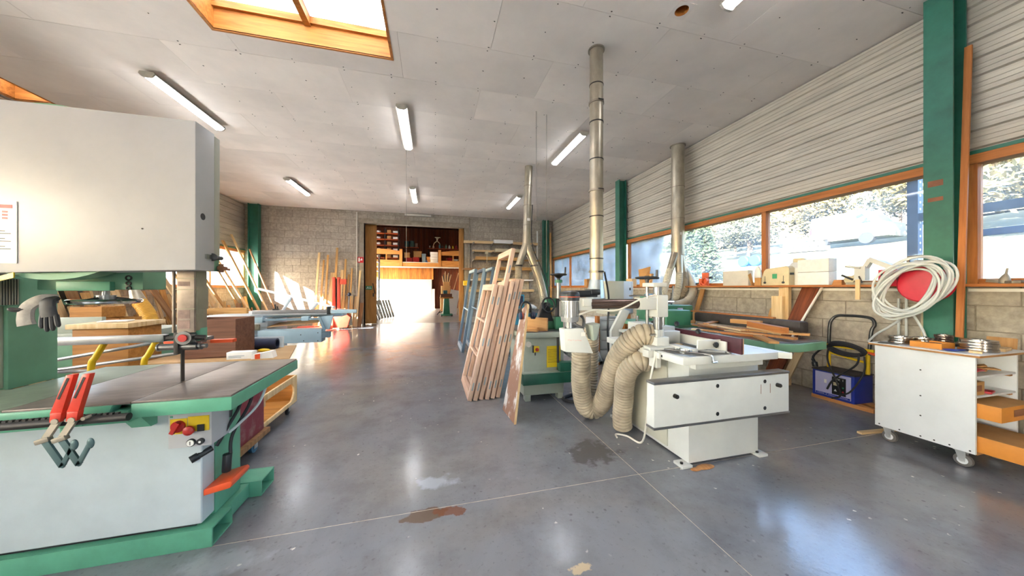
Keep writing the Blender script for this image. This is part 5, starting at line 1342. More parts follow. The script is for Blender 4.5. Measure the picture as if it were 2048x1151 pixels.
# white drawer unit with switch cabinet, white stand
D_ = thing('drawer_unit', 'white drawer unit with orange wooden corner post behind the moulders', 'drawer unit', (3.4, 5.5, 0))
part(D_, 'body', 'white_board', MB().box(3.0, 3.7, 5.26, 5.75, .05, .84), bevel=.004)
for k in range(4):
    dr = part(D_, 'drawer', 'white_board', MB().box(3.02, 3.45, 5.235, 5.258, .1 + .185 * k, .265 + .185 * k), bevel=.003)
    part(dr, 'drawer_gap', 'dark_steel', MB().box(3.05, 3.42, 5.233, 5.236, .255 + .185 * k, .26 + .185 * k))
part(D_, 'corner_post', 'frame_wood_z', MB().box(3.50, 3.62, 5.16, 5.255, 0, .92))
part(D_, 'left_post', 'frame_wood_z', MB().box(2.95, 2.998, 5.2, 5.3, 0, .9))
for x in (3.05, 3.6): part(D_, 'foot', 'dark_steel', MB().box(x, x + .06, 5.3, 5.36, 0, .05))
E_ = thing('switch_cabinet', 'white metal switch cabinet standing on the drawer unit', 'cabinet', (3.5, 5.5, .92))
part(E_, 'body', 'cream_side', MB().box(3.16, 3.5, 5.2, 5.62, .925, 1.55), bevel=.004)
dr = part(E_, 'door', 'white_board', MB().hexa([(3.5, 5.2, .925), (3.78, 5.38, .925), (3.78, 5.40, .925), (3.5, 5.24, .925)], [(3.5, 5.2, 1.55), (3.78, 5.38, 1.55), (3.78, 5.40, 1.55), (3.5, 5.24, 1.55)]), bevel=.002)
part(E_, 'right_side', 'white_board', MB().box(3.502, 3.86, 5.42, 5.62, .925, 1.55), bevel=.004)
part(dr, 'lock', 'dark_steel', MB().cbox((3.735, 5.342, 1.40), (.03, .012, .05), Matrix.Rotation(.57, 3, 'Z')))
Q = thing('sanding_stand', 'white bent sheet-metal machine stand with low table behind the hoses', 'machine stand', (3.0, 4.6, 0))
part(Q, 'bent_leg', 'cream', MB().prism([(2.78, 0), (2.94, 0), (2.94, .70), (3.12, 1.05), (2.98, 1.08), (2.78, .74)], 'y', 4.46, 4.52), bevel=.004)
part(Q, 'tabletop', 'cream', MB().box(2.9, 3.3, 3.9, 4.45, .72, .76), bevel=.006)
part(Q, 'lower_shelf', 'grey_green', MB().box(2.95, 3.25, 4.0, 4.45, .45, .48), bevel=.004)
for x, y in ((2.95, 3.95), (3.24, 3.95), (3.24, 4.4)): part(Q, 'leg', 'cream', MB().box(x, x + .04, y, y + .04, 0, .72))
part(Q, 'drive_motor', 'black_plastic', MB().cyl((3.0, 4.2, .82), (3.2, 4.2, .82), .06, 16).box(3.03, 3.17, 4.14, 4.26, .76, .8))
part(Q, 'side_handwheel', 'black_plastic', handwheel((3.08, 4.05, .83), (0, -1, .4), .075).cyl((3.08, 4.05, .83), (3.08, 4.15, .80), .02, 10))

# ---------------------------------------------------------------- window shelf
Zs = SILL + .001
def flat_box(name, lab, m, x0, x1, y0, y1, h, z=Zs, bev=.004, grp=None):
    return solo(name, lab, 'box', m, MB().box(x0, x1, y0, y1, z, z + h), grp, bevel=bev)
r = thing('orange_jig', 'orange hand router jig standing on the window shelf', 'tool', (5.06, 4.9, Zs))
part(r, 'base', 'vac_orange', MB().box(5.02, 5.12, 4.82, 4.98, Zs, Zs + .02)); part(r, 'ring', 'vac_orange', MB().pipe((5.03, 4.9, Zs + .09), (5.08, 4.9, Zs + .09), .07, .05, 22)); part(r, 'upright', 'vac_orange', MB().box(5.09, 5.12, 4.86, 5.0, Zs + .02, Zs + .25)); part(r, 'flap', 'vac_orange', MB().box(5.04, 5.1, 4.98, 5.02, Zs + .02, Zs + .14)); part(r, 'knob', 'black_plastic', MB().cyl((5.06, 4.8, Zs + .15), (5.06, 4.74, Zs + .16), .02, 10).cyl((5.06, 5.02, Zs + .05), (5.05, 5.1, Zs + .04), .014, 8))
solo('cardboard_box', 'open beige cardboard box on the window shelf', 'box', 'box_grey', MB().box(5.02, 5.12, 4.02, 4.48, Zs, Zs + .25), 'boxes on the window shelf', bevel=.003)
solo('cardboard_flap', 'bent cardboard sheet beside the beige box on the shelf', 'cardboard', 'cardboard', MB().hexa([(4.98, 3.93, Zs), (5.03, 3.93, Zs), (5.03, 3.94, Zs), (4.98, 3.94, Zs)], [(4.98, 3.985, Zs + .17), (5.04, 3.99, Zs + .2), (5.04, 4.0, Zs + .2), (4.98, 3.995, Zs + .17)]))
solo('small_carton', 'small orange-brown carton beside the ivory device', 'box', 'cardboard', MB().box(5.0, 5.08, 3.80, 3.9, Zs, Zs + .12), 'boxes on the window shelf')
solo('clear_bag', 'crumpled pale plastic bag behind the small carton', 'bag', 'polystyrene', MB().ball((5.11, 3.93, Zs + .16), .07, (.6, .8, 2.2), 10, 7))
r = thing('ivory_device', 'ivory electrical box with small green window on the shelf', 'electrical box', (5.03, 3.58, Zs))
part(r, 'case', 'ivory', MB().prism([(3.39, Zs), (3.39, Zs + .25), (3.42, Zs + .28), (3.71, Zs + .25), (3.74, Zs + .22), (3.78, Zs + .1), (3.78, Zs)], 'x', 4.98, 5.1), bevel=.008)
part(r, 'display', 'sign_green', MB().box(4.977, 4.9805, 3.55, 3.615, Zs + .10, Zs + .17))
for y in (3.46, 3.72): part(r, 'knob', 'black_plastic', MB().cyl((4.98, y, Zs + .04), (4.965, y, Zs + .04), .016, 10).cyl((4.975, y, Zs + .05), (4.975, y, Zs + .14), .003, 6))
part(r, 'side_clip', 'black_plastic', MB().box(5.0, 5.04, 3.36, 3.39, Zs + .15, Zs + .18))
r = thing('white_canister', 'white plastic canister with wide neck behind the ivory box', 'canister', (5.2, 3.42, Zs))
part(r, 'body', 'polystyrene', MB().lathe([(.14, 0), (.15, .02), (.15, .25), (.09, .33), (.075, .335)], (5.24, 3.42, Zs), (0, 0, 1), 24)); part(r, 'neck', 'ivory', MB().lathe([(.075, 0), (.075, .05), (.07, .055)], (5.24, 3.42, Zs + .336), (0, 0, 1), 20))
for k in range(2): solo('foam_box', '%s white polystyrene box of two stacked on the shelf' % ('lower', 'upper')[k], 'box', 'polystyrene', MB().box(4.98, 5.13, 2.92, 3.28, Zs + .175 * k, Zs + .172 + .175 * k), 'polystyrene boxes on the shelf', bevel=.008)
solo('small_crate', 'low wooden block beside the lower polystyrene box', 'block', 'raw_wood_y', MB().hexa([(5.0, 2.8, Zs), (5.1, 2.8, Zs), (5.1, 2.9, Zs), (5.0, 2.9, Zs)], [(5.0, 2.8, Zs + .06), (5.1, 2.8, Zs + .07), (5.1, 2.88, Zs + .07), (5.0, 2.88, Zs + .06)]))
r = thing('metal_jig', 'grey cast metal clamping jig with sloping arm on the shelf', 'jig', (5.05, 2.6, Zs))
part(r, 'base', 'galvanised_dull', MB().box(5.0, 5.14, 2.35, 2.76, Zs, Zs + .03)); part(r, 'lower_arm', 'ivory', MB().beam((5.05, 2.75, Zs + .06), (5.05, 2.6, Zs + .16), .05, .04).cyl((5.02, 2.74, Zs + .06), (5.08, 2.74, Zs + .06), .05, 14)); part(r, 'upper_arm', 'cream', MB().beam((5.05, 2.55, Zs + .3), (5.05, 2.28, Zs + .14), .1, .05, (1, 0, 0)).beam((5.05, 2.6, Zs + .2), (5.05, 2.55, Zs + .3), .06, .04)); part(r, 'clamp_block', 'cream', MB().box(5.0, 5.08, 2.58, 2.68, Zs + .05, Zs + .22).cyl((5.0, 2.62, Zs + .2), (5.0, 2.76, Zs + .23), .014, 8)); part(r, 'screw_rod', 'dark_steel', MB().cyl((5.0, 2.8, Zs + .12), (5.02, 2.7, Zs + .06), .012, 8).cyl((4.99, 2.6, Zs + .02), (4.99, 2.63, Zs + .1), .008, 6))
part(r, 'hanging_bar', 'pale_wood', MB().box(4.945, 4.96, 2.60, 2.64, Zs - .18, Zs + .06))
solo('folded_sheet', 'pale folded sheet lying on the shelf beside the metal jig', 'sheet', 'polystyrene', MB().cbox((5.05, 2.27, Zs + .012), (.14, .16, .02), Matrix.Rotation(.2, 3, 'Z')))
# far part of the shelf
solo('cardboard_sheet', 'square brown board leaning on the window by the middle column', 'board', 'cardboard', MB().hexa([(5.0, 6.75, Zs), (5.12, 6.6, Zs), (5.13, 6.62, Zs), (5.01, 6.77, Zs)], [(5.03, 6.85, Zs + .42), (5.15, 6.55, Zs + .48), (5.16, 6.57, Zs + .48), (5.04, 6.87, Zs + .42)]))
solo('wire_crate', 'small light wooden crate beside the middle green column', 'crate', 'pale_wood', MB().box(4.98, 5.0, 7.05, 7.3, Zs, Zs + .2).box(5.1, 5.12, 7.05, 7.3, Zs, Zs + .2).box(5.0, 5.1, 7.05, 7.07, Zs, Zs + .2).box(5.0, 5.1, 7.28, 7.3, Zs, Zs + .2).box(5.0, 5.1, 7.07, 7.28, Zs, Zs + .012))
solo('brown_wedge', 'narrow brown board standing on the shelf near the pale hoses', 'board', 'raw_wood', MB().hexa([(5.0, 6.4, Zs), (5.06, 6.4, Zs), (5.06, 6.5, Zs), (5.0, 6.5, Zs)], [(5.04, 6.38, Zs + .3), (5.1, 6.38, Zs + .3), (5.1, 6.45, Zs + .3), (5.04, 6.45, Zs + .3)]))
solo('small_case', 'small tan case on the far window shelf behind the tall duct', 'case', 'cardboard', MB().box(5.0, 5.12, 9.5, 9.7, Zs, Zs + .26), bevel=.01)
solo('grey_bundle', 'grey folded tarpaulin on the far window shelf', 'bundle', 'hose_light', MB().ball((5.06, 9.0, Zs + .07), .1, (.8, 3.2, .8), 14, 8))
# right of the near column
r = thing('drill_bit_set', 'upright grey drill chuck among tools on the near window shelf', 'tool', (5.05, 1.66, Zs))
part(r, 'chuck', 'galvanised_dull', MB().lathe([(.03, 0), (.035, .03), (.02, .07), (.008, .09), (.006, .14)], (5.05, 1.66, Zs), (0.1, -.1, 1), 14)); part(r, 'arm', 'galvanised_dull', MB().beam((5.05, 1.68, Zs + .02), (5.06, 1.75, Zs + .03), .04, .03))
for k in range(9):
    y = 1.62 - .075 * k
    solo('shelf_tool', ('grey file', 'short steel bar', 'pale wooden handle', 'flat grey plate', 'rusty bracket', 'narrow chisel', 'steel bracket', 'grey clamp bar', 'wooden strip')[k] + ' lying on the near window shelf', 'tool', ('galvanised_dull', 'steel', 'pale_wood', 'galvanised', 'rust', 'steel', 'galvanised', 'dark_steel', 'raw_wood_y')[k], MB().cbox((5.03 + .02 * (k % 3), y, Zs + .012 + .006 * (k % 2)), (.05 + .02 * (k % 3), .11, .022), Matrix.Rotation(.5 * (k % 4 - 1.5), 3, 'Z')), 'tools on the near window shelf')
solo('bent_wire', 'looped dark wire on the near window shelf', 'wire', 'dark_steel', MB().tube(smooth_path([(5.06, 1.35, Zs + .02), (5.05, 1.25, Zs + .1), (5.05, 1.12, Zs + .12), (5.06, 1.02, Zs + .04)]), .004, 6))
# ---------------------------------------------------------------- left side behind the bandsaw
mat('navy', '#1d2740', 0.5, var=0.12)
mat('saw_blue', '#9fb9c6', 0.4, var=0.05, scale=3)
mat('saw_blue_dark', '#7d95a3', 0.4, var=0.06, scale=3)
mat('saw_white', '#d3dade', 0.4, var=0.05, scale=3)
mat('alu', '#a5a5a6', 0.35, metal=0.7, var=0.1)
mat('yellow_duct', '#dba53a', 0.5, var=0.12)
mat('fence_face', '#8b8b8d', 0.35, metal=0.5, var=0.08)
mat('maroon_box', '#7e2a35', 0.6, var=0.2, scale=8, col2='#a08a86', thr=(.5, .85))
mat('blue_wheel', '#3f6f8a', 0.5, var=0.1)
mat('stacker_red', '#cc4a33', 0.45, var=0.12)
wood('chest_wood', '#7b5440', '#5a382a', axis='x', rnd=.05)
wood('ply', '#c3a278', '#a98457', axis='x', rnd=.05)
wood('crate_wood', '#b8803f', '#92602c', axis='x', rnd=.15)
wood('timber_pale', '#d9bf92', '#bf9c6a', axis='z', rnd=.14)
wood('timber_mid', '#c79d63', '#a27740', axis='z', rnd=.16)
wood('timber_brown', '#a37a52', '#7d5636', axis='z', rnd=.18)

# C-sided plywood cart
Kt = thing('plywood_cart', 'light plywood cart with curved cut-out side on black casters', 'cart', (-1.9, 3.7, 0))
side = [(3.36, .12), (4.12, .12), (4.12, .42), (3.38, .42), (3.38, .36), (3.95, .36)] + [(3.95 + .10 * math.sin(a), .26 + .10 * math.cos(a)) for a in [PI * k / 10 for k in range(11)]] + [(3.36, .16)]
part(Kt, 'side_panel', 'timber_pale', MB().prism(side, 'x', -1.53, -1.51), bevel=.002)
part(Kt, 'far_side', 'crate_wood', MB().box(-2.3, -2.28, 3.36, 4.12, .12, .42)); part(Kt, 'back_panel', 'crate_wood', MB().box(-2.28, -1.53, 4.10, 4.12, .12, .42)); part(Kt, 'bottom', 'crate_wood', MB().box(-2.28, -1.53, 3.36, 4.10, .115, .135))
part(Kt, 'cleat', 'timber_pale', MB().box(-1.62, -1.53, 3.38, 3.46, .3, .42))
for x, y in ((-1.57, 3.42), (-1.57, 4.04), (-2.24, 3.42), (-2.24, 4.04)):
    ca = part(Kt, 'caster', 'bracket_zinc', MB().box(x - .03, x + .03, y - .03, y + .03, .1, .114).box(x - .022, x - .018, y - .03, y + .02, .04, .1).box(x + .018, x + .022, y - .03, y + .02, .04, .1))
    part(ca, 'wheel', 'black_rubber', MB().lathe([(.035, -.014), (.046, -.009), (.046, .009), (.035, .014)], (x, y - .01, .046), (1, 0, 0), 20))
# maroon box on a blue-wheeled dolly
R_ = thing('maroon_crate', 'worn maroon plastic crate with ribs on a wooden dolly', 'crate', (-1.7, 3.05, .15))
part(R_, 'body', 'maroon_box', MB().box(-2.1, -1.46, 2.75, 3.28, .16, .55), bevel=.012)
part(R_, 'rim', 'maroon_box', MB().box(-2.12, -1.44, 2.73, 3.30, .55, .70), bevel=.008)
for y in (2.85, 3.0, 3.15): part(R_, 'rib', 'maroon_box', MB().box(-1.437, -1.43, y - .01, y + .01, .56, .69))
Dl = thing('wooden_dolly', 'flat wooden dolly with blue wheels under the maroon crate', 'dolly', (-1.7, 3.0, 0))
part(Dl, 'deck', 'timber_brown', MB().box(-2.12, -1.43, 2.7, 3.32, .115, .158), bevel=.003)
for x, y in ((-1.5, 3.18), (-1.5, 2.8), (-2.05, 3.18), (-2.05, 2.8)):
    ca = part(Dl, 'caster', 'bracket_zinc', MB().box(x - .03, x + .03, y - .03, y + .03, .108, .115).box(x + .022, x + .027, y - .03, y + .02, .04, .11).box(x - .027, x - .022, y - .03, y + .02, .04, .11))
    part(ca, 'wheel', 'blue_wheel', MB().lathe([(.02, -.018), (.052, -.014), (.052, .014), (.02, .018)], (x, y, .052), (1, 0, 0), 22))
# plywood worktop on trestles
Wt = thing('plywood_worktop', 'plywood worktop on trestles strewn with tools behind the bandsaw table', 'table', (-2.3, 4.6, 0))
part(Wt, 'top', 'ply', MB().prism([(-3.02, 4.22), (-1.58, 4.1), (-1.84, 5.0), (-3.02, 5.08)], 'z', .60, .62), bevel=.002)
for x in (-2.05, -2.8):
    t_ = part(Wt, 'trestle', 'timber_mid', MB().box(x - .03, x + .03, 4.3, 4.95, .54, .60))
    for y in (4.36, 4.88): part(t_, 'trestle_leg', 'timber_mid', MB().beam((x - .16, y, 0), (x - .02, y, .54), .04, .03, (0, 1, 0)).beam((x + .16, y, 0), (x + .02, y, .54), .04, .03, (0, 1, 0)))
r = thing('rolled_mat', 'dark navy rubber mat rolled up on the plywood worktop', 'mat', (-2.3, 4.75, .62))
pa, pb = Vector((-2.95, 4.78, .69)), Vector((-1.98, 4.78, .69))
part(r, 'roll', 'navy', MB().pipe(pa, pb, .068, .05, 26)); part(r, 'outer_flap', 'navy', MB().hexa([(-2.7, 4.70, .621), (-2.25, 4.70, .621), (-2.25, 4.72, .621), (-2.7, 4.72, .621)], [(-2.62, 4.705, .70), (-2.2, 4.705, .70), (-2.2, 4.715, .70), (-2.62, 4.715, .70)]))
solo('metal_strip', 'long pale strip lying behind the rolled mat', 'strip', 'saw_white', MB().box(-3.0, -1.95, 4.87, 4.9, .621, .765))
solo('yellow_sponge', 'small yellow sponge lying in front of the rolled mat', 'sponge', 'yellow_paint', MB().ball((-2.03, 4.55, .645), .055, (1.2, .7, .42), 14, 9))
solo('safety_glasses', 'pair of wire spectacles lying on the plywood worktop', 'glasses', 'dark_steel', MB().torus((-2.37, 4.4, .625), (0, 0, 1), .045, .004, 18, 5).torus((-2.26, 4.38, .625), (0, 0, 1), .045, .004, 18, 5).cyl((-2.41, 4.4, .625), (-2.45, 4.52, .628), .003, 5).cyl((-2.22, 4.38, .625), (-2.2, 4.5, .628), .003, 5))
solo('marker_pen', 'dark marker pen beside the yellow sponge', 'pen', 'navy', MB().cyl((-2.2, 4.36, .628), (-2.08, 4.4, .628), .008, 8).cyl((-2.08, 4.4, .628), (-2.05, 4.41, .628), .005, 8))
# chest and cartons
r = thing('wooden_chest', 'dark brown open wooden chest behind the blade guard', 'chest', (-2.42, 3.95, .0))
part(r, 'front_board', 'chest_wood', MB().box(-2.68, -2.2, 4.3, 4.32, .621, 1.06)); part(r, 'back_board', 'chest_wood', MB().box(-2.68, -2.2, 4.68, 4.7, .621, 1.06)); part(r, 'side_board', 'chest_wood', MB().box(-2.68, -2.66, 4.32, 4.68, .621, 1.06)); part(r, 'side_board', 'chest_wood', MB().box(-2.22, -2.2, 4.32, 4.68, .621, 1.06)); part(r, 'rail', 'chest_wood', MB().box(-2.685, -2.195, 4.285, 4.3, .64, .70))
r = thing('white_carton', 'white carton printed with text at the foot of the wooden chest', 'box', (-2.15, 4.2, .62))
part(r, 'body', 'paper', MB().box(-2.22, -1.98, 4.17, 4.28, .621, .70), bevel=.003); part(r, 'print', 'saw_blue_dark', MB().box(-2.2, -2.05, 4.168, 4.17, .655, .66).box(-2.2, -2.08, 4.168, 4.17, .64, .645))
r = thing('orange_white_carton', 'tilted white carton with orange end below the guide', 'box', (-1.85, 4.2, .62))
part(r, 'body', 'paper', MB().hexa([(-1.97, 4.13, .621), (-1.76, 4.15, .621), (-1.76, 4.25, .621), (-1.97, 4.23, .621)], [(-1.95, 4.13, .67), (-1.78, 4.15, .70), (-1.78, 4.25, .70), (-1.95, 4.23, .67)])); part(r, 'orange_end', 'orange_plastic', MB().hexa([(-1.93, 4.128, .622), (-1.88, 4.128, .622), (-1.88, 4.13, .622), (-1.93, 4.13, .622)], [(-1.93, 4.128, .672), (-1.88, 4.13, .68), (-1.88, 4.132, .68), (-1.93, 4.13, .672)]))
# yellow trestle with aluminium beam
r = thing('yellow_trestle', 'bent yellow tube stand carrying a grey aluminium beam', 'stand', (-2.55, 3.3, 0))
part(r, 'beam', 'alu', MB().box(-3.1, -2.19, 3.28, 3.34, .965, 1.025), bevel=.003, label='grey aluminium beam'); part(r, 'beam_end', 'dark_steel', MB().box(-2.19, -2.186, 3.285, 3.335, .97, 1.02))
for x in (-2.62, -2.28): part(r, 'yellow_leg', 'yellow_paint', MB().tube(smooth_path([(x + .02, 3.31, .966), (x - .03, 3.31, .86), (x - .06, 3.31, .78), (x - .06, 3.31, .4), (x - .06, 3.31, 0)], 5), .021, 12))
part(r, 'stretcher', 'yellow_paint', MB().cyl((-2.68, 3.31, .15), (-2.34, 3.31, .15), .016, 10))
for k, (za, zb) in enumerate(((.82, .96), (.74, .84), (.72, .70))):
    part(r, 'steel_bar', 'alu', MB().cyl((-3.05, 3.38 + .05 * k, za), (-2.25 + .06 * k, 3.38 + .05 * k, zb), .014, 8))
# grey machine with crates
r = thing('grey_machine', 'grey-green machine table with crates on top behind the column', 'woodworking machine', (-3.6, 5.0, 0))
part(r, 'body', 'saw_green_dull', MB().box(-4.15, -3.4, 4.72, 5.4, .05, .82), bevel=.01); part(r, 'top', 'grey_green', MB().box(-4.3, -3.35, 4.68, 5.5, .82, .9), bevel=.006); part(r, 'fence', 'grey_green', MB().box(-4.25, -3.75, 4.75, 4.8, .90, 1.08), bevel=.004)
for x in (-4.2, -3.5): part(r, 'foot', 'dark_steel', MB().box(x, x + .1, 4.75, 4.85, 0, .05))
for k, (x0, x1, z0, lab) in enumerate(((-4.32, -4.0, .901, 'lower left wooden tray on the grey-green machine'), (-3.98, -3.78, .901, 'lower right wooden tray on the grey-green machine'), (-4.25, -3.95, 1.045, 'upper wooden tray on the grey-green machine'))):
    rr = thing('wooden_tray', lab, 'tray', ((x0 + x1) / 2, 5.2, z0), 'wooden trays on the grey-green machine')
    part(rr, 'front', 'crate_wood', MB().box(x0, x1, 5.0, 5.015, z0, z0 + .14)); part(rr, 'back', 'crate_wood', MB().box(x0, x1, 5.3, 5.315, z0, z0 + .14)); part(rr, 'floor', 'crate_wood', MB().box(x0, x1, 5.015, 5.3, z0, z0 + .012)); part(rr, 'end', 'crate_wood', MB().box(x0, x0 + .015, 5.015, 5.3, z0 + .012, z0 + .14)); part(rr, 'end', 'crate_wood', MB().box(x1 - .015, x1, 5.015, 5.3, z0 + .012, z0 + .14))
r = thing('brown_case', 'brown wooden case with pale lid beside the yellow duct', 'case', (-3.05, 4.5, 0))
part(r, 'body', 'crate_wood', MB().box(-3.55, -3.1, 4.2, 4.62, .1, 1.0), bevel=.004, label='reddish brown body'); part(r, 'lid', 'timber_pale', MB().box(-3.58, -3.08, 4.17, 4.65, 1.0, 1.05), bevel=.003); part(r, 'plinth', 'chest_wood', MB().box(-3.53, -3.12, 4.22, 4.6, 0, .1))
solo('magazine', 'folded papers lying on the brown wooden case', 'papers', 'paper', MB().cbox((-3.35, 4.4, 1.06), (.22, .16, .012), Matrix.Rotation(.3, 3, 'Z')))
r = thing('yellow_duct', 'yellow flexible duct with conical grey reducer curving down', 'duct', (-3.6, 5.6, 0))
mb = MB(); hose(mb, [(-4.12, 5.75, 1.22), (-4.0, 5.72, 1.05), (-3.9, 5.7, .8), (-3.75, 5.68, .5), (-3.55, 5.66, .25), (-3.3, 5.64, .1)], .085, depth=.06)
part(r, 'flexible_tube', 'yellow_duct', mb); part(r, 'reducer', 'galvanised', MB().cyl((-4.12, 5.75, 1.2), (-4.2, 5.77, 1.42), .09, 20, r2=.05))
# electrical panel on the left wall
r = thing('electrical_panel', 'black electrical panel with grey modules on the left wall', 'electrical panel', (-6.3, 7.3, 1.12))
part(r, 'case', 'black_plastic', MB().box(-6.4, -6.28, 7.1, 7.62, 1.12, 1.62), bevel=.006); part(r, 'label_strip', 'white_plastic', MB().box(-6.279, -6.275, 7.18, 7.5, 1.37, 1.43)); 
for y in (7.2, 7.42): part(r, 'module', 'ivory', MB().box(-6.279, -6.272, y, y + .12, 1.49, 1.54))
part(r, 'breaker_row', 'mid_green', MB().box(-6.279, -6.265, 7.15, 7.4, 1.16, 1.22)); part(r, 'red_switch', 'red_paint', MB().cyl((-6.28, 7.52, 1.19), (-6.25, 7.52, 1.19), .03, 14))
r = thing('red_lever', 'red lever switch beside the black electrical panel', 'switch', (-6.35, 7.8, 1.3)); part(r, 'plate', 'dark_steel', MB().box(-6.39, -6.36, 7.72, 7.85, 1.25, 1.45)); part(r, 'lever', 'red_paint', MB().beam((-6.34, 7.74, 1.28), (-6.33, 7.82, 1.42), .03, .02))
# ---------------------------------------------------------------- sliding table saw
S = thing('panel_saw', 'pale blue sliding table saw with long crosscut fence', 'panel saw', (-3.2, 7.6, 0))
part(S, 'cabinet', 'saw_white', MB().box(-4.05, -3.2, 7.3, 8.2, .05, .82), bevel=.008)
part(S, 'main_table', 'saw_white', MB().prism([(-4.25, 7.2), (-3.42, 7.14), (-3.3, 8.5), (-4.1, 8.6)], 'z', .82, .885), bevel=.006)
part(S, 'dark_panel', 'navy', MB().box(-4.2, -3.85, 7.24, 7.29, .5, .78), bevel=.003)
part(S, 'sliding_carriage', 'saw_blue', MB().box(-3.4, -1.9, 7.55, 7.95, .80, .87), bevel=.006)
cb = part(S, 'carriage_beam', 'saw_blue', MB().box(-3.23, -2.14, 7.0, 7.26, .34, .60), bevel=.005, label='deep pale blue beam housing')
part(cb, 'beam_stub', 'saw_blue_dark', MB().box(-2.14, -2.02, 7.05, 7.2, .42, .53)); 
for x, z in ((-2.5, .5), (-2.45, .38), (-2.2, .37), (-2.2, .53)): part(cb, 'bolt', 'dark_steel', MB().cyl((x, 7.0, z), (x, 6.995, z), .01, 8))
part(S, 'lower_rail', 'saw_blue_dark', MB().box(-4.0, -3.23, 7.1, 7.2, .4, .5), bevel=.003)
ff = part(S, 'crosscut_fence', 'fence_face', MB().box(-3.45, -2.05, 7.28, 7.34, .90, .975), bevel=.003)
part(ff, 'fence_extension', 'saw_blue', MB().box(-2.05, -1.56, 7.27, 7.35, .89, .965), bevel=.003); part(ff, 'fence_stop', 'black_plastic', MB().box(-2.12, -2.06, 7.26, 7.36, .87, 1.03), bevel=.008); part(ff, 'fence_knob', 'black_plastic', MB().box(-3.1, -3.0, 7.28, 7.34, .975, 1.0).cyl((-3.06, 7.31, 1.0), (-3.07, 7.31, 1.09), .015, 10).cyl((-3.02, 7.31, 1.0), (-3.03, 7.31, 1.05), .012, 8))
part(S, 'outrigger_table', 'saw_white', MB().prism([(-3.3, 7.36), (-2.0, 7.36), (-2.4, 8.1), (-3.1, 8.1)], 'z', .86, .885)); part(S, 'outrigger_rail', 'saw_blue_dark', MB().box(-3.3, -2.0, 7.18, 7.24, .77, .81)); part(S, 'rail_block', 'saw_blue', MB().box(-3.36, -3.22, 7.16, 7.27, .74, .84), bevel=.004); part(S, 'rail_block', 'saw_blue', MB().box(-2.55, -2.42, 7.16, 7.27, .76, .85), bevel=.004)
part(S, 'gusset', 'saw_blue', MB().prism([(-2.2, .84), (-1.95, .86), (-2.02, .58), (-2.1, .58)], 'y', 7.08, 7.12), bevel=.003); part(S, 'gusset_flange', 'saw_blue_dark', MB().beam((-2.2, 7.1, .84), (-2.1, 7.1, .57), .05, .09, (1, 0, 0)))
part(S, 'swing_arm', 'saw_blue', MB().beam((-2.15, 7.1, .82), (-1.95, 7.7, .84), .05, .04)); part(S, 'loose_panel', 'ply', MB().hexa([(-3.3, 7.3, .62), (-2.3, 7.3, .70), (-2.3, 7.8, .74), (-3.2, 7.8, .66)], [(-3.3, 7.3, .635), (-2.3, 7.3, .715), (-2.3, 7.8, .755), (-3.2, 7.8, .675)]))
mb = MB(); hose(mb, [(-3.75, 7.2, .42), (-3.6, 7.18, .56), (-3.45, 7.2, .64), (-3.3, 7.25, .64)], .06); part(S, 'dust_hose', 'hose_cream', mb)
og = part(S, 'guard_arm', 'saw_white', MB().cyl((-3.95, 8.6, 1.40), (-3.15, 8.3, 1.22), .03, 12).cyl((-3.15, 8.3, 1.22), (-2.1, 7.7, .99), .03, 12), label='white tubular overhead guard arm'); part(og, 'guard_post', 'saw_white', MB().cyl((-3.15, 8.3, 1.22), (-3.3, 8.2, .885), .03, 12)); part(og, 'guard_strut', 'saw_white', MB().cyl((-2.5, 7.9, 1.07), (-2.6, 7.75, .88), .026, 10))
for x, y in ((-4.0, 7.35), (-3.28, 7.35), (-4.0, 8.1)): part(S, 'foot', 'dark_steel', MB().box(x, x + .08, y, y + .08, 0, .05))
plank('pink_plank', 'long pinkish plank lying on the pale blue saw table', 'plank', (-5.0, 7.9, .947), (-3.75, 7.75, .947), .12, .06, 'timber_mid', side=(0, 0, 1))
# red stacker near the back wall
r = thing('pallet_stacker', 'red pallet stacker with tall mast near the back wall', 'pallet stacker', (-3.1, 12.2, 0))
for x in (-3.36, -3.2): part(r, 'mast_rail', 'stacker_red', MB().box(x - .045, x + .045, 12.25, 12.36, .1, 1.80), bevel=.004)
part(r, 'cross_head', 'stacker_red', MB().box(-3.2, -2.95, 12.25, 12.34, 1.55, 1.74), bevel=.006); part(r, 'mast_back', 'dark_steel', MB().box(-3.3, -3.25, 12.3, 12.34, .1, 1.75)); part(r, 'body', 'stacker_red', MB().prism([(-3.3, .05), (-2.85, .05), (-2.75, .4), (-2.95, .62), (-3.3, .62)], 'y', 11.95, 12.22), bevel=.02); part(r, 'battery_cover', 'saw_white', MB().hexa([(-3.2, 11.94, .63), (-2.85, 11.94, .60), (-2.85, 12.2, .60), (-3.2, 12.2, .63)], [(-3.15, 11.94, .70), (-2.9, 11.94, .66), (-2.9, 12.2, .66), (-3.15, 12.2, .70)])); part(r, 'motor', 'galvanised_dull', MB().cyl((-2.82, 12.08, .12), (-2.82, 12.08, .42), .10, 18)); part(r, 'tiller', 'alu', MB().cyl((-2.85, 12.1, .6), (-2.80, 12.02, 1.15), .022, 10).cyl((-2.88, 12.02, 1.16), (-2.7, 12.02, 1.16), .018, 8)); part(r, 'tiller_head', 'navy', MB().ball((-2.8, 12.02, 1.2), .06, (1, .8, 1.2)))
for y in (11.9, 12.35): part(r, 'fork', 'stacker_red', MB().box(-4.5, -3.3, y - .07, y + .07, .03, .09), bevel=.01)
for x, y in ((-2.9, 12.1), (-4.4, 11.9), (-4.4, 12.35)): part(r, 'wheel', 'black_rubber', MB().cyl((x, y - .04, .045), (x, y + .04, .045), .045, 16))
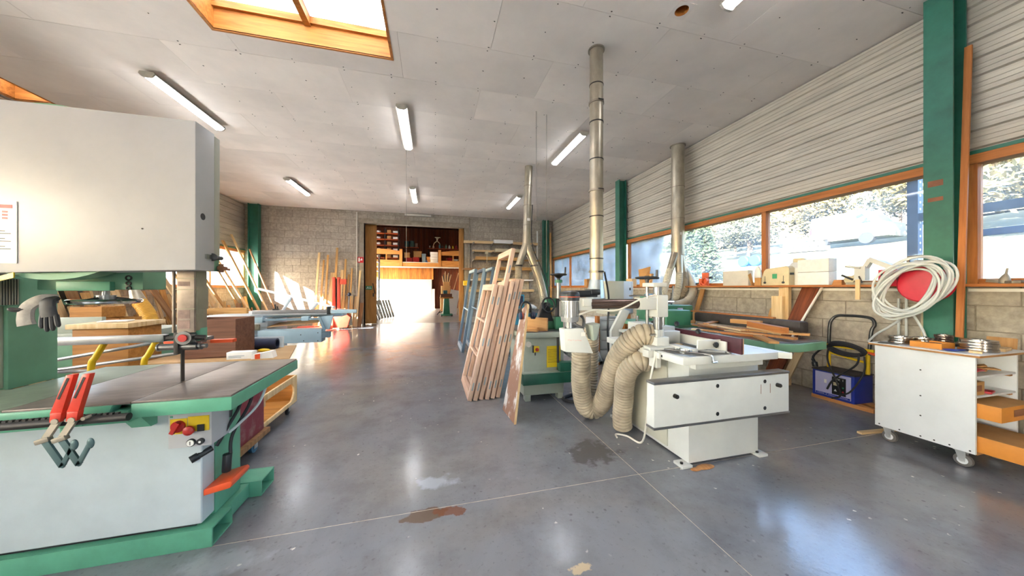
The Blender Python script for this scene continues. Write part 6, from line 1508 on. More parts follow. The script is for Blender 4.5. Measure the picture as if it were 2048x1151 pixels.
# ---------------------------------------------------------------- timber
rt = random.Random(21)
tm = ('timber_pale', 'timber_mid', 'timber_brown', 'timber_pale', 'timber_mid')
# tall boards on the left wall by the corner (base, top, width)
TALL = [((-5.15, 12.35, 0), (-6.28, 12.05, 3.15), .09, 'tallest pale plank leaning across the left corner window'), ((-5.2, 12.0, 0), (-6.3, 11.65, 2.9), .12, 'tall plank leaning on the left wall next to the tallest one'),
        ((-5.05, 12.6, 0), (-6.05, 12.62, 2.75), .08, 'broad golden plank leaning nearest the far left column'), ((-5.2, 11.6, 0), (-6.28, 11.3, 2.35), .12, 'wide brown plank leaning left of the tallest one'),
        ((-5.2, 11.2, 0), (-6.3, 10.95, 2.45), .08, 'slim tall lath leaning in front of the left corner window'), ((-5.2, 9.1, 0), (-6.3, 8.75, 2.5), .13, 'wide tall plank seen left of the blade guard'),
        ((-5.2, 9.5, 0), (-6.3, 9.1, 2.6), .06, 'pair-wise narrow lath seen left of the blade guard'), ((-5.22, 8.7, 0), (-6.3, 8.4, 2.3), .16, 'broad pale board at the left end of the stored timber'),
        ((-5.25, 10.3, 0), (-6.3, 10.1, 2.2), .2, 'very wide pale board standing right of the guide post'), ((-5.25, 10.7, 0), (-6.3, 10.5, 2.05), .1, 'pale plank beside the very wide board')]
for k, (a, b_, w, lab) in enumerate(TALL):
    plank('plank', lab, 'plank', a, b_, w, .028, tm[k % 5], side=(0, 1, 0), group='timber leaning on the left wall')
ORD = lambda n: '%d%s' % (n, 'th' if 10 <= n % 100 <= 20 else {1: 'st', 2: 'nd', 3: 'rd'}.get(n % 10, 'th'))
TN = {'timber_pale': 'pale', 'timber_mid': 'golden', 'timber_brown': 'brown'}
for k in range(64):
    y = 7.9 + 4.75 * (k / 64.0) + rt.uniform(-.02, .02)
    h = min(1.5, rt.choice((.55, .7, .8, .95, 1.1, 1.3, 1.5)) * rt.uniform(.85, 1.1) * (.75 if k > 48 else 1))
    bx0 = -5.9 + .09 * (k % 4); m = tm[rt.randrange(5)]; w = rt.uniform(.05, .15)
    plank('plank', '%s %s offcut in the row along the left wall, %s from the far column' % ('wide' if w > .1 else 'narrow', TN[m], ORD(64 - k)), 'plank', (bx0, y, 0), (bx0 - .25 * h, y + rt.uniform(-.07, .05), h), w, rt.uniform(.018, .035), m, side=(0, 1, 0), group='short timber along the left wall')
for k in range(22):
    y = 5.9 + 2.0 * k / 22.0
    h = rt.uniform(.9, 1.75); bx0 = -5.75 + .12 * (k % 3); m = tm[rt.randrange(5)]; w = rt.uniform(.08, .2)
    plank('plank', '%s %s board in the upright stack behind the handwheel, %s from the near end' % ('wide' if w > .14 else 'narrow', TN[m], ORD(k + 1)), 'plank', (bx0, y, 0), (bx0 - .3 * h, y + rt.uniform(-.04, .04), h), w, rt.uniform(.018, .03), m, side=(0, 1, 0), group='upright boards behind the handwheel')
# offcut bins
for i, (x, y, lab) in enumerate(((-4.9, 9.6, 'low wooden bin of offcuts below the pale boards'), (-4.85, 8.5, 'low wooden bin of offcuts left of the blade guard'))):
    r = thing('offcut_bin', lab, 'bin', (x, y, 0), 'bins of offcuts')
    part(r, 'front', 'crate_wood', MB().box(x + .3, x + .32, y - .45, y + .45, 0, .62)); part(r, 'back', 'crate_wood', MB().box(x - .32, x - .3, y - .45, y + .45, 0, .62)); part(r, 'end', 'crate_wood', MB().box(x - .3, x + .3, y - .45, y - .43, 0, .62)); part(r, 'end', 'crate_wood', MB().box(x - .3, x + .3, y + .43, y + .45, 0, .62)); part(r, 'floor', 'crate_wood', MB().box(x - .3, x + .3, y - .43, y + .43, 0, .02))
    for k in range(12):
        yy = y - .37 + .067 * k; xx = x + rt.uniform(-.2, .2); h = rt.uniform(.7, 1.1)
        plank('offcut', 'upright scrap standing in the %s, %s from the near end' % (('bin below the pale boards', 'bin left of the blade guard')[i], ORD(k + 1)), 'offcut', (xx, yy, .021), (xx + rt.uniform(-.05, .05), yy + rt.uniform(-.02, .02), h), rt.uniform(.05, .1), .03, tm[rt.randrange(5)], side=(1, 0, 0), group='scrap in the offcut bins')
# boards on the back wall
BK = [(633, 499, .07, 'tall narrow board leftmost on the block wall'), (642, 517, .05, 'thin brown lath second from left on the block wall'), (650, 503, .06, 'round-topped lath third from left on the block wall'),
      (655, 543, .14, 'wide board left of the red mast'), (670, 484, .07, 'tallest pale lath leaning above the red mast'), (688, 511, .06, 'golden lath leaning right of the red mast'), (683, 537, .1, 'short golden board behind the red mast'),
      (694, 548, .06, 'slanting lath right of the red mast'), (701, 534, .05, 'slim lath midway between red mast and doorway'), (719, 539, .07, 'pale square lath nearest the doorway')]
Sn, Cs = math.sin(math.atan(160 / 627.0)), math.cos(math.atan(160 / 627.0))
BKX = [(-4.02, 2.72), (-3.87, 2.45), (-3.73, 2.64), (-3.57, 1.99), (-3.42, 2.92), (-3.13, 2.5), (-3.25, 2.09), (-3.03, 1.93), (-2.92, 2.16), (-2.63, 2.08)]
for k, ((x, z), (_, _, w, lab)) in enumerate(zip(BKX, BK)):
    plank('board', lab, 'board', (x - .06 + .02 * (k % 3), 12.55 - .03 * (k % 2), 0), (x, 12.93, z), w, .035, ('timber_pale', 'timber_mid', 'timber_mid')[k % 3], side=(1, 0, 0), group='boards leaning on the back wall')
for k in range(9):
    x = -4.1 + .165 * k; h = rt.uniform(.9, 1.6)
    plank('board', 'short pale board behind the red stacker, %s from the left' % ORD(k + 1), 'board', (x, 12.82, 0), (x + rt.uniform(-.03, .03), 12.97, h), rt.uniform(.06, .12), .025, 'timber_pale', side=(1, 0, 0), group='short boards behind the red stacker')
plank('board', 'wide grey-brown board standing by the left door jamb', 'board', (-2.62, 12.72, 0), (-2.58, 12.97, .85), .13, .03, 'timber_brown', side=(1, 0, 0), group='boards leaning on the back wall')
plank('board', 'second wide board by the left door jamb', 'board', (-2.80, 12.7, 0), (-2.77, 12.96, 1.1), .11, .03, 'timber_pale', side=(1, 0, 0), group='boards leaning on the back wall')

# ---------------------------------------------------------------- window sashes
wood('sash_wood', '#dcbfa8', '#c8a389', axis='z', rnd=.06, bump=.05)
wood('sash_wood_y', '#d9bba3', '#c39c80', axis='y', rnd=.08, bump=.05)
mat('sash_blue', '#5f7484', 0.5, var=0.08)
mat('sash_blue_light', '#93a7b3', 0.5, var=0.06)
mat('hinge', '#9aa9b0', 0.35, metal=0.6, var=0.1)
def sash(lab, xb, y0, y1, h, lean, m, my, bars, grp, kind='window_sash', hin=True, w=.085, t=.052, hm='hinge'):
    r = thing(kind, lab, 'window frame', (xb, (y0 + y1) / 2, 0), grp)
    L = math.hypot(h, lean * h); ux, uz = lean * h / L, h / L
    def bx(y_0, y_1, a, b_, t0=0.0, t1=None):
        t1 = t if t1 is None else t1
        def pt(y, s, q): return (xb + s * ux + q * uz, y, s * uz - q * ux + t * ux)
        return MB().hexa([pt(y_0, a, t0), pt(y_1, a, t0), pt(y_1, a, t1), pt(y_0, a, t1)], [pt(y_0, b_, t0), pt(y_1, b_, t0), pt(y_1, b_, t1), pt(y_0, b_, t1)])
    part(r, 'stile', m, bx(y0, y0 + w, 0, L), bevel=.003); part(r, 'stile', m, bx(y1 - w, y1, 0, L), bevel=.003)
    part(r, 'rail', my, bx(y0 + w, y1 - w, 0.0, .095), bevel=.003); part(r, 'rail', my, bx(y0 + w, y1 - w, L - w, L), bevel=.003)
    for s in bars: part(r, 'glazing_bar', my, bx(y0 + w, y1 - w, L * s - .014, L * s + .014, .008, t - .008), bevel=.002)
    part(r, 'rebate', my, bx(y0 + w, y0 + w + .012, .095, L - w, .03, t), bevel=0)
    if hin:
        for s in (.12, .5, .86): part(r, 'hinge', hm, bx(y0 - .0035, y0, L * s - .05, L * s + .05, t * .35, t * .65))
    return r
gp = 'raw timber sashes leaning in a stack'
sash('outermost raw wooden sash in the leaning stack, with glazing bars', .43, 3.93, 4.84, 1.46, .235, 'sash_wood', 'sash_wood_y', (.36, .66), gp)
sash('second raw wooden sash from the doorway side in the stack', .50, 3.92, 4.80, 1.45, .235, 'sash_wood', 'sash_wood_y', (.36, .66), gp)
sash('tall raw wooden sash towering over the rest of the stack', .575, 3.95, 4.82, 1.93, .225, 'sash_wood', 'sash_wood_y', (.5,), gp)
sash('raw wooden sash just behind the tall one in the stack', .65, 3.93, 4.8, 1.50, .225, 'sash_wood', 'sash_wood_y', (.5,), gp)
sash('fifth raw wooden sash in the stack, towards the green moulder', .725, 3.95, 4.8, 1.53, .22, 'sash_wood', 'sash_wood_y', (.5,), gp)
sash('innermost raw wooden sash of the stack, resting on the green moulder', .80, 3.97, 4.8, 1.53, .215, 'sash_wood', 'sash_wood_y', (.5,), gp)
gb = 'slate blue frames behind the raw sashes'
sash('outermost slate blue window frame behind the raw sashes', .62, 6.9, 8.0, 1.84, .16, 'sash_blue', 'sash_blue_light', (.5,), gb, 'painted_frame', False, .07, .06)
sash('middle slate blue window frame behind the raw sashes', .84, 7.0, 8.1, 1.86, .15, 'sash_blue_light', 'sash_blue', (.5,), gb, 'painted_frame', False, .07, .06)
sash('innermost slate blue window frame behind the raw sashes', 1.08, 7.1, 8.2, 1.9, .14, 'sash_blue', 'sash_blue_light', (.5,), gb, 'painted_frame', False, .07, .06)

# teal wide-belt sander behind the sashes
r = thing('teal_sander', 'teal blue machine with round knobs behind the raw sashes', 'woodworking machine', (1.9, 6.8, 0))
part(r, 'body', 'teal_blue', MB().box(1.35, 2.35, 6.5, 7.0, .05, .88), bevel=.01); b_ = part(r, 'control_box', 'teal_blue', MB().box(1.5, 1.92, 6.45, 6.7, .98, 1.28), bevel=.01); part(b_, 'panel', 'navy', MB().box(1.53, 1.89, 6.446, 6.4495, 1.04, 1.25)); part(b_, 'knob', 'yellow_paint', MB().cyl((1.72, 6.446, 1.13), (1.72, 6.42, 1.13), .035, 14)); part(b_, 'dial', 'black_plastic', MB().cyl((1.62, 6.446, 1.13), (1.62, 6.43, 1.13), .03, 12)); part(r, 'table', 'iron_table', MB().box(1.3, 2.4, 6.4, 7.05, .88, .93), bevel=.006); part(r, 'box_stem', 'dark_steel', MB().box(1.68, 1.74, 6.55, 6.62, .93, .98))
for x in (1.4, 2.2): part(r, 'foot', 'dark_steel', MB().box(x, x + .1, 6.6, 6.7, 0, .05))
solo('white_bundle', 'crumpled white cloth on the teal machine', 'cloth', 'paper', MB().ball((2.1, 6.6, 1.0), .09, (1.3, .8, .7), 12, 8).ball((2.2, 6.65, .98), .07, (1, .9, .6), 10, 7))

# cantilever rack on the back wall
r = thing('timber_rack', 'grey cantilever rack on the block wall right of the doorway', 'rack', (2.6, 12.9, 0))
LV = [3.27, 2.92, 2.58, 2.18, 1.74, 1.28, .9]
for x in (1.62, 2.42, 3.2, 4.1):
    u = part(r, 'upright', 'galvanised_dull', MB().box(x - .03, x + .03, 12.93, 12.99, .3, 3.35))
    for z in LV: part(u, 'arm', 'galvanised_dull', MB().prism([(12.93, z - .09), (12.93, z - .02), (12.45, z - .02), (12.45, z - .05)], 'x', x - .02, x + .02))
bd = [(0, .0, 1.25, 4.4, .1, 'timber_pale', 'long pale board on the top level of the wall rack'), (0, .2, 2.45, 3.25, .14, 'paper', 'white-wrapped pack on the top level of the wall rack'), (1, .0, 1.6, 4.3, .08, 'timber_pale', 'long pale board on the second level of the wall rack'), (1, .2, 2.5, 4.0, .13, 'ivory', 'cream pack on the second level of the wall rack'),
      (2, .0, 1.65, 4.5, .06, 'timber_mid', 'golden board on the third level of the wall rack'), (2, .2, 1.7, 3.6, .13, 'timber_mid', 'thick golden stack on the third level of the wall rack'), (3, .0, 1.2, 4.2, .07, 'timber_brown', 'brown board on the fourth level of the wall rack'), (3, .2, 2.7, 4.4, .12, 'timber_mid', 'golden pack on the fourth level of the wall rack'),
      (4, .0, 1.5, 4.2, .06, 'paper', 'white board on the fifth level of the wall rack'), (4, .2, 1.8, 3.4, .1, 'timber_pale', 'pale pack on the fifth level of the wall rack'), (5, .1, 1.4, 4.2, .1, 'timber_pale', 'pale board on the sixth level of the wall rack'), (6, .1, 1.5, 4.0, .1, 'galvanised', 'grey metal sections on the lowest level of the wall rack')]
for lv, dy, x0, x1, h, m, lab in bd:
    z = LV[lv] - .019 + h / 2
    plank('rack_board', lab, 'board', (x0, 12.84 - dy, z), (x1, 12.84 - dy, z), .16, h, m, side=(0, 1, 0), group='boards on the wall rack')
r = thing('rack_clamp', 'small bar clamp hanging on the wall rack', 'clamp', (2.15, 12.55, 2.4)); part(r, 'bar', 'ivory', MB().box(2.14, 2.17, 12.535, 12.555, 2.42, 2.86)); part(r, 'head', 'ivory', MB().box(2.08, 2.2, 12.50, 12.56, 2.8, 2.9), bevel=.01)
r = thing('yellow_sander', 'yellow and black power tool hanging beside the doorway', 'power tool', (1.4, 12.9, 1.5)); part(r, 'body', 'yellow_paint', MB().box(1.22, 1.44, 12.7, 12.88, 1.52, 1.72), bevel=.03); part(r, 'motor', 'black_plastic', MB().cyl((1.42, 12.79, 1.62), (1.52, 12.79, 1.62), .07, 16)); part(r, 'bracket', 'galvanised_dull', MB().box(1.3, 1.4, 12.8, 12.99, 1.49, 1.52))
for k, (x, zt, lab) in enumerate(((4.95, 3.8, 'tall thin pale lath standing in the far right corner'), (4.45, 2.3, 'white measuring staff hanging in the far right corner'))):
    plank('corner_lath', lab, 'lath', (x, 12.6 if k == 0 else 12.98, 0 if k == 0 else 2.35), (x, 12.7 if k == 0 else 12.98, zt if k == 0 else 3.9), .06, .03, 'timber_mid' if k == 0 else 'paper', side=(1, 0, 0))
# ---------------------------------------------------------------- far hall contents
mat('shelf_orange', '#b4501f', 0.5, var=0.1); mat('bottle_white', '#dcdcd6', 0.4); mat('bottle_teal', '#2f6870', 0.4); mat('bin_red', '#9b1d24', 0.45); mat('bin_blue', '#33528f', 0.45); mat('green_machine', '#2f7d5c', 0.42, var=.1)
wood('mezz_wood', '#c98f4e', '#a5692f', axis='x', rnd=.06); wood('mezz_wood_z', '#c98f4e', '#a5692f', axis='z', rnd=.06)
_before = set(C.objects)
mz = struct_root('mezzanine', 'timber mezzanine across the end of the far hall', (0, 21, 2.7))
part(mz, 'deck', 'mezz_wood', MB().box(-6.3, 6.1, 20.0, 24.4, 2.84, 2.90), smooth=False); part(mz, 'front_beam', 'mezz_wood', MB().box(-6.3, 6.1, 19.95, 20.0, 2.72, 2.98), smooth=False); part(mz, 'white_fascia', 'render_white', MB().box(-6.3, 6.1, 19.93, 19.95, 2.64, 2.72).box(-1.86, .42, 19.93, 19.95, 2.98, 3.02), smooth=False)
for k in range(16): part(mz, 'joist', 'mezz_wood', MB().box(-6.0 + .75 * k, -5.93 + .75 * k, 20.0, 21.98, 2.66, 2.84), smooth=False)
for x in (-1.96, .50): part(mz, 'newel_post', 'mezz_wood_z', MB().box(x - .09, x + .09, 19.92, 20.02, 2.72, 3.85), smooth=False)
for x0, x1 in ((-4.4, -2.05), (.59, 3.0)):
    part(mz, 'gate_top_board', 'mezz_wood', MB().prism([(x0, 3.5)] + [(x0 + (x1 - x0) * t / 8, 3.72 + .12 * math.sin(PI * (t / 8 if x0 < 0 else t / 8))) for t in range(9)] + [(x1, 3.5)], 'y', 19.95, 19.99), smooth=False)
    part(mz, 'gate_rail', 'mezz_wood', MB().box(x0, x1, 19.95, 19.99, 2.98, 3.14), smooth=False)
    for q in (.33, .66): part(mz, 'gate_post', 'mezz_wood_z', MB().box(x0 + (x1 - x0) * q - .04, x0 + (x1 - x0) * q + .04, 19.99, 20.04, 2.98, 3.6), smooth=False)
for s_, x0, z0, x1, z1 in ((1, -6, 4.6, -1.2, 5.9), (-1, 4.5, 4.6, -.4, 5.9)):
    solo('roof_truss', 'green steel roof beam at the top %s of the doorway view' % ('left' if s_ > 0 else 'right'), 'beam', 'green_steel', MB().beam((x0, 19.2, z0), (x1, 19.2, z1), .16, .28, (0, 1, 0)), 'green roof beams')
# left shelving on the mezzanine
r = thing('storage_rack', 'tall orange-shelved rack with white rolls on the mezzanine', 'rack', (-2.9, 21.2, 2.9))
for x in (-3.9, -3.05, -2.2):
    for y in (20.9, 21.5): part(r, 'upright', 'dark_steel', MB().box(x - .03, x + .03, y - .03, y + .03, 2.9, 5.35))
for z in (3.3, 3.75, 4.15, 4.55, 4.95): part(r, 'shelf', 'shelf_orange', MB().box(-3.93, -2.17, 20.87, 21.53, z, z + .06))
k = 0
for z in (3.362, 3.812, 4.212, 4.612, 5.012):
    for x in (-3.7, -3.45, -2.8, -2.45):
        k += 1
        nm = ('roll', 'carton', 'sack', 'tin')[(k * 3) % 4]
        lab = '%s number-less' if False else '%s on the %s shelf of the mezzanine rack, %s' % (('white roll', 'cream carton', 'pale sack', 'grey tin')[(k * 3) % 4], ('bottom', 'second', 'third', 'fourth', 'top')[(k - 1) // 4], ('far left', 'left', 'right of the post', 'far right')[(k - 1) % 4])
        m = ('paper', 'cardboard', 'render_white', 'galvanised_dull')[(k * 3) % 4]
        mb = MB()
        if nm == 'roll': mb.cyl((x - .1, 21.0, z + .1), (x + .2, 21.0, z + .1), .09, 14)
        elif nm == 'sack': mb.ball((x, 21.0, z + .1), .12, (1.2, 1, .8), 12, 8)
        elif nm == 'tin': mb.lathe([(.09, 0), (.1, .01), (.1, .2), (.09, .21)], (x, 21.0, z), (0, 0, 1), 14)
        else: mb.box(x - .12, x + .12, 20.9, 21.2, z, z + .2)
        solo(nm, lab, 'storage', m, mb, 'goods on the mezzanine rack')
def wall_shelf(x0, x1, y, z, lab):
    r = thing('shelf_board', lab, 'shelf', ((x0 + x1) / 2, y, z)); part(r, 'board', 'shelf_orange', MB().box(x0, x1, y - .2, y + .2, z - .05, z))
    for x in (x0 + .05, x1 - .05): part(r, 'support', 'dark_steel', MB().box(x - .03, x + .03, y + .1, y + .16, 2.9, z - .05))
    return r
wall_shelf(-2.0, -.95, 22.2, 4.25, 'red-brown shelf with drums left of centre on the mezzanine')
wall_shelf(-.3, 2.6, 22.2, 4.22, 'long red-brown shelf with bottles on the right of the mezzanine')
for k, (x, h, rr, m, lab) in enumerate(((-1.75, .42, .16, 'bottle_teal', 'teal drum on the left mezzanine shelf'), (-1.4, .45, .17, 'bottle_teal', 'darker teal drum beside the first on the mezzanine shelf'), (-1.1, .3, .1, 'galvanised_dull', 'grey can at the end of the left mezzanine shelf'))):
    solo('paint_drum', lab, 'drum', m, MB().lathe([(rr, 0), (rr, h * .95), (rr * .9, h)], (x, 22.15, 4.251), (0, 0, 1), 16), 'drums on the mezzanine shelf')
bt = [(-.15, .3, 'bronze', 'small brown bottle at the left end'), (.1, .22, 'ivory', 'cream jar'), (.55, .35, 'bottle_teal', 'tall teal bottle'), (.75, .25, 'dark_steel', 'dark flask'), (1.0, .3, 'saw_green_dull', 'green can'), (1.25, .26, 'bottle_white', 'white bottle'), (1.5, .22, 'yellow_paint', 'yellow bottle'), (1.75, .3, 'bin_red', 'red bottle')]
for x, h, m, lab in bt:
    solo('bottle', lab + ' on the right mezzanine shelf', 'bottle', m, MB().lathe([(.07, 0), (.075, h * .6), (.03, h * .78), (.03, h), (.025, h + .01)], (x, 22.15, 4.221), (0, 0, 1), 12), 'bottles on the right mezzanine shelf')
solo('hanging_antlers', 'pale curved wooden stand on the mezzanine shelf', 'stand', 'ivory', MB().tube(smooth_path([(.05, 22.3, 4.23), (.15, 22.3, 4.6), (.35, 22.3, 4.8), (.3, 22.3, 5.05)]), .03, 8).tube(smooth_path([(.6, 22.3, 4.23), (.55, 22.3, 4.6), (.38, 22.3, 4.8), (.45, 22.3, 5.05)]), .03, 8).cyl((.2, 22.3, 5.05), (.6, 22.3, 5.05), .03, 8))
cr = [(-1.7, -1.3, .45, 'bin_red', 'red plastic bin on the mezzanine floor'), (-1.25, -.85, .5, 'bin_red', 'second red bin nearer the middle of the mezzanine'), (-1.8, -1.45, .35, 'cardboard', 'brown carton on the red bin of the mezzanine'), (-1.2, -.7, .4, 'cardboard', 'wide carton on the second red bin of the mezzanine'), (-.66, -.42, .75, 'saw_blue_dark', 'blue-grey panel standing on the mezzanine'), (-.35, .35, .55, 'mezz_wood', 'wooden bench in the middle of the mezzanine'), (1.0, 1.35, .5, 'bin_red', 'red case behind the right gate of the mezzanine'), (1.4, 1.75, .42, 'paper', 'white case behind the right gate of the mezzanine'), (-.1, .35, .25, 'bin_blue', 'blue crate below the bottle shelf')]
for k, (x0, x1, h, m, lab) in enumerate(cr):
    z = 2.901
    if 'on the red bin' in lab: z = 3.36
    if 'on the second' in lab: z = 3.41
    if 'blue crate' in lab: z = 3.46
    solo('storage_case', lab, 'case', m, MB().box(x0, x1, 20.6, 21.0, z, z + h).box(x0 - .02, x1 + .02, 20.58, 21.02, z + h - .05, z + h - .01), 'cases on the mezzanine', bevel=.004)
for k in range(5): solo('white_pack', '%s of five white packs piled by the right newel post' % ('lowest', 'second', 'third', 'fourth', 'topmost')[k], 'box', 'paper', MB().box(-.12 + .02 * (k % 2), .38, 20.15, 20.5, 2.901 + .17 * k, 3.06 + .17 * k), 'white packs on the mezzanine', bevel=.01)
solo('blue_flask', 'small blue flask at the front edge of the mezzanine', 'flask', 'bin_blue', MB().lathe([(.09, 0), (.1, .15), (.04, .22), (.04, .28)], (-.35, 20.2, 2.901), (0, 0, 1), 14))
for o in list(C.objects):
    if o not in _before and o.parent is None: o.location = o.location + Vector((0, 1.55, .1))
# morticer
r = thing('mortiser', 'green pedestal mortising machine with wooden table in the doorway', 'woodworking machine', (.70, 16.1, 0))
part(r, 'column', 'green_machine', MB().prism([(.53, .1), (.87, .1), (.82, .9), (.58, .9)], 'y', 15.95, 16.25), bevel=.02); part(r, 'base', 'green_machine', MB().box(.42, 1.0, 15.85, 16.35, .04, .12), bevel=.01); part(r, 'table', 'crate_wood', MB().box(.38, 1.02, 15.85, 16.3, .9, .96)); part(r, 'fence', 'chest_wood', MB().box(.42, .98, 16.1, 16.15, .96, 1.13)); part(r, 'head', 'bottle_teal', MB().cyl((.55, 16.2, 1.2), (.75, 16.2, 1.2), .1, 14).box(.58, .72, 16.15, 16.3, .96, 1.12))
for x in (.46, .96): part(r, 'foot_pedal', 'dark_steel', MB().cyl((x, 15.8, .05), (x, 16.4, .05), .04, 10))
part(r, 'lever', 'dark_steel', MB().cyl((.4, 15.95, .3), (.25, 15.8, .12), .02, 8).cyl((.3, 16, .18), (.5, 16, .25), .02, 8))
# boxes and panels behind it
st = [(.55, 1.1, 1.0, 1.55, 'cardboard', 'upper brown carton stacked behind the mortiser'), (.5, 1.2, 0, .98, 'cardboard', 'lower brown carton stacked behind the mortiser')]
for x0, x1, z0, z1, m, lab in st: solo('carton_stack', lab, 'box', m, MB().box(x0, x1, 19.6, 20.2, z0, z1), 'cartons behind the mortiser', bevel=.006)
r = thing('dowel_bucket', 'bucket of dowels and rods on the stacked cartons', 'bucket', (.9, 19.8, 1.56)); part(r, 'tub', 'cardboard', MB().box(.68, 1.05, 19.65, 20.0, 1.551, 1.8)); 
for k in range(10): part(r, 'rod', ('timber_pale', 'dark_steel', 'timber_mid')[k % 3], MB().cyl((.72 + .03 * k, 19.8, 1.6), (.62 + .06 * k, 19.85, 2.15 + .1 * (k % 4)), .022, 8))
for k, (x, z, m, lab) in enumerate(((1.0, 1.3, 'paper', 'white panel leaning right of the mortiser'), (1.62, 1.0, 'render_white', 'broad white panel nearest the right door leaf'), (1.3, 1.55, 'timber_pale', 'pale lath slanting above the white panels'))):
    plank('white_sheet' if k < 2 else 'slanting_lath', lab, 'sheet' if k < 2 else 'lath', (x, 17.3 + .9 * (k == 1) - .5 * (k == 2), 0), (x + .25, 17.5 + .9 * (k == 1) - .5 * (k == 2), z), .5 if k < 2 else .05, .03, m, side=(1, 0, 0) if k != 1 else (.3, 1, 0))
plank('slanting_rod', 'thin pale rod slanting up beside the dowel bucket', 'rod', (.85, 18.5, 0), (1.5, 18.6, 2.3), .04, .04, 'timber_pale')
# left side of the far hall
for k in range(5):
    x = -2.2 + .1 * k; r = thing('wire_grille', '%s grey wire grille leaning inside the doorway' % ('leftmost', 'second', 'middle', 'fourth', 'rightmost')[k], 'grille', (x, 15.6, 0), 'wire grilles inside the doorway')
    y0 = 15.2 + .18 * k
    fr = MB().tube([(x, y0, .02), (x - .25, y0, .85), (x - .25, y0 + .5, .85), (x, y0 + .5, .02)], .014, 6, closed=True)
    part(r, 'rim', 'galvanised', fr)
    wires = MB()
    for j in range(1, 9): wires.cyl((x, y0 + .055 * j, .02), (x - .25, y0 + .055 * j, .85), .006, 5)
    for j in range(1, 8): wires.cyl((x - .25 * j / 8, y0, .02 + .83 * j / 8), (x - .25 * j / 8, y0 + .5, .02 + .83 * j / 8), .006, 5)
    part(r, 'mesh_wires', 'galvanised', wires, kind='stuff')
for k in range(3): plank('grey_sheet', '%s grey board standing inside the left door leaf' % ('nearest', 'middle', 'farthest')[k], 'board', (-2.35 + .03 * k, 14.0 + .65 * k, 0), (-2.55, 14.0 + .65 * k, .9 - .05 * k), .6, .02, ('saw_blue_dark', 'galvanised_dull', 'dark_steel')[k], side=(0, 1, 0), group='boards inside the door leaf')
r = thing('white_shelving', 'white slotted shelf post with small goods inside the doorway', 'shelving', (-2.75, 16.5, 0))
for y in (15.8, 17.0): part(r, 'post', 'white_board', MB().box(-2.63, -2.55, y - .04, y + .04, 0, 3.1))
for z in (.9, 1.35, 1.8, 2.25, 2.7): part(r, 'shelf', 'white_board', MB().box(-3.0, -2.56, 15.8, 17.0, z, z + .03))
for k, (z, m, nm) in enumerate(((.93, 'cardboard', 'brown'), (1.38, 'bin_blue', 'blue'), (1.83, 'paper', 'white'), (2.28, 'bin_red', 'red'), (2.73, 'cardboard_orange', 'orange'))): solo('small_case', '%s box on the white shelving inside the doorway' % nm, 'box', m, MB().box(-2.9, -2.62, 15.95, 16.3, z + .001, z + .22), 'boxes on the white shelving', bevel=.004)
# ---------------------------------------------------------------- outside the right windows
mat('leaf_green', '#2c3a1f', 0.8, var=0.3, scale=3, rnd=.1); mat('leaf_yellow', '#4d441b', 0.8, var=0.3, scale=3); mat('leaf_olive', '#36361f', 0.8, var=0.3, scale=3); mat('bark', '#5a4a3a', 0.9, var=.2)
mat('van_white', '#8d9193', 0.3, var=.03); mat('glass_dark', '#2c343b', 0.1); mat('barrel_blue', '#215391', 0.4, var=.06); mat('roof_tile', '#6a4030', 0.85, var=.15); mat('house_wall', '#776e62', 0.9, var=.06); mat('rack_blue', '#3d5578', 0.45, var=.1); mat('poly_sheet', '#83979e', 0.5, var=.08); mat('stone_pale', '#7d7a73', 0.9, var=.15, rnd=.12); mat('tail_red', '#a11d1d', .3)
def tree(lab, x, y, h, r, m, n, trunk=.3, cone=False, seed=0, grp='trees and shrubs beyond the right windows', kd='shrub', leaf=.11):
    q = random.Random(seed); z0 = hill(x, y) - .1
    t = thing(kd, lab, 'tree' if trunk > .2 else 'shrub', (x, y, z0), grp)
    tb = MB().cyl((x, y, z0), (x, y, z0 + h * .8), .05 + h * .015, 8, r2=.02)
    for k in range(7):
        a = q.uniform(0, 6.28); zz = z0 + h * q.uniform(trunk, .7)
        tb.cyl((x, y, zz), (x + r * .7 * math.cos(a), y + r * .7 * math.sin(a), zz + h * .2), .03, 6, r2=.008)
    part(t, 'trunk', 'bark', tb)
    V = []; F = []
    cl = [(q.uniform(-1, 1), q.uniform(-1, 1), q.uniform(-1, 1)) for _ in range(14)]
    for k in range(n):
        f_ = q.random()
        if cone:
            zz = f_ ** .8; rad = r * (1 - zz) ** .7 * math.sqrt(q.random()); a = q.uniform(0, 6.28)
            c = Vector((x + rad * math.cos(a), y + rad * math.sin(a), z0 + h * (trunk * .3 + (1 - trunk * .3) * zz)))
        else:
            b_ = cl[q.randrange(14)]
            d = Vector((q.gauss(0, 1), q.gauss(0, 1), q.gauss(0, 1))).normalized() * (q.random() ** .4) * .5
            c = Vector((x, y, z0 + h * (trunk + (1 - trunk) / 2))) + Vector(((b_[0] * .6 + d.x) * r, (b_[1] * .6 + d.y) * r, (b_[2] * .6 + d.z) * h * (1 - trunk) / 2))
        u = Vector((q.gauss(0, 1), q.gauss(0, 1), q.gauss(0, 1))).normalized(); w = u.orthogonal().normalized(); s = leaf * q.uniform(.6, 1.3)
        o = len(V); V += [c - u * s, c + w * s * .5, c + u * s, c - w * s * .5]; F.append((o, o + 1, o + 2, o + 3))
    part(t, 'foliage', m, MB().add(V, F), smooth=False, kind='stuff')
    return t
tree('feathery green conifer bush beyond the window beside the pale hoses', 12.0, 11.7, 3.0, .95, 'leaf_green', 2600, .1, True, 1, leaf=.1)
tree('second green conifer behind the first one', 13.5, 14.2, 3.4, 1.1, 'leaf_green', 2400, .1, True, 2, leaf=.1)
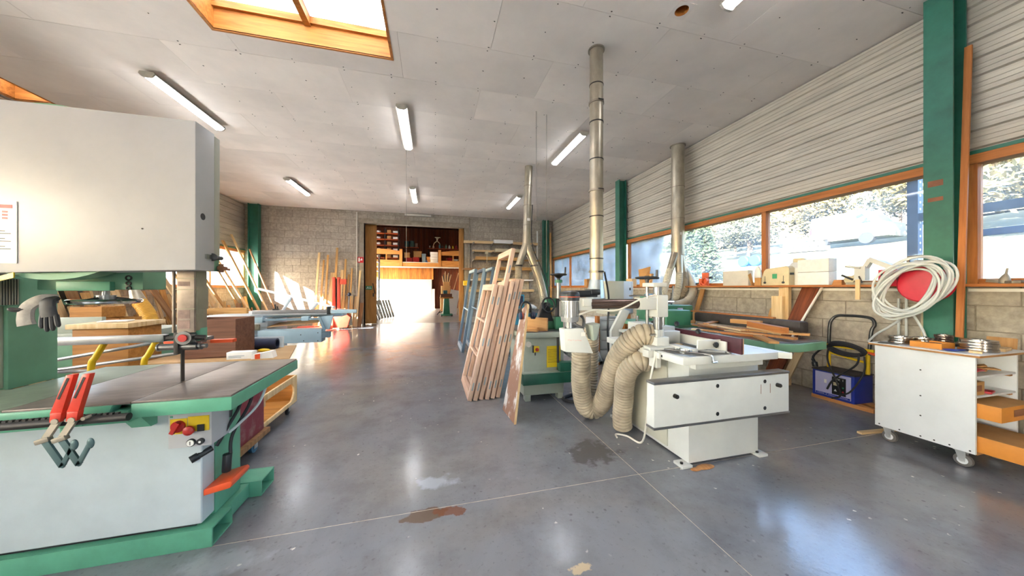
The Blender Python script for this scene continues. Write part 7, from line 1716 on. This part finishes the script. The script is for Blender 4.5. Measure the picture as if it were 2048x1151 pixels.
sp = [(23.5, 10.0, 4.0, 1.7, 'leaf_yellow', 'yellow autumn tree above the white van'), (22.5, 18.0, 3.6, 2.0, 'leaf_olive', 'olive shrub behind the blue drums'), (21.0, 5.3, 4.5, 2.2, 'leaf_yellow', 'yellow-leaved tree seen at the steel rack'), (26.0, 22.0, 4.0, 2.2, 'leaf_olive', 'olive tree left of the house roof'), (21.5, 21.5, 3.6, 1.8, 'leaf_yellow', 'yellow tree far left behind the blue drums'), (20.5, 0.2, 5.0, 2.2, 'leaf_olive', 'olive tree seen in the near right window'), (17.0, -4.5, 4.2, 2.2, 'leaf_yellow', 'yellow shrub seen in the near right window'), (19.0, 26.0, 4.2, 2.3, 'leaf_green', 'green tree beyond the middle green column'), (29.5, 13.5, 4.0, 2.2, 'leaf_olive', 'olive tree at the crest behind the van')]
for k, (x, y, h, rr, m, lab) in enumerate(sp): tree(lab, x, y, h, rr, m, 1500, .22, False, 30 + k, kd='autumn_tree', leaf=.15)
bk = [(27.5, 7.0, 4.6, 2.6, 'leaf_olive', 'broad olive tree right of the white van'), (30.0, 18.5, 5.0, 3.0, 'leaf_yellow', 'tall yellow tree left behind the white van'), (31.0, 24.5, 5.2, 3.0, 'leaf_olive', 'broad olive tree in front of the first house'), (24.5, 5.2, 5.2, 1.9, 'leaf_yellow', 'slim yellow tree behind the steel rack'), (33.0, 9.5, 5.5, 3.0, 'leaf_yellow', 'yellow tree under the second house'), (17.5, 19.0, 3.0, 1.8, 'leaf_green', 'low green shrub left of the blue drums'), (26.0, -1.5, 5.0, 3.0, 'leaf_yellow', 'yellow tree high in the near right window'), (33.5, 31.0, 5.0, 3.2, 'leaf_olive', 'olive tree far left on the crest')]
for k, (x, y, h, rr, m, lab) in enumerate(bk): tree(lab, x, y, h, rr, m, 2200, .12, False, 60 + k, kd='autumn_tree', leaf=.2)
# van
x, y = 25.0, 14.2; z = hill(x, y)
r = thing('white_van', 'white delivery van parked at the top of the bank', 'van', (x, y, z))
part(r, 'body', 'van_white', MB().prism([(y - 2.6, z + .35), (y + .95, z + .35), (y + 1.0, z + 1.2), (y + .9, z + 1.95), (y - 1.6, z + 1.98), (y - 2.1, z + 1.3), (y - 2.6, z + 1.1)], 'x', x - .85, x + .85), bevel=.05)
part(r, 'side_window', 'glass_dark', MB().prism([(y - 2.0, z + 1.2), (y - 1.2, z + 1.2), (y - 1.2, z + 1.75), (y - 1.6, z + 1.75)], 'x', x - .86, x - .85)); part(r, 'rear_window', 'glass_dark', MB().box(x - .7, x + .7, y + .97, y + .99, z + 1.3, z + 1.8))
for yy in (y - 1.8, y + .3): part(r, 'wheel', 'black_rubber', MB().cyl((x - .9, yy, z + .33), (x - .65, yy, z + .33), .33, 18))
part(r, 'tail_light', 'tail_red', MB().box(x - .86, x - .8, y + .86, y + .98, z + .9, z + 1.3))
# drums
for k in range(2):
    x, y = 17.0 + .05 * k, 13.3 + .7 * k; z = hill(x, y)
    r = thing('blue_drum', '%s of the two blue plastic drums lying on the bank' % ('right', 'left')[k], 'drum', (x, y, z), 'blue drums on the bank'); part(r, 'barrel', 'barrel_blue', MB().lathe([(.26, 0), (.3, .05), (.31, .45), (.3, .85), (.26, .9)], (x, y, z + .3), (1, 0.1, 0), 20)); part(r, 'hoop', 'barrel_blue', MB().torus((x + .25, y, z + .3), (1, .1, 0), .31, .02, 22, 6))
# pale stone stack
for k in range(12):
    xx, yy = 21.8, 13.0 + .42 * (k % 5) + .2 * ((k // 5) % 2); zz = hill(xx, yy) + .3 * (k // 5)
    solo('pale_stone', 'pale block in the heap left of the white van, %s row, %s from the right' % (('bottom', 'second', 'top')[k // 5], ('first', 'second', 'third', 'fourth', 'fifth')[k % 5]), 'stone', 'stone_pale', MB().cbox((xx, yy, zz + .15), (.36, .36, .28), Matrix.Rotation(.2 * (k % 3 - 1), 3, 'Z')), 'pale blocks heaped on the bank', bevel=.04)
# house
x, y = 46, 38; z = hill(x, y) - .5
r = thing('house', 'distant house with low orange tiled roof above the bank', 'house', (x, y, z)); part(r, 'wall', 'house_wall', MB().box(x - 5, x + 5, y - 7, y + 7, z, z + 4)); part(r, 'roof', 'roof_tile', MB().prism([(x - 5.6, z + 4), (x + 5.6, z + 4), (x, z + 6.2)], 'y', y - 7.5, y + 7.5))
for k in range(4): part(r, 'window', 'glass_dark', MB().box(x - 5.04, x - 5, y - 5 + 3 * k, y - 3.9 + 3 * k, z + 1.4, z + 2.9))
x, y = 44, 14; z = hill(x, y) - .5
r = thing('house', 'second distant house with tiled roof above the white van', 'house', (x, y, z)); part(r, 'wall', 'house_wall', MB().box(x - 4, x + 4, y - 6, y + 6, z, z + 3.6)); part(r, 'roof', 'roof_tile', MB().prism([(x - 4.6, z + 3.6), (x + 4.6, z + 3.6), (x, z + 5.6)], 'y', y - 6.5, y + 6.5))
for k in range(3): part(r, 'window', 'glass_dark', MB().box(x - 4.04, x - 4, y - 4 + 3 * k, y - 2.9 + 3 * k, z + 1.2, z + 2.6))
# steel rack just outside
r = thing('pallet_rack', 'blue-grey steel pallet rack standing just outside the window', 'rack', (6.6, 1.0, .35))
for k, (x, y) in enumerate(((6.3, 2.75), (7.2, 2.75), (6.3, -1.2), (7.2, -1.2))):
    u = part(r, 'upright', 'rack_blue', MB().box(x - .05, x + .05, y - .05, y - .035, .3, 3.6).box(x - .05, x - .035, y - .035, y + .05, .3, 3.6).box(x + .035, x + .05, y - .035, y + .05, .3, 3.6))
    if k == 0:
        hl = MB()
        for j in range(20): hl.cyl((x, y - .0505, 1.3 + .09 * j), (x, y - .0495, 1.3 + .09 * j), .016, 10)
        part(u, 'punched_holes', 'saw_white', hl, kind='stuff')
for z in (2.36, 2.12): part(r, 'beam', 'rack_blue', MB().box(6.26, 6.34, -1.2, 2.7, z - .05, z + .05) if z > 2.2 else MB().box(7.16, 7.24, -1.2, 2.7, z, z + .09))
for z0, z1 in ((1.3, 2.0), (2.5, 3.2)): part(r, 'brace', 'rack_blue', MB().beam((6.3, 2.75, z0), (7.2, 2.75, z1), .04, .03, (0, 1, 0)))
part(r, 'cross_tie', 'rack_blue', MB().beam((6.3, 2.75, 2.3), (7.2, 2.75, 2.3), .04, .03, (0, 1, 0)))
# pale sheet-metal lean-to seen in the far windows
r = thing('lean_to', 'pale corrugated lean-to outside the far right windows', 'shed', (9, 20, .3))
V = []; F = []
n = 90
for i in range(n + 1):
    zz = .3 + 3.9 * i / n; dx = .02 * (1 if i % 4 < 2 else -1)
    V += [(8.6 + dx, 14.5, zz), (8.6 + dx, 30, zz)]
for i in range(n): F.append((2 * i, 2 * i + 1, 2 * i + 3, 2 * i + 2))
part(r, 'front_sheet', 'poly_sheet', MB().add(V, F), smooth=False); part(r, 'frame', 'poly_sheet', MB().box(8.65, 12, 14.5, 30, .3, 4.1), smooth=False); part(r, 'roof_sheet', 'poly_sheet', MB().box(8.3, 12.2, 14.3, 30.2, 4.2, 4.26))
for y in (15.5, 18.5, 21.5): part(r, 'brace', 'white_board', MB().beam((8.55, y, .4), (8.55, y + 2.2, 4.0), .08, .06, (1, 0, 0)))
# unseen roof added outside the left wall to shade most of its windows
r = thing('added_sunshade', 'unseen dark roof added to shade the left windows', 'added_sunshade', (-7.9, 2.2, 0))
part(r, 'roof_sheet', 'roof_dark', MB().box(-9.35, -6.61, -5, 8.4, 3.1, 3.18))
for k in range(5): part(r, 'post', 'green_steel', MB().box(-9.3, -9.2, -4.9 + 3.57 * k, -4.8 + 3.57 * k, -.05, 3.1))
